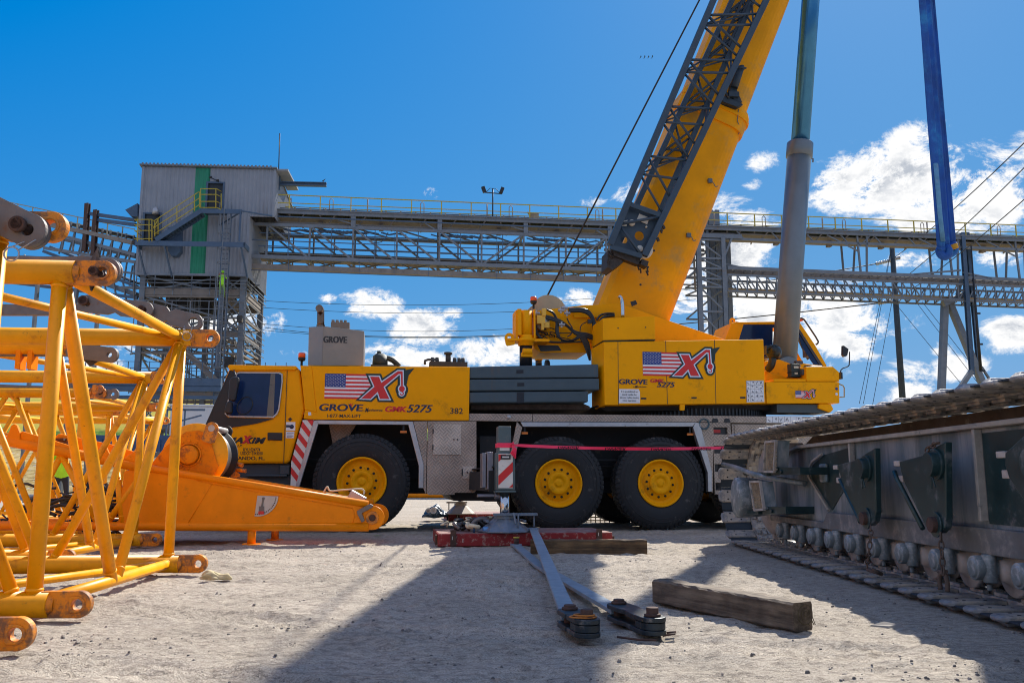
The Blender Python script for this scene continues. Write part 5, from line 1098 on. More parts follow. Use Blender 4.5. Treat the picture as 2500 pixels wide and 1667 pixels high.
m.prism([(c.x - .01, c.z + .01)] + [(c.x + rg * math.cos(a), c.z + rg * math.sin(a)) for a in ang][::-1] + [], -.012, -.002); ga = m.build('angle_gauge', STEEL, bf, bevel=.003)
m = MB(); m.bar((c.x + .07, -.018, c.z - .03), (c.x + .05, -.018, c.z - .18), .022, .008, up=V3(0, 1, 0)); m.box(c.x + .02, c.x + .085, -.026, -.014, c.z - .20, c.z - .13); m.tube((c.x + .07, -.024, c.z - .03), (c.x + .07, -.012, c.z - .03), .018); m.build('pendulum', LINK, ga)
m = MB(); m.box(c.x + .015, c.x + .09, -.0275, -.0255, c.z - .235, c.z - .195); m.build('pendulum_mark', RED, ga)
m = MB(); rr = random.Random(2)
for a in range(-95, 0, 6): t_ = math.radians(a); m.box(c.x + (rg - .03) * math.cos(t_) - .006, c.x + (rg - .03) * math.cos(t_) + .006, -.0145, -.0125, c.z + (rg - .03) * math.sin(t_) - .008, c.z + (rg - .03) * math.sin(t_) + .008)
m.build('gauge_scale', RUST, ga)
m = MB()
for L in ([(872, 1246), (904, 1229), (912, 1233), (910, 1238), (884, 1252), (891, 1270), (884, 1275), (873, 1254)],): m.prism(bp(L), -.05, -.012)
m.build('pin_keeper', LINK, bf, bevel=.005)
for (u, vb, d) in ((613.5, 1330, .05), (671, 1314, .97)):
    c = BFr.P(u, vb, d); m = MB(); m.tube((c.x, d, .005), (c.x, d, .24), .055, n=20); m.tube((c.x, d, .005), (c.x, d, .02), .12, n=20); m.build('foot_leg', ORG2 if d > .5 else ORG, bf)
# braces behind the plated end
rr = random.Random(8)
BR = [((300, 1276), (285, 1150)), ((262, 1276), (350, 1150)), ((240, 1278), (150, 1110)), ((60, 1278), (150, 1110)), ((60, 1278), (-30, 1075)), ((-60, 1278), (-30, 1075))]
for (a, b_) in BR:
    for d in (.03, .96): p, q = BFr.P(*a, d), BFr.P(*b_, d); tube_part('foot_brace', p, q, .042, bf, n=14)
for u, v in ((290, 1278), (60, 1278), (150, 1108), (-60, 1278)): p, q = BFr.P(u, v, .03), BFr.P(u, v, .03); q = V3(p.x - .3, .96, p.z); tube_part('foot_brace', p, q, .035, bf, n=12)
m = MB()
for L, (da, db) in (([(23, 1049), (26, 1039), (34, 1034), (41, 1038), (48, 1056), (48, 1085), (10, 1080)], (-.03, .03)), ([(46, 1062), (53, 1052), (96, 1065), (180, 1090), (180, 1104), (46, 1082)], (0, .05)), ([(132, 1067), (143, 1058), (168, 1063), (270, 1084), (345, 1108), (345, 1136), (250, 1120), (140, 1094)], (.3, .36)), ([(245, 1090), (260, 1092), (268, 1110), (258, 1130), (246, 1126)], (-.04, .0)), ([(330, 1100), (346, 1108), (346, 1132), (300, 1120)], (-.02, .03))): m.prism(bp(L, da), da, db)
m.build('gusset_plate', ORG, bf, bevel=.01)
m = MB(); p = BFr.P(140, 1075, .25); m.box(p.x - .02, p.x + .16, .2, .3, p.z - .06, p.z - .01); m.box(p.x - .03, p.x + .1, .2, .3, p.z + .0, p.z + .03); m.build('latch', RUST, bf)
# winch
c = BFr.P(462, 1110, .16); WP = [(366, 1148), (373, 1127), (402, 1091), (454, 1053), (486, 1050), (500, 1056), (513, 1071), (532, 1137), (523, 1163), (500, 1180), (366, 1160)]
m = MB(); m.prism([BFr(u, v, .16) for u, v in WP], .16, .19)
m.lathe([(0, -.085), (.11, -.085), (.128, -.07), (.128, -.02), (.14, .0), (0, .0)], (c.x, .16, c.z), (0, 1, 0), 32); m.lathe([(.145, -.022), (.16, -.02), (.165, 0), (.145, 0)], (c.x, .16, c.z), (0, 1, 0), 32)
for k in range(12): a = 2 * PI * k / 12; m.tube((c.x + .185 * math.cos(a), .142, c.z + .185 * math.sin(a)), (c.x + .185 * math.cos(a), .16, c.z + .185 * math.sin(a)), .015, n=6, sm=False)
wn = m.build('winch_housing', mat('winch_orange', (.78, .22, .0), .5, var=.15, vs=4, dirt=((.26, .075, .02), .52, 7), spec=.2), bf, bevel=.006)
c = BFr.P(478, 1112, .26); m = MB(); m.lathe([(.0, 0), (.435, 0), (.44, .015), (.435, .03), (.0, .03)], (c.x, .215, c.z), (0, 1, 0), 56); m.build('drum_flange', ORGL, wn)
m = MB(); m.lathe([(.0, 0), (.30, 0), (.30, .55), (.43, .56), (.43, .62), (.0, .62)], (c.x, .25, c.z), (0, 1, 0), 56); m.build('winch_flange', BLK, wn)
m = MB(); m.lathe([(.355, 0)] + [(.362 + .012 * (k % 2), .01 + .46 * k / 34) for k in range(35)] + [(.355, .48)], (c.x, .25, c.z), (0, 1, 0), 56); m.build('wound_rope', mat('wound_wire', (.20, .195, .19), .45, .5, var=.3), wn)
m = MB(); p = BFr.P(516, 1045, .1); m.tube((p.x, .10, p.z), (p.x, .92, p.z), .045, n=18); m.build('winch_shaft', STEEL, wn)
m = MB(); m.lug((p.x, .13, p.z), (.25, 0, 1), (0, 1, 0), .085, .04, .2, .05); m.build('winch_arm', ORG2, wn); m = MB(); m.lug((p.x, .93, p.z), (.3, 0, 1), (0, 1, 0), .085, .036, .3, .05); m.build('winch_arm', BLK, wn)
m = MB(); m.prism([(c.x + .1, c.z - .36), (c.x + .40, c.z - .2), (c.x + .46, c.z - .25), (c.x + .42, c.z - .45), (c.x + .1, c.z - .5)], .88, .92)
for k in range(2): m.tube((c.x + .40, .9, c.z - .10 - .08 * k), (c.x + .50 + .05 * k, .86, c.z - .12 - .08 * k), .03, n=10)
m.build('winch_bracket', ORG2, wn)
# hydraulic clutter inside the foot
m = MB(); rr = random.Random(21)
for k in range(46):
    u, v, d = rr.uniform(150, 292) if k % 3 else rr.uniform(0, 290), rr.uniform(1180, 1275), rr.uniform(.2, .8); p = BFr.P(u, v, d)
    P = [p]
    for _ in range(3): P.append(P[-1] + V3(rr.uniform(-.25, .28), rr.uniform(-.06, .06), rr.uniform(-.12, .1)))
    m.path(P, rr.choice((.012, .018, .025)), 7, smooth_pts=1)
m.build('hydraulic_hose', MATS['hose_black'], bf)
m = MB()
for k in range(16): u, v, d = rr.uniform(60, 290), rr.uniform(1170, 1270), rr.uniform(.15, .8); p = BFr.P(u, v, d); m.box(p.x - .05, p.x + .06, d, d + .1, p.z - .035, p.z + .035); m.tube(p, p + V3(.1, 0, .04), .022)
m.build('valve_block', mat('valve_metal', (.10, .12, .15), .35, .6, var=.5), bf)
# rope end and clamp lying on the foot's top near the tip
r = thing('rope_clamp', 'small steel rope clamp with loose rope end lying on the boom foot tip', 'clamp', (BFr.o.x, BFr.o.y, 0), YW); m = MB(); p = BFr.P(870, 1213, .45); m.M = Matrix.Translation(p) @ Matrix.Rotation(.5, 4, 'Y'); m.box(-.1, .13, -.1, .1, -.06, .06); m.M = None; m.build('clamp_body', STEEL, r, bevel=.01)
m = MB(); m.path([BFr.P(790, 1201, .45), BFr.P(800, 1184, .45), BFr.P(803, 1200, .45), BFr.P(830, 1196, .45), BFr.P(860, 1194, .45), BFr.P(883, 1192, .45), BFr.P(890, 1198, .45), BFr.P(888, 1206, .45)], .012, smooth_pts=2); m.path([BFr.P(795, 1205, .5), BFr.P(840, 1214, .5), BFr.P(862, 1216, .5)], .02); m.build('rope_end', CLOTH, r)
# ------------------------------------------------------------------ crawler track unit on the right
KO = V3(2.89, 11.8, 0); yk = math.radians(-90.35); KF = Frame(KO, yk)
cr_ = thing('crawler_track', 'dusty dark green crawler track unit of a lattice crane with big hanging pin brackets', 'crawler track', (KO.x, KO.y, 0), yk)
def kp(L, d): return [KF(u, v, d) for u, v in L]
KL, KR, KZ = 10.2, .706, .734
m = MB(); th = .045
def shoe_mesh(m):
    for sgn in (0, 1):
        Y = (lambda y: y) if sgn == 0 else (lambda y: 1.02 - y)
        m.box(-.158, .158, min(Y(.045), Y(.40)), max(Y(.045), Y(.40)), .0, .014, 2)
        P = [(-.125, .395), (-.122, .06), (-.105, .015), (-.07, .0), (.0, .0), (.035, .012), (.052, .05), (.045, .395)]
        def ring(z, k, dy): return [Vector((-.02 + (x + .02) * k, Y(y + (dy if y < .3 else 0)), z)) for x, y in P]
        m.loft([ring(.0, .95, .012), ring(.012, 1, .0), ring(.026, 1, .003), ring(.038, .90, .022)])
        for y in (.13, .27):
            for x in (-.07, .03): m.tube((x - .02, Y(y), .034), (x - .02, Y(y), .0412), .013, n=8, mi=1)
    m.box(-.160, .160, .40, .62, .001, .050); m.box(-.15, .02, .415, .46, .050, .074); m.box(-.15, .02, .56, .605, .050, .074); m.box(-.06, .06, .485, .535, .05, .085)
    m.add([(-.05, .03, -.001), (.05, .03, -.001), (.05, .97, -.001), (-.05, .97, -.001), (-.03, .05, -.022), (.03, .05, -.022), (.03, .95, -.022), (-.03, .95, -.022)], [(4, 5, 6, 7), (0, 1, 5, 4), (1, 2, 6, 5), (2, 3, 7, 6), (3, 0, 4, 7)])
shoe_mesh(m); sh0 = m.build('track_shoe', [SHOE, BLK, SLOT_SHADE], cr_, bevel=.006)
per = 2 * KL + 2 * PI * KR; NS = int(per / .322); first = True
for k in range(NS):
    s_ = per * k / NS
    if s_ < KL: px_, pz, a = s_, KZ - KR, 0.0                      # bottom run: outside faces down
    elif s_ < KL + PI * KR: t_ = (s_ - KL) / KR; px_, pz, a = KL + KR * math.sin(t_), KZ - KR * math.cos(t_), -t_
    elif s_ < 2 * KL + PI * KR: px_, pz, a = KL - (s_ - KL - PI * KR), KZ + KR, -PI
    else: t_ = (s_ - 2 * KL - PI * KR) / KR; px_, pz, a = -KR * math.sin(t_), KZ + KR * math.cos(t_), -PI - t_
    o = sh0 if first else sh0.copy()
    if not first: scene.collection.objects.link(o); o.parent = cr_
    first = False; o.location = (px_, 0, pz - 0); o.rotation_euler = (random.uniform(-.012, .012), a, random.uniform(-.008, .008))
# rail link chain (inner)
m = MB(); inner = KR - .12
def stad(r, n=14): return [(KL + r * math.sin(t_), KZ - r * math.cos(t_)) for t_ in [PI * i / n for i in range(n + 1)]] + [(-r * math.sin(t_), KZ + r * math.cos(t_)) for t_ in [PI * i / n for i in range(n + 1)]]
m.prism([(.2, 1.25), (.7, 1.392)] + [(KL, 1.392), (KL, 1.1), (.2, 1.1)], .90, .96); m.build('carrier_rail', mat('rail_brown', (.13, .09, .065), .8, var=.3, vs=6, dirt=((.3, .25, .2), .3, 5)), cr_)
# side frame
df_ = .30
top = kp([(1905, 1120), (1959, 1095)], df_); zt_ = (KF(2500, 1036, df_)[1] + KF(2273, 1059, df_)[1]) / 2; zlow = KF(1885, 1272, df_)[1]; zlow2 = KF(2400, 1342, df_)[1]
zl = (zlow + zlow2) / 2; zup = KF(2050, 1252, df_)[1]; xl = KF(1893, 1200, df_)[0]
PL = [(xl, zl), (xl, top[0][1]), (top[1][0], zt_), (KL, zt_), (KL, zl)]
m = MB(); m.prism(PL, df_, .72); fr_ = m.build('track_frame', CRW, cr_, bevel=.01)
m = MB(); m.bar((xl - .03, df_ - .03, top[0][1]), (top[1][0], df_ - .03, zt_ + .015), .07, .03, up=V3(0, 0, 1)); m.box(top[1][0], KL, df_ - .07, df_ + .0, zt_, zt_ + .035); m.build('top_flange', CRWL, fr_, bevel=.008)
m = MB(); xa_ = KF(2033, 1250, df_)[0]; m.prism([(xl - .06, zl), (xl - .06, zl + .065), (xa_ - .12, zl + .065), (xa_, zup), (KL, zup + .01), (KL, zl)], df_ - .06, df_ - .002); m.build('lower_beam', mat('beam_dusty', (.15, .15, .15), .65, .1, var=.25, vs=4, dirt=((.34, .30, .27), .5, 4), bump=(30, .3, .005)), fr_, bevel=.008)
for u, v0, v1 in ((2084, 1085, 1130), (2391, 1060, 1270)):
    x = KF(u, v0, df_)[0]; m = MB(); m.box(x, x + .035, df_ - .055, df_ - .001, KF(u, v1, df_)[1], zt_ - .001); m.build('stiffener', CRWL, fr_, bevel=.005)
# dark pockets
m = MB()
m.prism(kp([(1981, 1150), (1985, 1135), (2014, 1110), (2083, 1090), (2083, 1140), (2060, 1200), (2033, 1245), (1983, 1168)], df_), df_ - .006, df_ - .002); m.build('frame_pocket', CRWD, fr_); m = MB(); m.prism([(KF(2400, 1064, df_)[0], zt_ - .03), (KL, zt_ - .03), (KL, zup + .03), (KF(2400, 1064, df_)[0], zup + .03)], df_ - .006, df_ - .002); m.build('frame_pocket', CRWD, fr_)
m = MB(); L = kp([(1981, 1150), (1981, 1163), (2030, 1245)], df_ - .05); m.path([(x, df_ - .03, z) for x, z in kp([(2014, 1108), (1990, 1126), (1981, 1145), (1981, 1163), (2030, 1245)], df_)], .014, 6); m.build('pocket_rim', CRWL, fr_)
m = MB(); q = KF(2018, 1153, df_); m.box(q[0] - .09, q[0] + .09, df_ - .05, df_ - .007, q[1] - .1, q[1] + .09); m.build('pocket_cover', CRW, fr_, bevel=.03)
m = MB(); m.box(xl + .1, KL, .60, .66, .09, zl + .05); m.build('inner_web', DARK, fr_)
# hanging pin brackets
def hbracket(P, pin_top, rt, pin_bot, rbm, label=None):
    d = .04; m = MB(); m.prism(kp(P, d), d, d + .05); b = m.build('pin_bracket', CRWD, cr_, bevel=.008)
    x, z = KF(*pin_top, d); m = MB(); m.tube((x, d - .07, z), (x, d + .05, z), rt * .86, n=28); m.tube((x, d - .02, z), (x, d, z), rt * 1.12, n=28); m.path([(x + .01, d - .05, z - rt * .8), (x + .0, d - .05, z - rt * 1.7)], .006); m.path([(x + .02, d - .05, z - rt * .8), (x + .06, d - .05, z - rt * 1.6)], .006); m.build('top_pin', CRWD, b, bevel=.006)
    x, z = KF(*pin_bot, d); m = MB(); m.tube((x, d - .05, z), (x, d + .05, z), rbm * .62, n=18); m.build('bottom_pin', RUST, b, bevel=.004)
    m = MB(); m.tube((x, d - .015, z), (x, d, z), rbm, n=22); m.build('pin_boss', CRWD, b)
    p, q = P[0], P[-1]; m = MB(); x, z = KF(p[0], p[1] + 8, d); m.box(x - .10, x - .0, d + .0, d + .16, z - .01, z + .03); m.box(x - .09, x - .01, d + .02, d + .14, z - .13, z - .08); m.box(x - .06, x - .02, d + .04, d + .12, z - .08, z); m.build('hinge_block', ROLL, b, bevel=.006)
    return b
hbracket([(2043, 1135), (2095, 1121), (2112, 1107), (2135, 1093), (2138, 1250), (2134, 1272), (2124, 1283), (2108, 1283), (2098, 1275), (2062, 1195), (2052, 1165)], (2117, 1143), .095, (2117, 1265), .085)
hbracket([(2195, 1126), (2255, 1110), (2275, 1095), (2307, 1078), (2309, 1265), (2306, 1288), (2294, 1301), (2276, 1301), (2262, 1290), (2208, 1180), (2199, 1150)], (2288, 1133), .095, (2287, 1280), .085)
hbracket([(2453, 1105), (2500, 1062), (2560, 1040), (2640, 1040), (2640, 1330), (2600, 1340), (2570, 1330), (2462, 1165), (2453, 1135)], (2540, 1130), .095, (2590, 1300), .085)
m = MB()
for L in ([(2056, 1170), (2101, 1262), (2106, 1274)], [(2190, 1150), (2197, 1170), (2260, 1290)]): m.path([(x - .012, .05, z) for x, z in kp(L, .065)], .018, 8)
split_build(m, 'tie_rod', CRWD, cr_)
m = MB()
for (u, v) in ((2143, 1238), (2314, 1250)): x, z = KF(u, v, .1); m.tube((x - .02, .1, z + .03), (x + .03, .1, z - .03), .03, n=12); m.tube((x, .1, z - .02), (x, .1, z - .12), .012)
split_build(m, 'grease_nipple', ROLL, cr_)
# rollers
Kx = lambda Y: (KO.y - Y)
m = MB(); rz = .285
m.lathe([(.0, .16), (.055, .155), (.062, .17), (.078, .165), (.08, .20), (.075, .33)], (0, 0, 0), (0, 1, 0), 24); m.box(-.045, .06, .26, .34, -.06, .10); m.tube((.05, .25, -.09), (.05, .25, .09), .045, n=14); m.tube((.05, .24, -.14), (.05, .24, -.1), .018, n=6, sm=False)
hub0 = m.build('roller_bracket', HUB, cr_, bevel=.006)
m = MB(); m.lathe([(.0, .30), (.065, .30), (.075, .33), (.09, .345), (.10, .37), (.165, .375), (.172, .385), (.172, .41), (.14, .42), (.135, .52), (.17, .525), (.17, .55), (.0, .56)], (.0, 0, 0), (0, 1, 0), 36); rl0 = m.build('roller_wheel', ROLL, hub0); rl0.location = (.085, 0, -.012)
HUBU = [1899, 1935, 1975, 2018, 2068, 2126, 2191, 2274, 2369, 2476, 2604, 2760, 2950, 3200]
for k, uu in enumerate(HUBU):
    if k == 0: o, q = hub0, rl0
    else:
        o = hub0.copy(); scene.collection.objects.link(o); o.parent = cr_; q = rl0.copy(); scene.collection.objects.link(q); q.parent = o
    o.location = (KF(uu, 1340, .16)[0], 0, rz); q.rotation_euler = (0, k, 0)
# idler end
xi, zi = KF(1810, 1214, -.02); m = MB(); m.lathe([(0, -.10), (.22, -.10), (.245, -.085), (.25, -.05), (.235, .18), (.2, .36)], (xi, 0, zi), (0, 1, 0), 40); m.build('idler_cap', HUB, cr_)
m = MB(); m.lathe([(.0, .34), (.50, .34), (.55, .38), (.55, .46), (.40, .47), (.4, .53), (.55, .54), (.55, .62), (.5, .66), (0, .66)], (xi - .1, 0, KZ), (0, 1, 0), 44); 
for k in range(14): a = 2 * PI * k / 14; m.M = Matrix.Translation((xi - .1, 0, KZ)) @ Matrix.Rotation(a, 4, 'Y'); m.box(.52, .62, .42, .58, -.05, .05); m.M = None
m.build('idler_wheel', ROLL, cr_, bevel=.006)
m = MB(); m.box(xi, xl + .1, .32, .66, .45, 1.0); m.lathe([(.0, .2), (.085, .2), (.1, .25), (.1, .5)], (KF(1937, 1095, .4)[0], 0, 1.18), (0, 1, 0), 20, mi=0); m.build('idler_yoke', ROLL, cr_, bevel=.02)
for P, dd in (([(1872, 1079), (1897, 1076), (1893, 1151), (1868, 1151)], -.02), ([(1834, 1176), (1858, 1175), (1868, 1243), (1845, 1245)], -.02)):
    m = MB(); Q = kp(P, dd); x0_, x1_ = Q[0][0], Q[1][0]
    m.add([(x, dd + (.0 if i in (0, 3) else .0), z) for i, (x, z) in enumerate(Q)] + [(x + .02, dd + .13, z + .0) for x, z in Q], [(0, 1, 2, 3), (4, 7, 6, 5), (0, 4, 5, 1), (3, 2, 6, 7), (0, 3, 7, 4), (1, 5, 6, 2)])
    for i_ in range(9): zz_ = Q[0][1] + (Q[3][1] - Q[0][1]) * (i_ + .5) / 9; m.box(x0_ + .03, x1_ - .02, dd - .012, dd - .002, zz_ - .006, zz_ + .006, 1)
    m.add([(x, dd - .003, z) for x, z in Q], [(0, 1, 2, 3)], 1)
    st = m.build('step', [CRW, STEPT], cr_)
    m = MB()
    for i in range(4): a, b_ = Q[i], Q[(i + 1) % 4]; m.bar((a[0], dd - .01, a[1]), (b_[0], dd - .01, b_[1]), .03, .025)
    m.build('step_rim', CRWL, st)
m = MB()
for L in ([(1893, 1140), (1965, 1140), (1965, 1158), (1893, 1159)], [(1872, 1236), (1930, 1236), (1930, 1254), (1872, 1256)]): m.prism(kp(L, .05), .0, .30)
for (u, v) in ((1900, 1145), (1909, 1151), (1876, 1240), (1886, 1247)): x, z = KF(u, v, .0); m.tube((x, -.02, z), (x, .0, z), .022, n=12)
m.prism(kp([(1833, 1153), (1893, 1152), (1893, 1160), (1835, 1160)], .1), .0, .15); m.prism(kp([(1842, 1247), (1872, 1246), (1872, 1255), (1845, 1256)], .1), .0, .15); split_build(m, 'step_arm', CRWD, cr_, bevel=.004)
m = MB(); m.path([(x, d, z) for (x, z), d in zip(kp([(1762, 1133), (1800, 1140), (1850, 1160), (1903, 1180)], -.02), (0, -.04, -.04, .25))], .03, 10, smooth_pts=1); m.build('scraper_bar', CRW, cr_)
# chains
def chain(pts, r, n, name='hanging_chain'):
    m = MB(); P = [Vector(p) for p in pts]; tot = sum((P[i + 1] - P[i]).length for i in range(len(P) - 1)); k = int(tot / .05)
    for i in range(k):
        t_ = (i + .5) / k * tot; j = 0
        while t_ > (P[j + 1] - P[j]).length and j < len(P) - 2: t_ -= (P[j + 1] - P[j]).length; j += 1
        dr = (P[j + 1] - P[j]).normalized(); c_ = P[j] + dr * t_; a, b_ = basis(dr); sd = a if i % 2 else b_
        m.path([c_ + dr * (.034 * math.cos(q)) + sd * (.017 * math.sin(q)) for q in [2 * PI * z / 10 for z in range(10)]], .006, 5, close=True)
    return m.build(name, CHAIN, cr_)
def kP(u, v, d): x, z = KF(u, v, d); return V3(x, d, z)
chain([kP(2125, 1283, .03), kP(2126, 1305, .0), kP(2122, 1345, -.02), kP(2117, 1383, .03)], .01, 1); chain([kP(2297, 1300, .03), kP(2298, 1330, .02), kP(2303, 1402, .02)], .01, 1)
chain([kP(2260, 1100, .03), kP(2275, 1088, .03), kP(2290, 1080, .02)], .01, 1)
m = MB(); c = kP(2303, 1415, .06); m.path([c + V3(.05, 0, -.07), c + V3(.055, 0, .0), c + V3(.03, 0, .045), c + V3(-.02, 0, .045), c + V3(-.055, 0, .0), c + V3(-.05, 0, -.07)], .016, 8, smooth_pts=1); m.tube(c + V3(-.06, 0, .05), c + V3(.05, 0, .06), .014); m.build('shackle', CHAIN, cr_)
m = MB(); c = kP(2118, 1389, .05); m.tube(c, c + V3(.18, .04, -.02), .016); m.path([c + V3(.16, .04, -.02), c + V3(.2, .0, .0), c + V3(.19, -.04, .02)], .014); m.build('chain_hook', CHAIN, cr_)
# ------------------------------------------------------------------ ground objects
def mat_board(p, wd, dp, hz, lab, nm='outrigger_mat'):
    r = thing(nm, lab, 'outrigger mat', (p[0], p[1], 0), math.radians(8.2), 'red outrigger mats')
    m = MB(); m.box(0, wd, 0, dp, .005, hz); m.build('mat_body', REDM, r, bevel=.008); m = MB(); m.box(.015, wd - .015, .015, dp - .015, hz - .002, hz + .004); m.build('mat_deck', MATT, r)
    for L_ in ((.16, .235, -.03, -.001, .01, hz + .05), (wd - .22, wd - .145, -.03, -.001, .01, hz + .05), (-.03, -.001, .1, .2, .02, hz - .02), (wd + .001, wd + .05, .08, .2, .05, hz - .05)): m = MB(); m.box(*L_); m.build('lifting_lug', RUST, r, bevel=.006)
    m = MB(); m.M = None; m.text('1', .20 - .02, hz * .55, .045, -.0325); m.text('1', wd - .20, hz * .75, .045, -.0325); m.text('1', .32, hz * .3, .05, -.004); m.build('number', OFFW, r); return r
g = grd(1069, 1334.6); mat_board((g.x, g.y), 2.32, 1.15, .165, 'red steel outrigger mat with scraped paint under the near jack pad')
g = grd(1095, 1272); mat_board((g.x, g.y), 1.5, 1.5, .145, 'red outrigger mat under the far jack pad beyond the crane')
def timber(name, lab, corners, h, m_, sag=0):
    a, b_, wv = corners; a = V3(*a); b_ = V3(*b_); L = (b_ - a).length; yaw = math.atan2(b_.y - a.y, b_.x - a.x)
    bm = bmesh.new(); nx_, w_ = 26, wv; rr = random.Random(int(L * 100)); m = MB(); secs_ = []
    for i in range(nx_ + 1):
        x = L * i / nx_; j = lambda s=.004: rr.uniform(-s, s); c = .012
        secs_.append([V3(x, c + j(), j(.002)), V3(x, w_ - c + j(), j(.002)), V3(x, w_ + j(), c + j()), V3(x, w_ + j(), h - c + j()), V3(x, w_ - c + j(), h + j()), V3(x, w_ * .5, h + j()), V3(x, c + j(), h + j()), V3(x, j(), h - c + j()), V3(x, j(), h * .5 + j()), V3(x, j(), c + j())])
    m.loft(secs_, sm=False)
    o = m.build(name, m_); o.location = (a.x, a.y, gz(a.x, a.y) - .004); o.rotation_euler = (0, 0, yaw); return tag(o, lab, 'timber beam', 'timber beams on the ground')
timber('timber_beam', 'straight brown timber beam lying across the front of the near red mat', ((.215, 10.48, 0), (1.57, 10.42, 0), .16), .170, WOODB)
tb_ = timber('timber_beam', 'thick weathered timber beam with a round knot on its end, lying alone in the foreground', ((.975, 6.28, 0), (1.575, 5.09, 0), .145), .158, WOOD)
a = V3(1.575, 5.09, 0); yaw = math.atan2(5.09 - 6.28, 1.575 - .975); m = MB(); Lw = math.hypot(.6, 1.19)
m.lathe([(.052, .003), (.055, .004), (.056, .0)], (Lw, .09, .09), (1, 0, 0), 28); m.lathe([(.03, .003), (.032, .004), (.033, .0)], (Lw, .092, .092), (1, 0, 0), 24); m.lathe([(.012, .003), (.014, .004), (.015, .0)], (Lw, .094, .094), (1, 0, 0), 16)
for q in ((.3, .05), (1.2, -.06), (-.6, .05)): m.bar((Lw + .002, .09 + .055 * math.cos(q[0]), .09 - .055 * abs(math.sin(q[0]))), (Lw + .002, .09 + .075 * math.cos(q[0]), .03), .003, .003)
m.build('knot', mat('knot_dark', (.09, .07, .035), .9, var=.4), tb_)
def pbar(name, lab, top, mid, pinA, pinB, zs, wd=.10):
    r = thing(name, lab, 'pendant bar', (0, 0, 0), 0, 'steel pendant bars crossed on the ground'); m = MB()
    P = [Vector(top), Vector(mid), Vector(pinA)]; t_ = .028
    for i in range(2): m.bar(P[i], P[i + 1] if i == 0 else P[i + 1], wd, t_)
    d = (P[0] - P[1]).normalized(); m.lug(P[0], d, V3(0, 0, 1), wd * .75, .028, .12, t_ + .004, hw=wd * .72); m.build('bar', mat('bar_bluegrey', (.25, .31, .36), .5, .3, var=.25, vs=9, dirt=((.38, .36, .34), .4, 9), worn=((.3, .16, .08), .12, 14)) if 'bar_bluegrey' not in MATS else MATS['bar_bluegrey'], r, bevel=.004)
    A, B = Vector(pinA), Vector(pinB); d = (B - A).normalized(); L = (B - A).length; w2 = wd * .72
    for zz, nm in ((.034, 'link_plate'), (-.034, 'link_plate')):
        m = MB(); o_ = V3(0, 0, zz); m.lug(B + o_, d, V3(0, 0, 1), w2, .03, L * .5, .026, hw=w2); m.lug(A + o_, -d, V3(0, 0, 1), w2 * 1.0, .03, L * .5 + .0, .026, hw=w2); m.build(nm, mat('link_dark', (.025, .037, .047), .45, .4, var=.3, vs=10, dirt=((.24, .22, .2), .4, 9), worn=((.3, .2, .08), .2, 16)) if 'link_dark' not in MATS else MATS['link_dark'], r, bevel=.004)
    m = MB(); m.lug(B, d, V3(0, 0, 1), w2 * .96, .03, w2 * 1.6, .034, hw=w2 * .94); m.build('eye', MATS['link_dark'], r)
    for q, hh in ((A, .075), (B, .095)): m = MB(); m.tube(q - V3(0, 0, .05), q + V3(0, 0, hh), .034, n=20); m.tube(q + V3(0, 0, .047), q + V3(0, 0, .062), .046, n=20); m.build('pin', RUST, r, bevel=.004)
    return r, A, B
r1, A, B = pbar('pendant_bar', 'blue-grey pendant bar resting on the red mat and beam, link plates nearest the camera', (.285, 12.1, .20), (.29, 10.5, .195), (.33, 5.18, .075), (.40, 4.86, .075), 0)
m = MB(); m.path([B + V3(.07 * math.cos(a) - .02, .045 * math.sin(a), .055) for a in [2 * PI * i / 18 for i in range(18)]], .005, 6, close=True); m.path([B + V3(.055 * math.cos(a) - .015, .035 * math.sin(a) - .01, .066) for a in [2 * PI * i / 18 for i in range(18)]], .005, 6, close=True); m.build('retaining_ring', mat('ring_orange', (.5, .18, .03), .5, .3), r1)
r2, A, B = pbar('pendant_bar', 'blue-grey steel pendant bar lying flat on the sand, crossed under the other', (.05, 11.5, .03), (.27, 8.7, .03), (.645, 5.47, .068), (.77, 4.98, .068), 0)
m = MB(); m.tube((.055, 11.48, .03), (.055, 11.48, .12), .035, n=18); m.tube((.055, 11.48, .12), (.055, 11.48, .135), .04, n=18, mi=1); m.build('pin', [RUST, RAILY], r2)
m = MB(); m.path([B + V3(.05, -.03, -.05), B + V3(.12, .0, -.045), B + V3(.13, .03, -.04), B + V3(.08, .03, -.045)], .006); m.path([B + V3(-.2, -.04, -.055), B + V3(-.1, -.1, -.058), B + V3(.0, -.12, -.058)], .006); m.build('retaining_clip', RUST, r2)
# rag, litter, bag, tool heap
def crumple(name, lab, cat, c, rx, ry, rz, m_, seed, n=900, group=None):
    rr = np.random.RandomState(seed); bm = bmesh.new(); bmesh.ops.create_icosphere(bm, subdivisions=5, radius=1)
    offs = rr.rand(40, 3) * 2 - 1; fr_s = rr.rand(40) * 7 + 2; ph = rr.rand(40) * 6
    for v in bm.verts:
        p = v.co.copy(); f = 0
        for k in range(40): f += math.sin(p.x * offs[k][0] * fr_s[k] + p.y * offs[k][1] * fr_s[k] + p.z * offs[k][2] * fr_s[k] + ph[k])
        f = abs(f) / 9; q = .78 + .22 * min(f, 1.2); v.co = Vector((p.x * rx * q, p.y * ry * q, max(p.z, -.2) * rz * q * (1 + .25 * math.sin(p.x * 5 + seed))))
    me_ = bpy.data.meshes.new(name); bm.to_mesh(me_); bm.free(); me_.materials.append(m_); o = bpy.data.objects.new(name, me_); scene.collection.objects.link(o); o.location = c
    return tag(o, lab, cat, group)
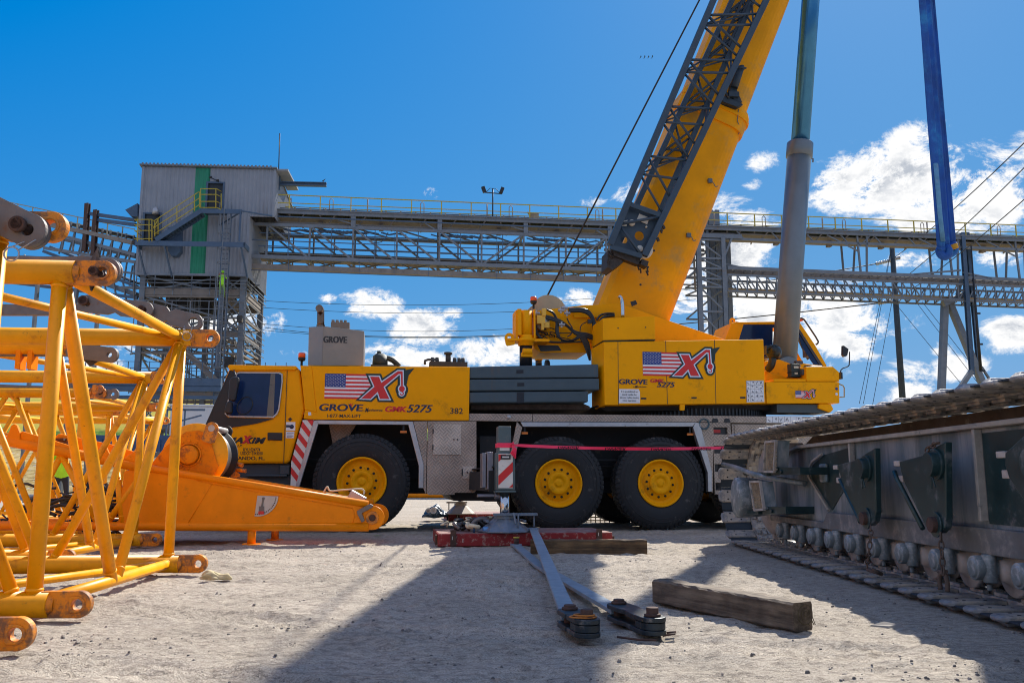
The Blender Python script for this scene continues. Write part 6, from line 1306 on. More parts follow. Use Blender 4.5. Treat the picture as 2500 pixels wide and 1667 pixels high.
g = grd(525, 1416); crumple('rag', 'crumpled cream rag lying on the sand below the lattice sections', 'rag', (g.x, g.y, .02), .16, .08, .06, mat('rag_cream', (.50, .42, .24), .9, var=.3, vs=20), 3)
g = grd(918, 1310); m = MB(); rr = random.Random(6)
for k in range(9): x, y = rr.uniform(-.07, .07), rr.uniform(-.05, .05); m.add([(x, y, .01), (x + .05, y + .01, .02), (x + .03, y + .04, .012)], [(0, 1, 2)])
o = m.build('plastic_scrap', mat('scrap_green', (.1, .7, .08), .5, var=.3)); o.location = (g.x, g.y, .005); tag(o, 'scrap of bright green plastic on the ground before the front wheel', 'litter')
g = grd(2165, 1535, 0); m = MB(); m.loft([[V3(-.1, 0, .012), V3(0, .02, .02), V3(.1, .0, .008), V3(0, -.03, .006)], [V3(-.09, .0, .02), V3(0, .03, .035), V3(.09, .01, .02), V3(0, -.02, .016)]]); o = m.build('cardboard_scrap', mat('card_grey', (.3, .27, .24), .9)); o.location = (g.x, g.y, .004); tag(o, 'flat torn scrap of cardboard in the edge of the track shadow', 'litter')
g = grd(1063, 1272); bag = crumple('rubbish_bag', 'dark blue plastic rubbish bag heaped at the left end of the far red mat', 'bag', (g.x, g.y, .12), .30, .22, .22, mat('bag_blue', (.01, .035, .07), .25, var=.5, vs=12), 8)
m = MB(); m.lathe([(.0, -.02), (.055, -.02), (.07, .05), (.06, .05), (.0, -.01)], (-.02, -.25, .10), (0, -1, .3), 18); m.lathe([(.0, -.02), (.04, -.02), (.05, .05)], (-.12, -.24, .1), (-.3, -1, .4), 16); o = m.build('paper_cup', WHT); o.location = (g.x, g.y, .12); tag(o, 'white paper cups stuck in the top of the dark blue rubbish bag', 'cup')
# tool heap on the near mat, left of the pad: shackles, slings, pins
MO = grd(1069, 1334.6); MY = math.radians(8.2); MF = Frame(MO, MY)
def onmat(name, lab, cat): return thing(name, lab, cat, (MO.x, MO.y, 0), MY)
r = onmat('bow_shackle', 'large dusty bow shackle lying on the near red mat beside the pad', 'shackle'); m = MB(); c = V3(.62, .42, .26)
m.path([c + V3(-.16, 0, -.05), c + V3(-.1, 0, .05), c + V3(0, 0, .085), c + V3(.09, 0, .06), c + V3(.12, 0, -.02), c + V3(.08, 0, -.075), c + V3(-.02, 0, -.085), c + V3(-.16, 0, -.075)], .033, 10, smooth_pts=2); m.build('bow', LINK, r); m = MB(); m.tube(c + V3(.11, -.09, -.04), c + V3(.11, .1, -.04), .035, n=20); m.tube(c + V3(.11, -.11, -.04), c + V3(.11, -.08, -.04), .055, n=20); m.build('pin', RUST, r)
r = onmat('sling_heap', 'heap of dark rope slings and hooks on the left of the near red mat', 'slings'); m = MB(); rr = random.Random(12)
for k in range(16):
    x, y = rr.uniform(.14, .9), rr.uniform(.3, .95); P = [V3(x, y, .2 + rr.uniform(0, .1))]
    for _ in range(5): P.append(V3(P[-1].x + rr.uniform(-.16, .2), P[-1].y + rr.uniform(-.1, .1), .18 + rr.uniform(0, .17)))
    m.path(P, rr.choice((.012, .018, .026)), 7, smooth_pts=2, mi=rr.choice((0, 0, 1, 2)))
m.build('rope', [MATS['hose_black'], CLOTH, LINK], r)
for k, (x, y, rad) in enumerate(((.48, .5, .05), (.30, .7, .04), (.8, .8, .05))): m = MB(); m.tube((x, y, .17), (x, y, .17 + .13), rad, n=14); m.build('iron_pin', RUST, r)
r = onmat('water_bottle', 'clear blue water bottle lying between the shackle and the pad', 'bottle'); m = MB(); m.lathe([(0, 0), (.035, .0), (.038, .01), (.038, .14), (.03, .17), (.014, .19), (.014, .21), (0, .21)], (.60, .12, .208), (1, .1, 0), 16); m.build('bottle_body', mat('bottle_blue', (.10, .25, .5), .12, var=.2), r); m = MB(); m.lathe([(.0, .0), (.04, .0), (.04, .02), (.0, .02)], (.47, .12, .21), (1, 0, 0), 14); m.build('tape_roll', TRKB, r)
# danger tape from the jack to the crawler
r = thing('danger_tape', 'red danger tape stretched from the outrigger jack to the crawler track', 'barrier tape'); ta = CR.o + CR.x * 0
def cw_(u, v, d): p = CR.P(u, v, d); return CR.o + CR.x * p.x + CR.y * p.y + V3(0, 0, p.z)
T0 = cw_(1250, 1086, dj - .02); T1 = at(1784, 1092, 12.6); N_ = 60; m = MB(); vs = []; dirT = (T1 - T0); hT = .040
for i in range(N_ + 1):
    t_ = i / N_; p = T0.lerp(T1, t_) - V3(0, 0, .055 * 4 * t_ * (1 - t_) * .6); tw = .35 * math.sin(t_ * 9) ; n_ = V3(math.sin(tw) * .4, 0, 1) ; hw = hT / 2 * (1 if t_ > .04 else .5 + t_ * 12)
    off = V3(0, math.sin(tw) * .02, hw); vs += [p + off, p - off]
m.add(vs, [(2 * i, 2 * i + 1, 2 * i + 3, 2 * i + 2) for i in range(N_)], 0, False); tp = m.build('tape_strip', TAPE, r)
m = MB(); ux = V3(dirT.x, dirT.y, 0).normalized()
for t_ in (.20, .41, .62, .81, .95):
    k = MB(); k.text('DANGER', 0, 0, .036, 0, width=.30, bold=.02, flip=True); p = T0.lerp(T1, t_) - V3(0, 0, .055 * 4 * t_ * (1 - t_) * .6)
    m.add([p + ux * v[0] + V3(0, -.034, v[2] - .028) + ux.cross(V3(0, 0, 1)) * 0 for v in k.v], k.f)
m.build('lettering', BLK, r)
m = MB(); c = CR.P(1232, 1086, dj - .02); a, b_ = CR(1214, 1085, dj)[0], CR(1250, 1085, dj)[0]
pts = []
m.box(a - .0, b_ + .0, dj - .012, dj + .205, CR(1216, 1092, dj)[1], CR(1216, 1081, dj)[1]); o = m.build('tape_wrap', TAPE, r); o.location = (CO.x, CO.y, 0); o.rotation_euler = (0, 0, CR.yaw)
m = MB()
for k in range(4): p = CR.P(1250, 1086, dj - .03); m.path([p, p + V3(.02 + .01 * k, -.01, -.05), p + V3(-.02 + .02 * k, -.02, -.12 - .02 * k)], .012, 5)
m.path([CR.P(1246, 1086, dj - .03), CR.P(1253, 1080, dj - .03), CR.P(1256, 1088, dj - .03), CR.P(1250, 1092, dj - .03)], .012, 6); o = m.build('tape_knot', TAPE, r); o.location = (CO.x, CO.y, 0); o.rotation_euler = (0, 0, CR.yaw)
# blue round slings hanging from above on the right
def sling(parts_, vb, Y, lab, loopw):
    m = MB()
    for k, (u0, u1, wt_, wb_) in enumerate(parts_):
        x0_, x1_ = at(u0, 0, Y + .05 * k), at(u1, vb, Y + .05 * k); d = x0_ - x1_; secs_ = []
        for i in range(38):
            t_ = i / 16; p = x1_ + d * t_; wv = wb_ + (wt_ - wb_) * min(t_, 1.2); ph = t_ * 2.5 + k
            secs_.append([p + V3(wv * math.cos(a) * (1 + .05 * math.sin(9 * t_ + a)), .02 * math.sin(a) * (1 + .45 * math.cos(3 * a + ph)), 0) for a in [2 * PI * j / 16 for j in range(16)]])
        m.loft(secs_, sm=True)
    ps = [at(u1, vb, Y + .05 * k) for k, (u0, u1, a_, b_) in enumerate(parts_)]; a, b_ = ps[0], ps[-1]; c = (a + b_) / 2; r_ = max((b_ - a).length / 2, .03)
    m.path([a + V3(0, 0, .04)] + [c + V3(-r_ * math.cos(t_), 0, -r_ * 1.3 * math.sin(t_)) for t_ in [PI * i / 10 for i in range(11)]] + [b_ + V3(0, 0, .04)], loopw, 12)
    return tag(m.build('round_sling', SLING), lab, 'lifting sling', 'blue slings hanging from above')
sling([(2251, 2298, .040, .045), (2266, 2312, .030, .034)], 612, 9.0, 'left blue lifting sling hanging from above, with a pale worn patch near its loop', .042)
sling([(2269, 2311, .030, .036), (2277, 2327, .024, .034)], 604, 9.2, 'right blue lifting sling hanging from above, with orange stitching at its loop', .04)
m = MB(); p = at(2325, 598, 9.18)
q0, q1 = at(2291, 540, 8.93), at(2283, 430, 8.93); m.tube(p + V3(0, -.03, 0), p + V3(.015, -.03, -.05), .036, n=12)
o = m.build('sling_label', [mat('stitch_orange', (.55, .28, .02), .8), SLINGW])
m2_ = MB(); m2_.loft([[Vector(pp_) + V3(.026 * math.cos(a), .012 * math.sin(a) - .012, 0) for a in [2 * PI * j / 12 for j in range(12)]] for pp_ in (at(2301, 590, 8.98), at(2293, 520, 8.98), at(2289, 470, 8.98), at(2283, 400, 8.98))], sm=True); wp_ = m2_.build('worn_patch', SLINGW); sl_ = [q_ for q_ in scene.collection.objects if q_.name.startswith('round_sling')]; o.parent = sl_[1]; wp_.parent = sl_[0]
# ------------------------------------------------------------------ transfer tower
q = at(603, 674, 55); TF = Frame(q, math.radians(4)); tw = thing('transfer_tower', 'tall grey corrugated conveyor tower with a green vertical stripe and yellow-railed outside stair', 'tower', (q.x, q.y, 0), TF.yaw)
def tp_(L, d=0.0): return [TF(u, v, d) for u, v in L]
def TP(u, v, d=0.0): x, z = TF(u, v, d); return V3(x, d, z)
DEP = 5.8
def corr(m, x0, x1, z0f, z1f, y, ax='x', pitch=.24, amp=.035, mi=0):
    n = max(2, int((x1 - x0) / pitch)) * 4; vs = []
    for i in range(n + 1):
        t_ = x0 + (x1 - x0) * i / n; k = (0, 0, 1, 1)[i % 4] * amp
        a = (t_, y - k) if ax == 'x' else (y + k, t_)
        vs += [(a[0], a[1], z0f(t_)), (a[0], a[1], z1f(t_))]
    m.add(vs, [(2 * i, 2 * i + 2, 2 * i + 3, 2 * i + 1) for i in range(n)], mi)
def lin(a, b_): return lambda x: a[1] + (b_[1] - a[1]) * (x - a[0]) / (b_[0] - a[0])
UL, UR, LRc = TF(348, 407), TF(674, 415), TF(669, 529); ML = TF(343.5, 500); LL, LR = TF(331, 671), TF(603, 674); MR = TF(608, 529)
gs = [TF(479, 409)[0], TF(515, 410)[0]]; gs2 = [TF(462, 672)[0], TF(499, 672)[0]]; gx0, gx1 = (gs[0] + gs2[0]) / 2, (gs[1] + gs2[1]) / 2
zt = lin(UL, UR); zm = (LRc[1] + TF(608, 529)[1]) / 2; zb = (LL[1] + LR[1]) / 2
D1 = [TF(509, 448), TF(542, 507)]; D2 = [TF(355, 523), TF(388, 585)]; xl, xr, xr2 = (UL[0] + LL[0]) / 2, UR[0], LR[0]
def wall_seg(m, xa, xb, za, zb_):
    corr(m, xa, xb, za if callable(za) else (lambda x, q=za: q), zb_ if callable(zb_) else (lambda x, q=zb_: q), 0)
m = MB(); g_ = MB()
for (a, b_, mm) in ((xl, gx0, m), (gx0, gx1, g_), (gx1, xr, m)):
    # cut round the two doors
    segs = [(a, b_)]
    for (xa, xb) in segs:
        cuts = sorted(set([xa, xb] + [c for c in (D1[0][0], D1[1][0], D2[0][0], D2[1][0], xr2) if xa < c < xb]))
        for i in range(len(cuts) - 1):
            c0, c1 = cuts[i], cuts[i + 1]; mid = (c0 + c1) / 2
            if D1[0][0] < mid < D1[1][0]: wall_seg(mm, c0, c1, D1[0][1], zt); wall_seg(mm, c0, c1, zb, D1[1][1] - .35)
            elif D2[0][0] < mid < D2[1][0]: wall_seg(mm, c0, c1, D2[0][1], zt); wall_seg(mm, c0, c1, zb, D2[1][1] - .1)
            elif mid > xr2: wall_seg(mm, c0, c1, zm, zt)
            else: wall_seg(mm, c0, c1, zb, zt)
corr(m, 0, DEP, lambda y: zb, lambda y: zm, xr2, 'y'); corr(m, 0, DEP, lambda y: zm, lambda y: zt(xr) - .12 * y, xr - .0, 'y') 
corr(m, 0, DEP, lambda y: zb, lambda y: zt(xl), xl - .035, 'y'); corr(m, xl, xr, lambda x: zm, zt, DEP + .035); corr(m, xl, xr2, lambda x: zb, lambda x: zm, DEP + .035)
m.build('cladding', CLAD, tw, keep=True); g_.build('green_stripe', CLADG, tw, keep=True)
m = MB(); m.add([(xl - .15, -.2, zt(xl) + .05), (xr + .1, -.2, zt(xr) + .05), (xr + .1, DEP + .2, zt(xr) - .75), (xl - .15, DEP + .2, zt(xl) - .75), (xl - .15, -.2, zt(xl) + .13), (xr + .1, -.2, zt(xr) + .13), (xr + .1, DEP + .2, zt(xr) - .67), (xl - .15, DEP + .2, zt(xl) - .67)], [(0, 1, 2, 3), (4, 7, 6, 5), (0, 4, 5, 1), (1, 5, 6, 2), (2, 6, 7, 3), (3, 7, 4, 0)])
for i in range(int((xr - xl) / .24)): m.box(xl + i * .24, xl + i * .24 + .12, -.23, -.19, zt(xl + i * .24) + .02, zt(xl + i * .24) + .2)
m.build('roof', GAL, tw)
m = MB(); 
for (x, za, zb_) in ((xl + .06, zb, zt(xl)), (xr - .06, zm, zt(xr)), (xr2 - .06, zb, zm)): m.box(x - .08, x + .08, -.06, -.03, za, zb_)
m.box(xl, xr2, -.07, -.036, zb - .05, zb + .12); m.box(xr2, xr, -.07, -.036, zm - .03, zm + .08)
m.build('corner_trim', CLAD, tw)
def door_(D, w2):
    (xa, za), (xb, zb_) = D; m = MB(); m.box(xa, xb, .05, 2.5, zb_, za); o = m.build('door_opening', BLK, tw); m = MB(); m.box(xa - .12, xa, -.08, .1, zb_, za + .1); m.box(xb, xb + .12, -.08, .1, zb_, za + .1); m.box(xa, xb, -.08, .1, za, za + .1); m.build('door_frame', GALB, o)
door_(D1, 0); door_(D2, 0)
m = MB(); c = TP(380, 514, -.3); m.lathe([(.0, .25), (.12, .2), (.2, .0), (.2, -.25), (0, -.25)], c, (0, 0, 1), 14); m.build('wall_lamp', STEEL, tw)
m = MB(); c = TP(523, 437, -.35); m.bar(c + V3(-.25, 0, .1), c + V3(.25, .3, -.1), .05); m.tube(c + V3(-.3, 0, .1), c + V3(-.15, 0, .1), .08); m.tube(c + V3(.15, 0, -.1), c + V3(.3, 0, -.1), .08); m.build('flood_lamp', BLK, tw)
# chute and belt housing bits
m = MB(); P = tp_([(412, 596), (442, 596), (442, 615), (432, 626), (420, 626), (412, 614)], -.4); m.prism(P, -.55, -.04); m.build('chute', GALB, tw)
m = MB(); m.prism(tp_([(412, 558), (446, 550), (446, 594), (412, 594)], -.1), -.3, -.04); m.prism(tp_([(311, 517), (341, 501), (341, 533), (325, 533)], 1), .6, 3.4); m.build('side_hood', GALB, tw)
# right end bay
m = MB(); x0_, x1_ = xr + .02, TF(703, 500, DEP)[0]; zz0, zz1 = TF(700, 569, 3)[1], TF(676, 418, 0)[1]
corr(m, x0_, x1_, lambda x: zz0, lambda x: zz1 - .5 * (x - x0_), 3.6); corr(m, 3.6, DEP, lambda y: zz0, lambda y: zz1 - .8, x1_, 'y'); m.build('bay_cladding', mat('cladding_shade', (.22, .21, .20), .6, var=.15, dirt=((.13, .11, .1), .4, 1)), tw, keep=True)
m = MB(); a, b_ = TP(674, 417, 0), TP(713, 436, 1.5); m.add([(a.x, 0, a.z), (b_.x, 0, b_.z), (b_.x, 4, b_.z), (a.x, 4, a.z), (a.x, 0, a.z + .12), (b_.x, 0, b_.z + .12), (b_.x, 4, b_.z + .12), (a.x, 4, a.z + .12)], [(0, 1, 2, 3), (4, 7, 6, 5), (0, 4, 5, 1), (1, 5, 6, 2), (2, 6, 7, 3), (3, 7, 4, 0)]); m.build('bay_roof', CLAD, tw)
m = MB(); a, b_ = TP(684, 449, 1), TP(797, 451, 1); m.ibar(a, b_, .3, .26, .05); m.box(a.x - .4, a.x, .9, 1.1, a.z - .4, a.z + .9); m.build('hoist_beam', GALB, tw)
m = MB(); a = TP(680, 425, 1); b_ = TP(683, 326, 1); m.tube(a, b_, .035, n=6); m.tube(a, a + (b_ - a) * .1, .07, n=6); m.build('antenna_mast', mat('mast_dark', (.02, .02, .02), .6), tw)
# walkways and stair
wy = -1.35
m = MB(); a, b_ = TP(328, 592, wy), TP(598, 592.5, wy); zw = TF(400, 588, wy)[1]; m.box(a.x, b_.x, wy, wy + .06, zw - .32, zw); m.box(a.x, a.x + 1.9, wy + .06, -.1, zw - .06, zw); m.box(b_.x - .1, b_.x, wy, -.1, zw - .3, zw); m.box(a.x, a.x + .06, wy, -.1, zw - .32, zw)
for u in (335, 400, 588): p = TP(u, 600, wy); m.bar((p.x, wy + .1, zw - .3), (p.x + .2, -.08, zw - 2.0), .09)
m.build('walkway', GALB, tw)
m = MB(); zl_ = TF(540, 510, wy)[1]; a, b_ = TF(489, 512, wy)[0], TF(591, 512, wy)[0]; m.box(a, b_, wy, wy + .06, zl_ - .3, zl_); m.box(a, TF(545, 512, wy)[0], wy + .06, -.1, zl_ - .06, zl_)
s0_, s1_ = TP(380, 586, wy), TP(490, 515, wy); m.bar(s0_, s1_, .06, .32, up=V3(0, 1, 0)) if False else None
dd_ = (s1_ - s0_)
for y in (wy, wy + .8): m.bar(V3(s0_.x, y, s0_.z), V3(s1_.x, y, s1_.z), .06, .30)
for k in range(15): p = s0_ + dd_ * ((k + .5) / 15); m.box(p.x - .14, p.x + .14, wy + .04, wy + .78, p.z - .03, p.z + .01); m.box(p.x - .14, p.x - .12, wy + .04, wy + .78, p.z - .15, p.z)
p = TP(588, 512, wy); m.bar((p.x, wy, zl_), (p.x, wy, TF(588, 590, wy)[1]), .1); m.bar((p.x, wy, zl_ - .1), (TF(665, 529, 0)[0], -.1, TF(665, 529, 0)[1]), .08); m.bar((p.x, wy, zl_ - .2), (p.x - 1.6, -.1, zl_ - .7), .07); m.build('stair', GALB, tw)
m = MB(); rl = lambda P, r=.03: [m.tube(P[i], P[i + 1], r, n=6) for i in range(len(P) - 1)]
T_ = TP
rl([T_(374, 558, wy), T_(386, 536, wy)]); 
base = [(374, 575), (490, 507)]
for dz in (0, 17, 34):
    rl([T_(376, 572 - dz * .95, wy), T_(487, 500 - dz * .95, wy)])
for u in (378, 386, 432, 475, 487): v = 573 - (u - 376) * .648; rl([T_(u, v + 6, wy), T_(u, v - 32, wy)])
for dv in (0, 15, 32, 46): rl([T_(490, 507 - dv, wy), T_(528 if dv else 530, 507 - dv, wy), T_(540, 512 - dv * .96, wy + .9 * (dv > 0))])
for u in (490, 527, 540): rl([T_(u, 508, wy), T_(u, 461 if u != 540 else 472, wy)])
for dv in (0, 20, 34, 47): rl([T_(328, 583 - dv, wy), T_(371, 583 - dv, wy)])
for dv in (20, 34, 47): a = T_(371, 583 - dv, wy); rl([a, V3(a.x, -.15, a.z)]); a = T_(329, 583 - dv, wy); rl([a, V3(a.x, -.15, a.z)])
for u in (336, 364, 371): rl([T_(u, 590, wy), T_(u, 536, wy)])
m.build('stair_railing', RAILY, tw)
# ladder with cage
m = MB(); la, lb = TP(546, 533, -.6), TP(525, 990, -.6); la2, lb2 = TP(560, 533, -.6), TP(543, 990, -.6); lx = TF(551, 600, -.6)[0]; ztop = la.z; zbot = TF(530, 985, -.6)[1]
for x in (lx - .25, lx + .25): m.box(x - .03, x + .03, -.62, -.56, zbot, ztop + .9)
for k in range(int((ztop - zbot) / .33)): m.tube((lx - .25, -.59, zbot + k * .33), (lx + .25, -.59, zbot + k * .33), .02, n=5)
m.build('ladder', GALB, tw)
m = MB()
for k in range(int((ztop - zbot - 2) / .95)):
    z = zbot + 2.2 + k * .95; m.path([(lx + .36 * math.sin(a) * 1.05, -.62 - .38 * (1 + math.cos(a)) , z) for a in [PI * (-1 + 2 * i / 12) for i in range(13)]], .025, 5)
for a in (-1.2, -.6, 0, .6, 1.2): x, y = lx + .36 * math.sin(a) * 1.05, -.62 - .38 * (1 + math.cos(a)); m.box(x - .025, x + .025, y - .012, y + .012, zbot + 2.2, ztop + .9)
m.build('ladder_cage', GAL, tw)
# legs and bracing under the box
cols = [(TF(346, 700)[0], .25), (TF(592, 700)[0], .25), (TF(345, 700)[0], DEP - .3), (TF(592, 700)[0], DEP - .3), (TF(540, 700)[0], .25), (TF(450, 700)[0], DEP - .3)]
for i, (x, y) in enumerate(cols): m = MB(); m.ibar((x, y, -.1), (x, y, zb + .2), .34, .34, .07, up=V3(0, 1, 0)); m.build('column', GAL, tw)
lev = [TF(450, v, 0)[1] for v in (711, 722, 773, 814, 847, 861, 938, 962, 1040, 1110)]
m = MB()
for i, z in enumerate(lev):
    th_ = (.42, .12, .12, .3, .12, .12, .4, .25, .3, .3)[i]
    for y in (.25, DEP - .3): m.box(cols[0][0], cols[1][0], y - .08, y + .08, z - th_ / 2, z + th_ / 2)
    for x in (cols[0][0], cols[4][0], cols[1][0]): m.box(x - .08, x + .08, .2, DEP - .3, z - th_ / 2, z + th_ / 2)
m.build('floor_beam', TAN, tw)
m = MB(); rr = random.Random(31); zs_ = [zb] + lev
for i in range(len(zs_) - 1):
    za, zc = zs_[i], zs_[i + 1]
    if abs(za - zc) < .5: continue
    for (xa, xb) in ((cols[0][0], cols[4][0]), (cols[4][0], cols[1][0])):
        for y in (.28, DEP - .35):
            if rr.random() < .8: m.bar((xa, y, za), (xb, y, zc), .1)
            if rr.random() < .55: m.bar((xb, y, za), (xa, y, zc), .09)
    for x in (cols[0][0], cols[1][0], cols[4][0]): m.bar((x, .25, za), (x, DEP - .3, zc), .09); m.bar((x, DEP - .3, za), (x, .25, zc), .08)
m.build('bracing', GAL, tw)
m = MB()
for u in (461, 466, 470, 473, 478, 488, 491): x = TF(u, 700, 1.2)[0]; m.tube((x, 1.2, zb), (x, 1.2, TF(u, 770, 1.2)[1]), .04, n=5)
for k in range(26): u, v = rr.uniform(350, 590), rr.uniform(690, 980); p = TP(u, v, rr.uniform(.5, 5)); q = p + V3(rr.uniform(-2.5, 2.5), rr.uniform(-.5, .5), rr.uniform(-1.2, 1.2) if k % 3 else 0); m.tube(p, q, rr.choice((.04, .06, .1)), n=6)
for k in range(16): x = rr.uniform(cols[0][0], cols[1][0]); m.tube((x, rr.uniform(.4, 5), rr.uniform(2, 8)), (x, rr.uniform(.4, 5), rr.uniform(8, zb)), .045, n=5)
for z in lev:
    for dz in (.5, 1.0): m.bar((cols[0][0] - .3, -.15, z + dz), (cols[1][0] + .3, -.15, z + dz), .045); m.bar((cols[1][0] + .3, -.15, z + dz), (cols[1][0] + .3, DEP, z + dz), .045)
    for q_ in range(7): x = cols[0][0] - .3 + q_ * (cols[1][0] - cols[0][0] + .6) / 6; m.bar((x, -.15, z), (x, -.15, z + 1.0), .05)
for k in range(46): u, v = rr.uniform(345, 595), rr.uniform(690, 900); p = TP(u, v, rr.uniform(.5, 5.5)); q = p + V3(rr.uniform(-1.6, 1.6), rr.uniform(-.5, .5), rr.choice((0, 0, .9, -.9, 1.6))); m.tube(p, q, rr.choice((.03, .05)), n=5)
m.build('pipework', GAL, tw)
MD = mat('machinery_dark', (.05, .045, .04), .8, var=.5, vs=2, dirt=((.16, .13, .1), .4, 2))
for nm_, L_, d0_, d1_ in (('hopper_chute', [(395, 700), (422, 672), (455, 672), (440, 700)], 1, 3), ('hopper', [(372, 672), (600, 672), (598, 702), (380, 702)], 3.2, 5), ('drive_housing', [(405, 725), (520, 725), (516, 765), (415, 765)], 2.5, 4.5), ('control_box', [(545, 870), (568, 870), (568, 895), (545, 895)], .1, .5), ('junction_box', [(578, 770), (590, 770), (590, 785), (578, 785)], -.3, .2)):
    m = MB(); m.prism(tp_(L_, d0_), d0_, d1_); m.build(nm_, MD, tw)
# lower inclined gallery stair in the base of the tower
m = MB()
for y in (-1.0, -.2): m.bar(TP(455, 860, y), TP(560, 960, y), .12, .36); m.bar(TP(300, 1010, y), TP(440, 940, y), .1, .2)
m.bar(TP(455, 860, -1), TP(520, 905, -1), .5, .1); m.build('lower_stair', TAN, tw)
m = MB()
for (v, th_) in ((936, .5), (950, .35), (972, .2)): x0_, x1_ = TF(330, v, -2)[0], TF(545, v, -2)[0]; z = TF(450, v, -2)[1]; m.box(x0_ - 4, x1_, -2.6, -2.2, z - th_ / 2, z + th_ / 2)
for k in range(22): x = TF(330, 930, -2)[0] - 4 + k * .62; z = TF(450, 930, -2)[1]; m.box(x, x + .04, -2.6, -2.56, z, z + 1.1)
for dz in (.55, 1.1): m.box(TF(330, 930, -2)[0] - 4, TF(545, 930, -2)[0], -2.6, -2.56, z + dz - .03, z + dz); 
m.build('low_gallery', GALB, tw)
# ------------------------------------------------------------------ long conveyor gallery (right of the tower)
q = at(674, 500, 56); GF = Frame(q, math.radians(7.3)); G = lambda u, v, d=0.0: GF.P(u, v, d)
def flat(L, d=0):                     # average height of points along a level member
    zs = [GF(u, v, d)[1] for u, v in L]; return sum(zs) / len(zs)
gal = thing('conveyor_gallery', 'long elevated conveyor bridge with yellow handrail running right from the tower', 'conveyor', (q.x, q.y, 0), GF.yaw)
def ln2(a, b_, d=0): return (G(*a, d), G(*b_, d))
XL = GF(672, 500)[0]; XR = GF(2620, 560)[0]
ra, rb_ = ln2((672, 475), (2500, 550.5)); rail = lambda x: ra.z + (rb_.z - ra.z) * (x - ra.x) / (rb_.x - ra.x)
da, db = ln2((672, 509), (2500, 580)); deck = lambda x: da.z + (db.z - da.z) * (x - da.x) / (db.x - da.x)
m = MB(); up = V3(0, 0, 1)
def run(m, f, dz, y, w_, h_, x0=None, x1=None): x0 = XL if x0 is None else x0; x1 = XR if x1 is None else x1; m.bar((x0, y, f(x0) + dz), (x1, y, f(x1) + dz), w_, h_)
posts = []; x = XL + .9
while x < XR: posts.append(x); x += 2.02
run(m, rail, 0, 0, .06, .06); run(m, rail, -.55, 0, .05, .05)
run(m, rail, 0, 2.6, .05, .05); run(m, rail, -.55, 2.6, .04, .04)
for x in posts:
    m.bar((x, 0, deck(x) - .1), (x, 0, rail(x)), .07); m.bar((x, 2.6, deck(x)), (x, 2.6, rail(x)), .05)
m.build('handrail', RAILY, gal)
m = MB(); run(m, deck, .22, 1.3, 1.0, .20); run(m, deck, .05, 1.3, .8, .1)
m.build('belt', BELT, gal)
m = MB()
for i, x in enumerate(posts):
    for dx in (.3, 1.3): m.box(x + dx - .05, x + dx + .05, .72, .78, deck(x) + .0, deck(x) + .34)
    if i % 3 == 1: m.path([(x + .6, .1, deck(x) + .1), (x + .6, .1, deck(x) + .75), (x + .72, .1, deck(x) + .9), (x + .84, .1, deck(x) + .75), (x + .84, .1, deck(x) + .1)], .03, 5)
    if i % 4 == 2: m.tube((x + 1.1, .1, deck(x)), (x + 1.1, .1, deck(x) + .9), .05, n=6)
m.build('idler_frame', mat('idler_tan', (.30, .25, .22), .8, var=.5), gal)
m = MB(); run(m, deck, -.06, 1.3, 2.9, .08); run(m, deck, -.2, .0, .12, .26); run(m, deck, -.2, 2.6, .12, .26); m.build('walkway_deck', GAL, gal)
m = MB(); run(m, deck, -.45, 1.3, 2.0, .10); rr = random.Random(15)
for i, x in enumerate(posts):
    m.bar((x, .1, deck(x) - .35), (x + .7, 2.5, deck(x) - .55), .08)
    if i % 2: m.box(x - .15, x + .15, .9, 1.3, deck(x) - .95, deck(x) - .5)
    m.bar((x + 1, .05, deck(x) - .3), (x + .6, .4, deck(x) - .75), .06)
run(m, deck, -.85, .4, .10, .16); m.build('belt_return', TAN, gal)
# box truss under the first span (to the support frame)
X1 = GF(1490, 620)[0]
t0, t1 = ln2((672, 548), (1481, 579)); tc__ = lambda x: t0.z + (t1.z - t0.z) * (x - t0.x) / (t1.x - t0.x)
b0_, b1_ = ln2((672, 627), (1481, 658)); bc__ = lambda x: b0_.z + (b1_.z - b0_.z) * (x - b0_.x) / (b1_.x - b0_.x)
m = MB(); W2 = 2.8
for y in (0.1, W2): run(m, tc__, 0, y, .16, .2, XL - 1.5, X1); run(m, bc__, 0, y, .18, .26, XL - 1.5, X1)
m.build('truss_chord', GAL, gal)
m = MB(); nodes = [GF(u, 610)[0] for u in (650, 755, 861, 968, 1073, 1176, 1279, 1382, 1481)]
for i, x in enumerate(nodes):
    for y in (.1, W2): m.bar((x, y, bc__(x)), (x, y, tc__(x)), .12)
    m.bar((x, .1, tc__(x)), (x, W2, tc__(x)), .12); m.bar((x, .1, bc__(x)), (x, W2, bc__(x)), .14)
    if i < len(nodes) - 1:
        x2 = nodes[i + 1]
        for y in (.1, W2): m.bar((x, y, tc__(x) if i < 5 else bc__(x)), (x2, y, bc__(x2) if i < 5 else tc__(x2)), .12)
        m.bar((x, .1, tc__(x)), (x2, W2, tc__(x2)), .09); m.bar((x, W2, bc__(x)), (x2, .1, bc__(x2)), .09); xm_ = (x + x2) / 2; m.bar((xm_, W2, bc__(xm_)), (xm_, W2, tc__(xm_)), .09)
for i, u in enumerate((861, 1073, 1284, 1490)): x = GF(u, 600)[0]; m.bar((x, .1, tc__(x)), (x, .1, deck(x) - .1), .22, .3); m.bar((x, 2.6, tc__(x)), (x, 2.6, deck(x) - .1), .15); m.bar((x - 1, .1, deck(x) - .6), (x, .1, tc__(x) - .1) if i % 2 else (x + 1, .1, tc__(x)), .08)
m.build('truss_web', GAL, gal)
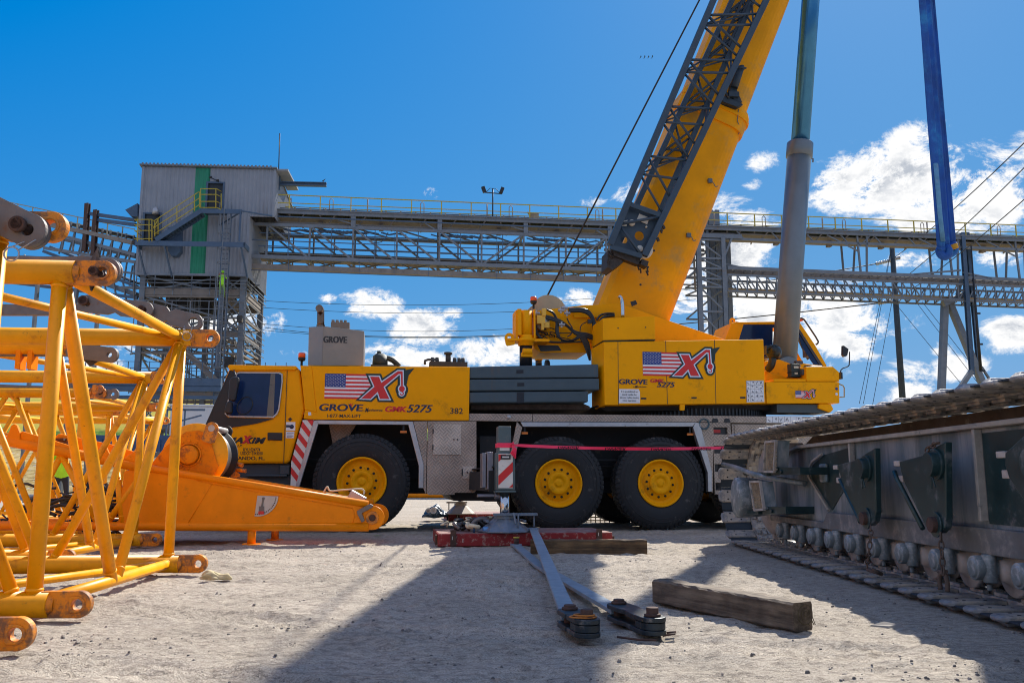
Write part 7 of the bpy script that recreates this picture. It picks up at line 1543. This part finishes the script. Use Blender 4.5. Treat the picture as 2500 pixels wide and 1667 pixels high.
m = MB(); run(m, bc__, -.62, .5, .5, .34, XL - 1.5, X1); run(m, bc__, .42, 1.3, 1.2, .07, XL - 1, X1); run(m, bc__, .18, 1.3, 1.4, .10, XL - 1, X1)
for x in nodes[:-1]:
    for dx in (0, 1.35, 2.7): m.bar((x + dx, .4, bc__(x) - .35), (x + dx + .4, 2.2, bc__(x) - .1), .07)
m.build('return_pipe', TAN, gal)
m = MB(); run(m, bc__, -.92, .1, .04, .05, XL - 1.5, X1); run(m, lambda x: (bc__(x) + tc__(x)) / 2, 0, .0, .05, .06, XL - 1.5, X1); run(m, tc__, .55, .0, .07, .08, XL, X1)
for i in range(12): x = XL + 1 + i * 2.3; m.bar((x, .1, bc__(x) - .92), (x, .1, tc__(x) if i % 3 == 0 else bc__(x)), .03)
rr = random.Random(77)
for i in range(26): x = rr.uniform(XL, X1 - 1); z = tc__(x) - .2; m.path([(x, .3, z), (x + .5, .35, z - .12), (x + 1.0, .3, z - .02), (x + 1.6, .4, z - .1)], .05 if i % 2 else .08, 5)
m.path([(nodes[2] + .7, .2, tc__(nodes[2]) - .2), (nodes[2] + 1.2, .2, tc__(nodes[2]) - 1.0), (nodes[2] + 2.0, .2, tc__(nodes[2]) - .9), (nodes[2] + 2.3, .2, tc__(nodes[2]) - .2)], .03, 5, smooth_pts=2)
for fz, dz, y in ((tc__, -.55, .2), (tc__, -.9, 2.6), (bc__, .75, .15), (bc__, 1.0, 2.7), (bc__, -.35, 2.5)): run(m, fz, dz, y, .05, .06, XL - 1, X1)
for i in range(len(nodes) - 1):
    xm_ = (nodes[i] + nodes[i + 1]) / 2; m.bar((xm_, .1, tc__(xm_)), (xm_, .1, bc__(xm_)), .05); m.bar((nodes[i], .1, bc__(nodes[i])), (xm_, 2.7, bc__(xm_)), .06)
    m.bar((xm_, .1, tc__(xm_)), (xm_ + .8, 2.6, deck(xm_) - .3), .06)
m.build('service_pipe', GALB, gal)
# hangers and small braces of the second span
m = MB()
for u in (2105, 2327, 2490):
    x = GF(u, 600)[0]; z1 = flat([(2105, 668), (2327, 676)])
    for dx, dy in ((-.3, .1), (.45, .1), (-.2, 2.6), (.9, 2.6)): m.bar((x + dx, dy, deck(x) - .3), (x + dx * .6, dy, z1), .12)
    m.bar((x - 2.6, .1, deck(x) - .35), (x - .2, .1, deck(x) - 1.5), .09); m.bar((x - .3, .1, deck(x) - 1.2), (x + .7, .1, deck(x) - .3), .09)
for i in range(13): x = X1 + 4 + i * 2.6; m.bar((x, .1, deck(x) - .3), (x + .5, .1, deck(x) - .85), .08)
run(m, deck, -.9, .1, .12, .18, X1 + 3, XR); m.build('hanger', GAL, gal)
# lower conveyor
lc = thing('lower_conveyor', 'lower lattice conveyor with a round pipe cover, below the long gallery on the right', 'conveyor', (q.x, q.y, 0), GF.yaw)
XA, XB = GF(1776, 655)[0], XR + 2; p0, p1 = ln2((1776, 657), (2500, 687)); pf = lambda x: p0.z + (p1.z - p0.z) * (x - p0.x) / (p1.x - p0.x)
c0_, c1_ = ln2((1780, 709), (2500, 737)); cf = lambda x: c0_.z + (c1_.z - c0_.z) * (x - c0_.x) / (c1_.x - c0_.x)
m = MB(); m.tube((XA, 1, pf(XA)), (XB, 1, pf(XB)), .22, n=14); 
for i in range(42): x = XA + i * (XB - XA) / 42; m.lathe([(.22, -.03), (.25, -.03), (.25, .03), (.22, .03)], (x, 1, pf(x)), (1, 0, 0), 14)
m.build('pipe_cover', TAN, lc)
m = MB()
for y in (.1, 1.9): run(m, pf, -.38, y, .10, .14, XA, XB); run(m, cf, 0, y, .10, .12, XA, XB)
run(m, cf, -.15, -.1, .03, .04, XA, XB); run(m, pf, .1, .0, .12, .24, XA, XB); m.build('lower_chord', GAL, lc)
m = MB(); n = 40
for i in range(n):
    x = XA + i * (XB - XA) / n; x2 = XA + (i + 1) * (XB - XA) / n
    for y in (.1, 1.9): m.bar((x, y, cf(x)), (x, y, pf(x) - .38), .07); m.bar((x, y, pf(x) - .38) if i < n / 2 else (x, y, cf(x)), (x2, y, cf(x2)) if i < n / 2 else (x2, y, pf(x2) - .38), .07)
    m.bar((x, .1, cf(x)), (x2, 1.9, cf(x2)), .05); m.bar((x, .1, pf(x)), (x, 1.9, pf(x)), .06)
m.build('lower_web', GAL, lc)
m = MB(); run(m, cf, .25, 1, 1.3, .06, XA, XB); m.build('lower_belt', TAN, lc)
# support frames
sf = thing('gallery_support', 'tall steel support frame carrying the conveyors just right of the crane boom', 'support tower', (q.x, q.y, 0), GF.yaw)
def colm(ut, vt, ub, vb, d, w_, nm='post', par=None, mt=GAL):
    p, r_ = G(ut, vt, d), G(ub, vb, d); x = (p.x + r_.x) / 2; m = MB(); m.ibar((x, d, -.1), (x, d, p.z), w_, w_, .06, up=V3(0, 1, 0)); m.build(nm, mt, par)
    return x
xs_ = []
for (ut, vt, ub, d, w_) in ((1704, 560, 1710, 0, .32), (1722, 515, 1735, .3, .2), (1733, 514, 1745, 1.2, .34), (1748, 514, 1760, 2.4, .34), (1764, 580, 1772, .0, .30), (1776, 580, 1784, 3.0, .32)): xs_.append(colm(ut, vt, ub, 800, d, w_, 'post', sf))
m = MB(); xa_, xb_ = xs_[0], xs_[4]
zq = [G(1710, v, 0).z for v in (585, 630, 655, 680, 700, 760, 830, 900)]
for i, z in enumerate(zq[:-1]):
    m.bar((xa_, 0, z), (xb_, 0, zq[i + 1]), .1); m.bar((xb_, .0, z), (xa_, 3, zq[i + 1]), .09); m.bar((xa_, 0, z), (xb_, 0, z), .12); m.bar((xa_, 3, z), (xb_, 3, z), .12)
a = G(1650, 700, .5); m.bar(a, V3(xa_, .5, zq[2]), .12); a = G(1790, 572, 0); m.bar(a, (xb_, 0, zq[1]), .14); m.bar((xb_ - 2, 0, zq[0] + .3), (xb_ + 1.4, 0, zq[0] + .3), .2, .3); m.bar(G(1750, 640, .2), G(1835, 658, .2), .09)
m.build('frame_brace', GAL, sf)
m = MB()
for dv in (0, 12, 24, 40, 60, 80, 100): z = G(1600, 590 + dv, .5).z; m.bar((X1 - .3, .5, z), (xa_ + .6, .5, z - .1), .10 if dv % 24 else .16)
for dx in (0, 1.1, 2.2, 3.2): m.bar((X1 + dx, .3, G(1500, 580, 0).z), (X1 + dx, .3, G(1500, 680, 0).z), .16)
for dx in (0, 1.2, 2.4): m.bar((xa_ - 2.6 + dx, .4, G(1600, 580, 0).z), (xa_ - 2 + dx, 2, G(1600, 690, 0).z), .14)
m.build('junction_platform', TAN, sf)
s2 = thing('gallery_support', 'splayed steel support trestle with twin masts behind the raised track on the right', 'support tower', (q.x, q.y, 0), GF.yaw)
def leg(a, b_, w_, nm='leg', mt=GAL): m = MB(); A_, B_ = G(*a), G(*b_); D_ = B_ - A_; B2 = A_ + D_ * ((A_.z + .1) / max(A_.z - B_.z, .1)); m.bar(A_, B2, w_, w_); m.build(nm, mt, s2)
leg((2307, 735, 1), (2298, 960, 1), .42); leg((2316, 735, 1), (2398, 935, 1), .42)
m = MB()
for (a, b_, w_) in (((2349, 568, 0), (2373, 915, 0), .28), ((2360, 568, 1.5), (2394, 935, 1.5), .28)): m.ibar(G(*a), G(*b_), w_, w_, .06, up=V3(0, 1, 0))
m.build('mast', GALB, s2)
m = MB(); m.bar(G(2372, 905, 0), G(2342, 950, 0), .3); m.bar(G(2396, 895, 1), G(2425, 940, 1), .14); m.bar(G(2392, 905, 1), G(2408, 942, 1), .1); m.bar(G(2303, 742, .5), G(2352, 720, .5), .3, .4); m.bar(G(2230, 670, 0), G(2345, 660, 0), .12); m.bar(G(2350, 665, 0), G(2420, 680, 0), .12); m.bar(G(2337, 720, .5), G(2350, 675, .5), .2); m.build('strut', GAL, s2)
m = MB(); m.tube(G(2371, 600, -.5), G(2392, 905, -.5), .05, n=6); m.tube(G(2376, 680, -.5), G(2396, 905, -.5), .07, n=6)
for v in (765, 840, 905): p = G(2378 + (v - 680) * .08, v, -.5); m.bar(p + V3(-.1, 0, 0), p + V3(.25, 0, 0), .12)
m.build('conduit', BLK, s2)
# floodlight on the gallery and the round of small things
fl = thing('floodlight_mast', 'twin floodlight mast standing on the long conveyor gallery', 'floodlight', tuple(GF.o + GF.x * G(1203, 500).x + V3(0, 0, deck(G(1203, 500).x))), GF.yaw)
hz = G(1203, 461).z - deck(G(1203, 500).x); m = MB(); m.tube((0, 0, 0), (0, 0, hz), .045, n=8); m.bar((-.62, 0, hz - .28), (.62, 0, hz - .34), .06); m.path([(-.5, 0, hz - .3), (-.2, 0, hz + .02), (.2, 0, hz + .02), (.5, 0, hz - .3)], .02); m.build('mast_pole', BLK, fl)
for s_ in (-1, 1): m = MB(); m.M = Matrix.Translation((.62 * s_, 0, hz - .1)) @ Matrix.Rotation(s_ * .35, 4, 'Y'); m.box(-.12, .12, -.12, .12, -.2, .22); m.M = None; m.build('lamp_head', BLK, fl, bevel=.02)
m = MB(); p = G(1302, 514, .2); m.box(-.25, .35, -.2, .3, 0, .42); m.bar((-.4, 0, .5), (-.2, 0, .2), .08); o = m.build('motor_box', mat('motor_tan', (.25, .2, .13), .7, var=.4), None); pw = GF.o + GF.x * p.x + GF.y * .2; o.location = (pw.x, pw.y, deck(p.x)); o.rotation_euler = (0, 0, GF.yaw); tag(o, 'small tan drive motor on the long gallery, right of the floodlight', 'motor')
# ------------------------------------------------------------------ left conveyor coming into the tower
q2 = at(331, 585, 55.5); yl = math.radians(-17); LF = Frame(q2, yl); lg = thing('inclined_conveyor', 'inclined conveyor with thin handrail reaching the tower from the upper left', 'conveyor', (q2.x, q2.y, 0), yl)
Lp = lambda u, v, d=0: LF.P(u, v, d)
def seg(m, a, b_, w_, h_=None, d=0, ext=1.25): A_, B_ = Lp(*a, d), Lp(*b_, d); m.bar(A_ + (A_ - B_) * (ext - 1), B_, w_, h_ or w_)
m = MB(); seg(m, (0, 489), (329, 560), .06); seg(m, (33, 513), (329, 577), .05); seg(m, (33, 513), (329, 577), .05, None, 2.2); seg(m, (0, 489), (329, 560), .05, None, 2.2)
for i in range(12): t_ = -.2 + i / 9; u, v = t_ * 329, 489 + t_ * 71; m.bar(Lp(u, v), Lp(u - 3, v + 28 + t_ * 8), .06)
m.build('handrail', mat('rail_tan', (.30, .28, .20), .6), lg)
m = MB(); seg(m, (60, 536), (328, 593), .5, .26); seg(m, (60, 536), (328, 593), .12, .26, 2.2); m.build('side_beam', TAN, lg)
m = MB(); seg(m, (40, 519), (328, 581), .9, .18, 1.1); m.build('belt', BELT, lg)
m = MB()
for i in range(17): t_ = i / 15; u, v = 40 + t_ * 288, 522 + t_ * 62; p = Lp(u, v, .5); m.box(p.x - .06, p.x + .06, .4, .5, p.z - .3, p.z + .25)
m.build('idler_frame', GAL, lg)
m = MB(); seg(m, (155, 577), (331, 622), .14, .2); seg(m, (155, 585), (331, 628), .14, .2, 2.2); seg(m, (150, 612), (331, 640), .1, .2); 
for i in range(8): u = 160 + i * 23; m.bar(Lp(u, 560 + i * 5.4), Lp(u - 10 + (i % 2) * 4, 614 + i * 3), .1); m.bar(Lp(u, 560 + i * 5.4, 2.2), Lp(u - 16, 620 + i * 2, 2.2), .09)
m.build('truss', GAL, lg)
for (u, vt, vb) in ((214, 497, 615), (235, 513, 625)):
    m = MB(); m.ibar(Lp(u, vt, -.1), Lp(u - 7, vb, -.1), .3, .26, .06, up=V3(0, 1, 0)); m.build('gantry_post', RUST, lg)
m = MB(); m.bar(Lp(220, 522, 0), Lp(331, 538, 0), .2, .22); m.bar(Lp(238, 537, 0), Lp(331, 549, 0), .2, .22); m.build('gantry_beam', GALB, lg)
l2 = thing('lower_inclined_conveyor', 'dark lower conveyor sloping down to the tower legs behind the lattice sections', 'conveyor', (q2.x, q2.y, 0), yl)
m = MB(); seg(m, (30, 690), (336, 727), .16, .2, 1) ; seg(m, (150, 630), (336, 700), .14, .2, 1); seg(m, (170, 622), (331, 690), .8, .16, 2); m.build('beam', GALB, l2)
m = MB(); seg(m, (250, 690), (340, 722), .7, .3, 1.5); seg(m, (100, 640), (331, 668), .1, .12, 1); seg(m, (100, 628), (331, 640), .08, .1, 1)
for i in range(12): u = 60 + i * 24; v = 652 + i * 5.5; m.bar(Lp(u, v - 30 + i, 1), Lp(u + 10, v + 26 + i, 1), .09)
for i in range(7): u = 240 + i * 14; m.bar(Lp(u, 600 + i * 8, 1), Lp(u - 8, 650 + i * 8, 1), .08)
m.path([Lp(328, 735, .5), Lp(327, 660, .5), Lp(329, 640, .5), Lp(336, 636, .5)], .05); m.build('web', GAL, l2)
# supporting legs for the left conveyors
m = MB()
for u in (215, 120): p = Lp(u, 640, 1); m.bar((p.x, .2, -.1), (p.x, .2, p.z), .2); m.bar((p.x, 2.2, -.1), (p.x, 2.2, p.z), .2)
m.build('support_leg', GAL, l2)
# ------------------------------------------------------------------ power pole, lines
pb, pt = at(2204, 982, 75), at(2177, 592, 75); pole = thing('utility_pole', 'tall dark leaning utility pole with insulators behind the raised track', 'utility pole', (pb.x, 75, 0)); 
m = MB(); dr = pt - pb; b2 = pb - dr * (pb.z / dr.z); m.tube(b2 - pb + V3(0, 0, pb.z - 0) if False else V3(b2.x - pb.x, 0, -.2), V3(pt.x - pb.x, 0, pt.z), .30, .22, n=14); m.build('pole_shaft', mat('pole_dark', (.035, .05, .06), .7, var=.3), pole)
def wire(name, pts, Y, r, label, sag=0, mt=None):
    A_ = at(*pts[0], Y[0]); B_ = at(*pts[1], Y[1]); P = [A_.lerp(B_, t_) - V3(0, 0, sag * 4 * t_ * (1 - t_)) for t_ in [i / 16 for i in range(17)]]
    m = MB(); m.path(P, r, 5); o = m.build(name, mt or MATS['rope_dark']); return tag(o, label, 'power line', 'overhead wires')
m = MB()
for (a, b_) in (((2140, 644), (2172, 636)), ((2178, 633), (2196, 629)), ((2145, 740), (2177, 735))):
    A_, B_ = at(*a, 75), at(*b_, 75)
    for k in range(9): p = A_.lerp(B_, k / 8) - V3(pb.x, 75, 0); m.lathe([(0, -.04), (.16, -.02), (.16, .02), (0, .04)], p, B_ - A_, 10)
m.build('insulator', STEEL, pole)
wire('power_line', ((1480, 706), (2140, 644)), (150, 75), .05, 'upper overhead wire running left from the utility pole, crossing the crane boom', 1)
wire('power_line', ((648, 800), (2145, 740)), (170, 75), .06, 'lower overhead wire passing behind the hoist and operator cab to the utility pole', 2.4)
wire('power_line', ((2178, 633), (2520, 330)), (75, 40), .03, 'steep overhead wire rising from the utility pole to the upper right edge', .3)
wire('power_line', ((2180, 700), (2520, 390)), (76, 44), .03, 'second steep overhead wire to the upper right edge, below the first', .3)
wire('power_line', ((2178, 738), (2520, 470)), (76, 46), .03, 'third steep overhead wire to the right edge, lowest of the steep ones', .3)
for i, (v0, v1) in enumerate(((729, 705), (745, 730), (782, 782), (797, 800))): wire('power_line', ((560, v0), (1500 if i > 1 else 1700, v1)), (170, 170), .05, ['highest of the four level wires above the exhaust box', 'second highest of the four level wires above the exhaust box', 'third of the four level wires, crossing the exhaust stack', 'lowest of the four level wires, just above the exhaust box'][i], 2.2)
for i, (a, b_) in enumerate((((2178, 735), (2130, 990)), ((2177, 600), (2098, 985)), ((2174, 620), (2108, 985)), ((2182, 736), (2345, 935)), ((2235, 735), (2395, 945)), ((2250, 735), (2372, 890)))): wire('guy_wire', (a, b_), (75, 70), .022, ['rightmost of the three steep guy wires left of the utility pole', 'leftmost of the three steep guy wires left of the utility pole', 'middle one of the three steep guy wires left of the utility pole', 'long guy wire slanting down right from the utility pole', 'right one of the two thin wires falling behind the splayed trestle', 'left one of the two thin wires falling behind the splayed trestle'][i])
# ------------------------------------------------------------------ far things: tank, trailer, lattice beyond, people, birds
p = at(466, 1080, 42); o = thing('storage_tank', 'long pale grey box tank behind the winch, left of the driver cab', 'tank', (p.x, 42, 0), .1)
x0_, x1_ = at(416, 1030, 42).x - p.x, at(560, 1030, 42).x - p.x + 1.5; z0_, z1_ = .9, at(466, 992, 42).z
m = MB(); m.box(x0_, x1_, 0, 2.4, z0_, z1_); m.box(x0_ - .08, x1_, -.05, 2.45, z1_, z1_ + .1); m.build('tank_body', TANKW, o, bevel=.06); m = MB()
for k in range(5): m.box(x0_ + .2 + k * .9, x0_ + .35 + k * .9, .1, 2.3, .0, z0_)
m.build('tank_stand', GAL, o)
p = at(330, 1090, 30); o = thing('flatbed_trailer', 'dark blue trailer bed glimpsed behind the winch between the lattice tubes', 'trailer', (p.x, 30, 0), .08); m = MB(); z_ = at(330, 1062, 30).z; m.box(-2.2, 2.4, 0, 2.2, z_ - .12, z_); m.box(-2.2, 2.4, 0, .08, z_ - .55, z_ - .125)
for k in range(14): m.box(-2.1 + k * .32, -2.04 + k * .32, -.05, -.001, z_ - .55, z_ - .14)
m.build('trailer_bed', TRKB, o); m = MB()
for x in (-1.5, -.4, 1.2): m.tube((x, .1, .45), (x, .5, .45), .45, n=20)
m.build('wheel', RUB, o)
m = MB(); z2_ = at(330, 1040, 30).z
for x in (.9, 1.5): m.box(x, x + .05, .2, .25, z_, z2_ + .6)
m.box(.6, 2.2, .2, .25, z2_ + .55, z2_ + .62); m.bar((.7, .2, z2_), (2.1, .2, z2_ + .4), .05); m.build('trailer_rack', GALB, o)
p = grd(1060, 1215.5); fs_ = thing('far_boom_section', 'small orange lattice boom section far off, seen under the crane beside the front wheel', 'boom section', (p.x, p.y, 0), .02); m = MB(); L_ = 7.5; hh_ = 1.35
for y in (0, 1.2):
    for z in (.12, hh_): m.tube((-L_, y, z), (2.3 if z < .5 else -1.6, y, z), .11, n=8)
m.build('far_chord', ORG, fs_); m = MB(); 
for i in range(8):
    x = -L_ + i * 1.1
    for y in (0, 1.2): m.tube((x, y, .12), (x + .55, y, hh_), .06, n=6); m.tube((x + .55, y, hh_), (x + 1.1, y, .12), .06, n=6)
m.build('far_lacing', ORG, fs_)
p = grd(1000, 1203); bsh = thing('green_bush', 'low green bush glimpsed far off behind the front wheel', 'bush', (p.x, p.y, 0)); m = MB(); rr = random.Random(9)
for k in range(900): a, b_, c_ = rr.gauss(0, .9), rr.gauss(0, .5), abs(rr.gauss(.5, .45)); s_ = .09; n_ = Vector((rr.uniform(-1, 1), rr.uniform(-1, 1), rr.uniform(-1, 1))); q_ = Vector((rr.uniform(-1, 1), rr.uniform(-1, 1), rr.uniform(-1, 1))); c0 = Vector((a, b_, c_)); m.add([c0, c0 + n_ * s_, c0 + q_ * s_ + n_ * s_ * .5, c0 + q_ * s_], [(0, 1, 2, 3)])
m.build('foliage', mat('bush_green', (.05, .17, .02), .8, var=.4, vs=2), bsh)
def grate(x0p, x1p, v0, v1, Y, lab):
    a, b_ = at(x0p, v1, Y), at(x1p, v0, Y); m = MB(); n = int((b_.x - a.x) / .09)
    for i in range(n + 1): x = a.x + (b_.x - a.x) * i / n; m.bar((x, Y, a.z), (x, Y, b_.z), .02)
    for j in range(6): z = a.z + (b_.z - a.z) * j / 5; m.bar((a.x, Y, z), (b_.x, Y, z), .025)
    o = m.build('steel_grating', mat('grate_tan', (.42, .36, .22), .6) if 'grate_tan' not in MATS else MATS['grate_tan']); tag(o, lab, 'grating')
grate(1420, 1510, 1238, 1278, 18.3, 'open steel grating standing behind the wheels, seen between them')
m = MB(); p = grd(1720, 1262); L_ = 3.2; m.box(-1.6, 2.6, 0, .3, .01, .13); m.box(-1.6, 2.6, .5, .8, .01, .13); m.box(-.6, -.5, .1, .2, .13, .25); o = m.build('crane_mat', mat('mat_ochre', (.34, .25, .08), .8, var=.3)); o.location = (p.x, p.y, 0); o.rotation_euler = (0, 0, .14); tag(o, 'ochre timber mats lying on the ground beyond the last wheels', 'ground mat')
# people
def person(name, label, loc, rz, pose, cloth, trous, hat, s=1.0):
    J, E, R = pose; bm_v = [Vector(j) * s for j in J]; me_ = bpy.data.meshes.new('person'); me_.from_pydata([tuple(v) for v in bm_v], E, []); o = bpy.data.objects.new(name, me_); scene.collection.objects.link(o)
    sk = o.modifiers.new('Skin', 'SKIN'); me_.skin_vertices[0].data[0].use_root = True
    for i, r_ in enumerate(R): me_.skin_vertices[0].data[i].radius = (r_ * s, r_ * s * .85)
    sb_ = o.modifiers.new('Sub', 'SUBSURF'); sb_.levels = 1; sb_.render_levels = 1
    dg = bpy.context.evaluated_depsgraph_get(); bpy.context.view_layer.update(); m2 = bpy.data.meshes.new_from_object(o.evaluated_get(bpy.context.evaluated_depsgraph_get())); o.modifiers.clear(); o.data = m2
    for mm in (SKIN, cloth, trous, BLK): m2.materials.append(mm)
    for f in m2.polygons:
        c = f.center / s; hd = pose_parts(c, J); f.material_index = hd; f.use_smooth = True
    o.location = loc; o.rotation_euler = (0, 0, rz); tag(o, label, 'person')
    h = MB(); hp = Vector(J[3]) * s; h.lathe([(.155 * s, -.01), (.125 * s, .0), (.12 * s, .05), (.08 * s, .11), (0, .13)], hp + V3(0, -.01, .03 * s), (0, 0, 1), 18); ht = h.build('hard_hat', hat, o)
    return o
#          0 pelvis       1 chest          2 neck           3 head            4 Lsh 5 Lel 6 Lhand  7 Rsh 8 Rel 9 Rhand 10 Lhip 11 Lknee 12 Lank 13 Ltoe 14 Rhip 15 Rknee 16 Rank 17 Rtoe
def pose_parts(c, J):
    if c.z > 1.47 or (c.z < 1.05 and abs(c.x) > .33 and c.z > .6): return 0
    if c.z > .93: return 1
    if c.z > .1: return 2
    return 3
E_ = [(0, 1), (1, 2), (2, 3), (2, 4), (4, 5), (5, 6), (2, 7), (7, 8), (8, 9), (0, 10), (10, 11), (11, 12), (12, 13), (0, 14), (14, 15), (15, 16), (16, 17)]
R_p = [.15, .16, .065, .105, .075, .05, .04, .075, .05, .04, .10, .07, .045, .04, .10, .07, .045, .04]
Jst = [(0, 0, .98), (0, -.02, 1.28), (0, 0, 1.48), (0, -.03, 1.66), (-.19, 0, 1.42), (-.29, -.04, 1.16), (-.34, -.2, .98), (.19, 0, 1.42), (.3, -.03, 1.16), (.36, -.16, .96), (-.1, 0, .92), (-.13, -.02, .5), (-.14, .03, .09), (-.15, -.12, .05), (.1, 0, .92), (.14, -.05, .5), (.15, .03, .09), (.17, -.12, .05)]
pp = grd(142, 1262); person('person', 'worker in a lime hi-vis vest and dark trousers standing behind the lattice tubes', (pp.x, pp.y + 0, 0), .4, (Jst, E_, R_p), HIVIS, JEAN, HAT)
Jcl = [(0, 0, .98), (0, -.02, 1.28), (0, 0, 1.48), (0, .02, 1.66), (-.19, 0, 1.42), (-.26, .12, 1.55), (-.22, .32, 1.75), (.19, 0, 1.42), (.28, .12, 1.3), (.22, .32, 1.45), (-.1, 0, .92), (-.14, .2, .62), (-.14, .12, .25), (-.14, .25, .22), (.1, 0, .92), (.13, .06, .5), (.13, .05, .09), (.13, .2, .05)]
c = TP(545, 712, -.9); pw = TF.o + TF.x * (lx) + TF.y * (-1.0); person('person', 'worker in a bright lime vest climbing the caged ladder below the tower', (pw.x, pw.y, TF(545, 716, -1)[1] - .35), TF.yaw, (Jcl, E_, R_p), mat('hivis_bright', (.40, .95, .04), .8), mat('hivis_trousers', (.25, .5, .03), .8), HIVIS)
for i, u in enumerate((1564, 1573.5, 1583, 1592)):
    p = at(u, 141, 110); m = MB(); s_ = .32; f = .8 + .2 * (i % 2)
    m.loft([[V3(-.22, 0, -.16), V3(-.2, .03, -.15), V3(-.2, -.03, -.15)], [V3(-.05, 0, -.06), V3(0, .07, 0), V3(0, -.07, 0)], [V3(.16, 0, .14), V3(.16, .03, .16), V3(.16, -.03, .16)]], sm=True)
    m.add([(-.05, .04, 0), (.08, .04, .05), (.06, .5 * f, .12), (-.04, .5 * f, .08)], [(0, 1, 2, 3)]); m.add([(-.05, -.04, 0), (.08, -.04, .05), (.02, -.5 * f, .1), (-.08, -.5 * f, .02)], [(0, 1, 2, 3)])
    o = m.build('bird', BLK); o.location = p; tag(o, 'tiny dark bird, one of four flying in a row left of the boom', 'bird', 'four distant birds in a row')
o = MB(); 
m = MB(); p = TP(797, 447, 1); m.loft([[V3(-.12, 0, 0), V3(-.1, .03, .02), V3(-.1, -.03, .02)], [V3(0, 0, .0), V3(.02, .08, .08), V3(.02, -.08, .08)], [V3(.12, 0, .15), V3(.13, .03, .18), V3(.13, -.03, .18)]], sm=True); m.tube((0, 0, -.1), (0, 0, .03), .015); o = m.build('bird', BLK); pw = TF.o + TF.x * (p.x - .2) + TF.y * 1.0; o.location = (pw.x, pw.y, p.z + .1); tag(o, 'small dark bird perched on the tip of the tower hoist beam', 'bird')
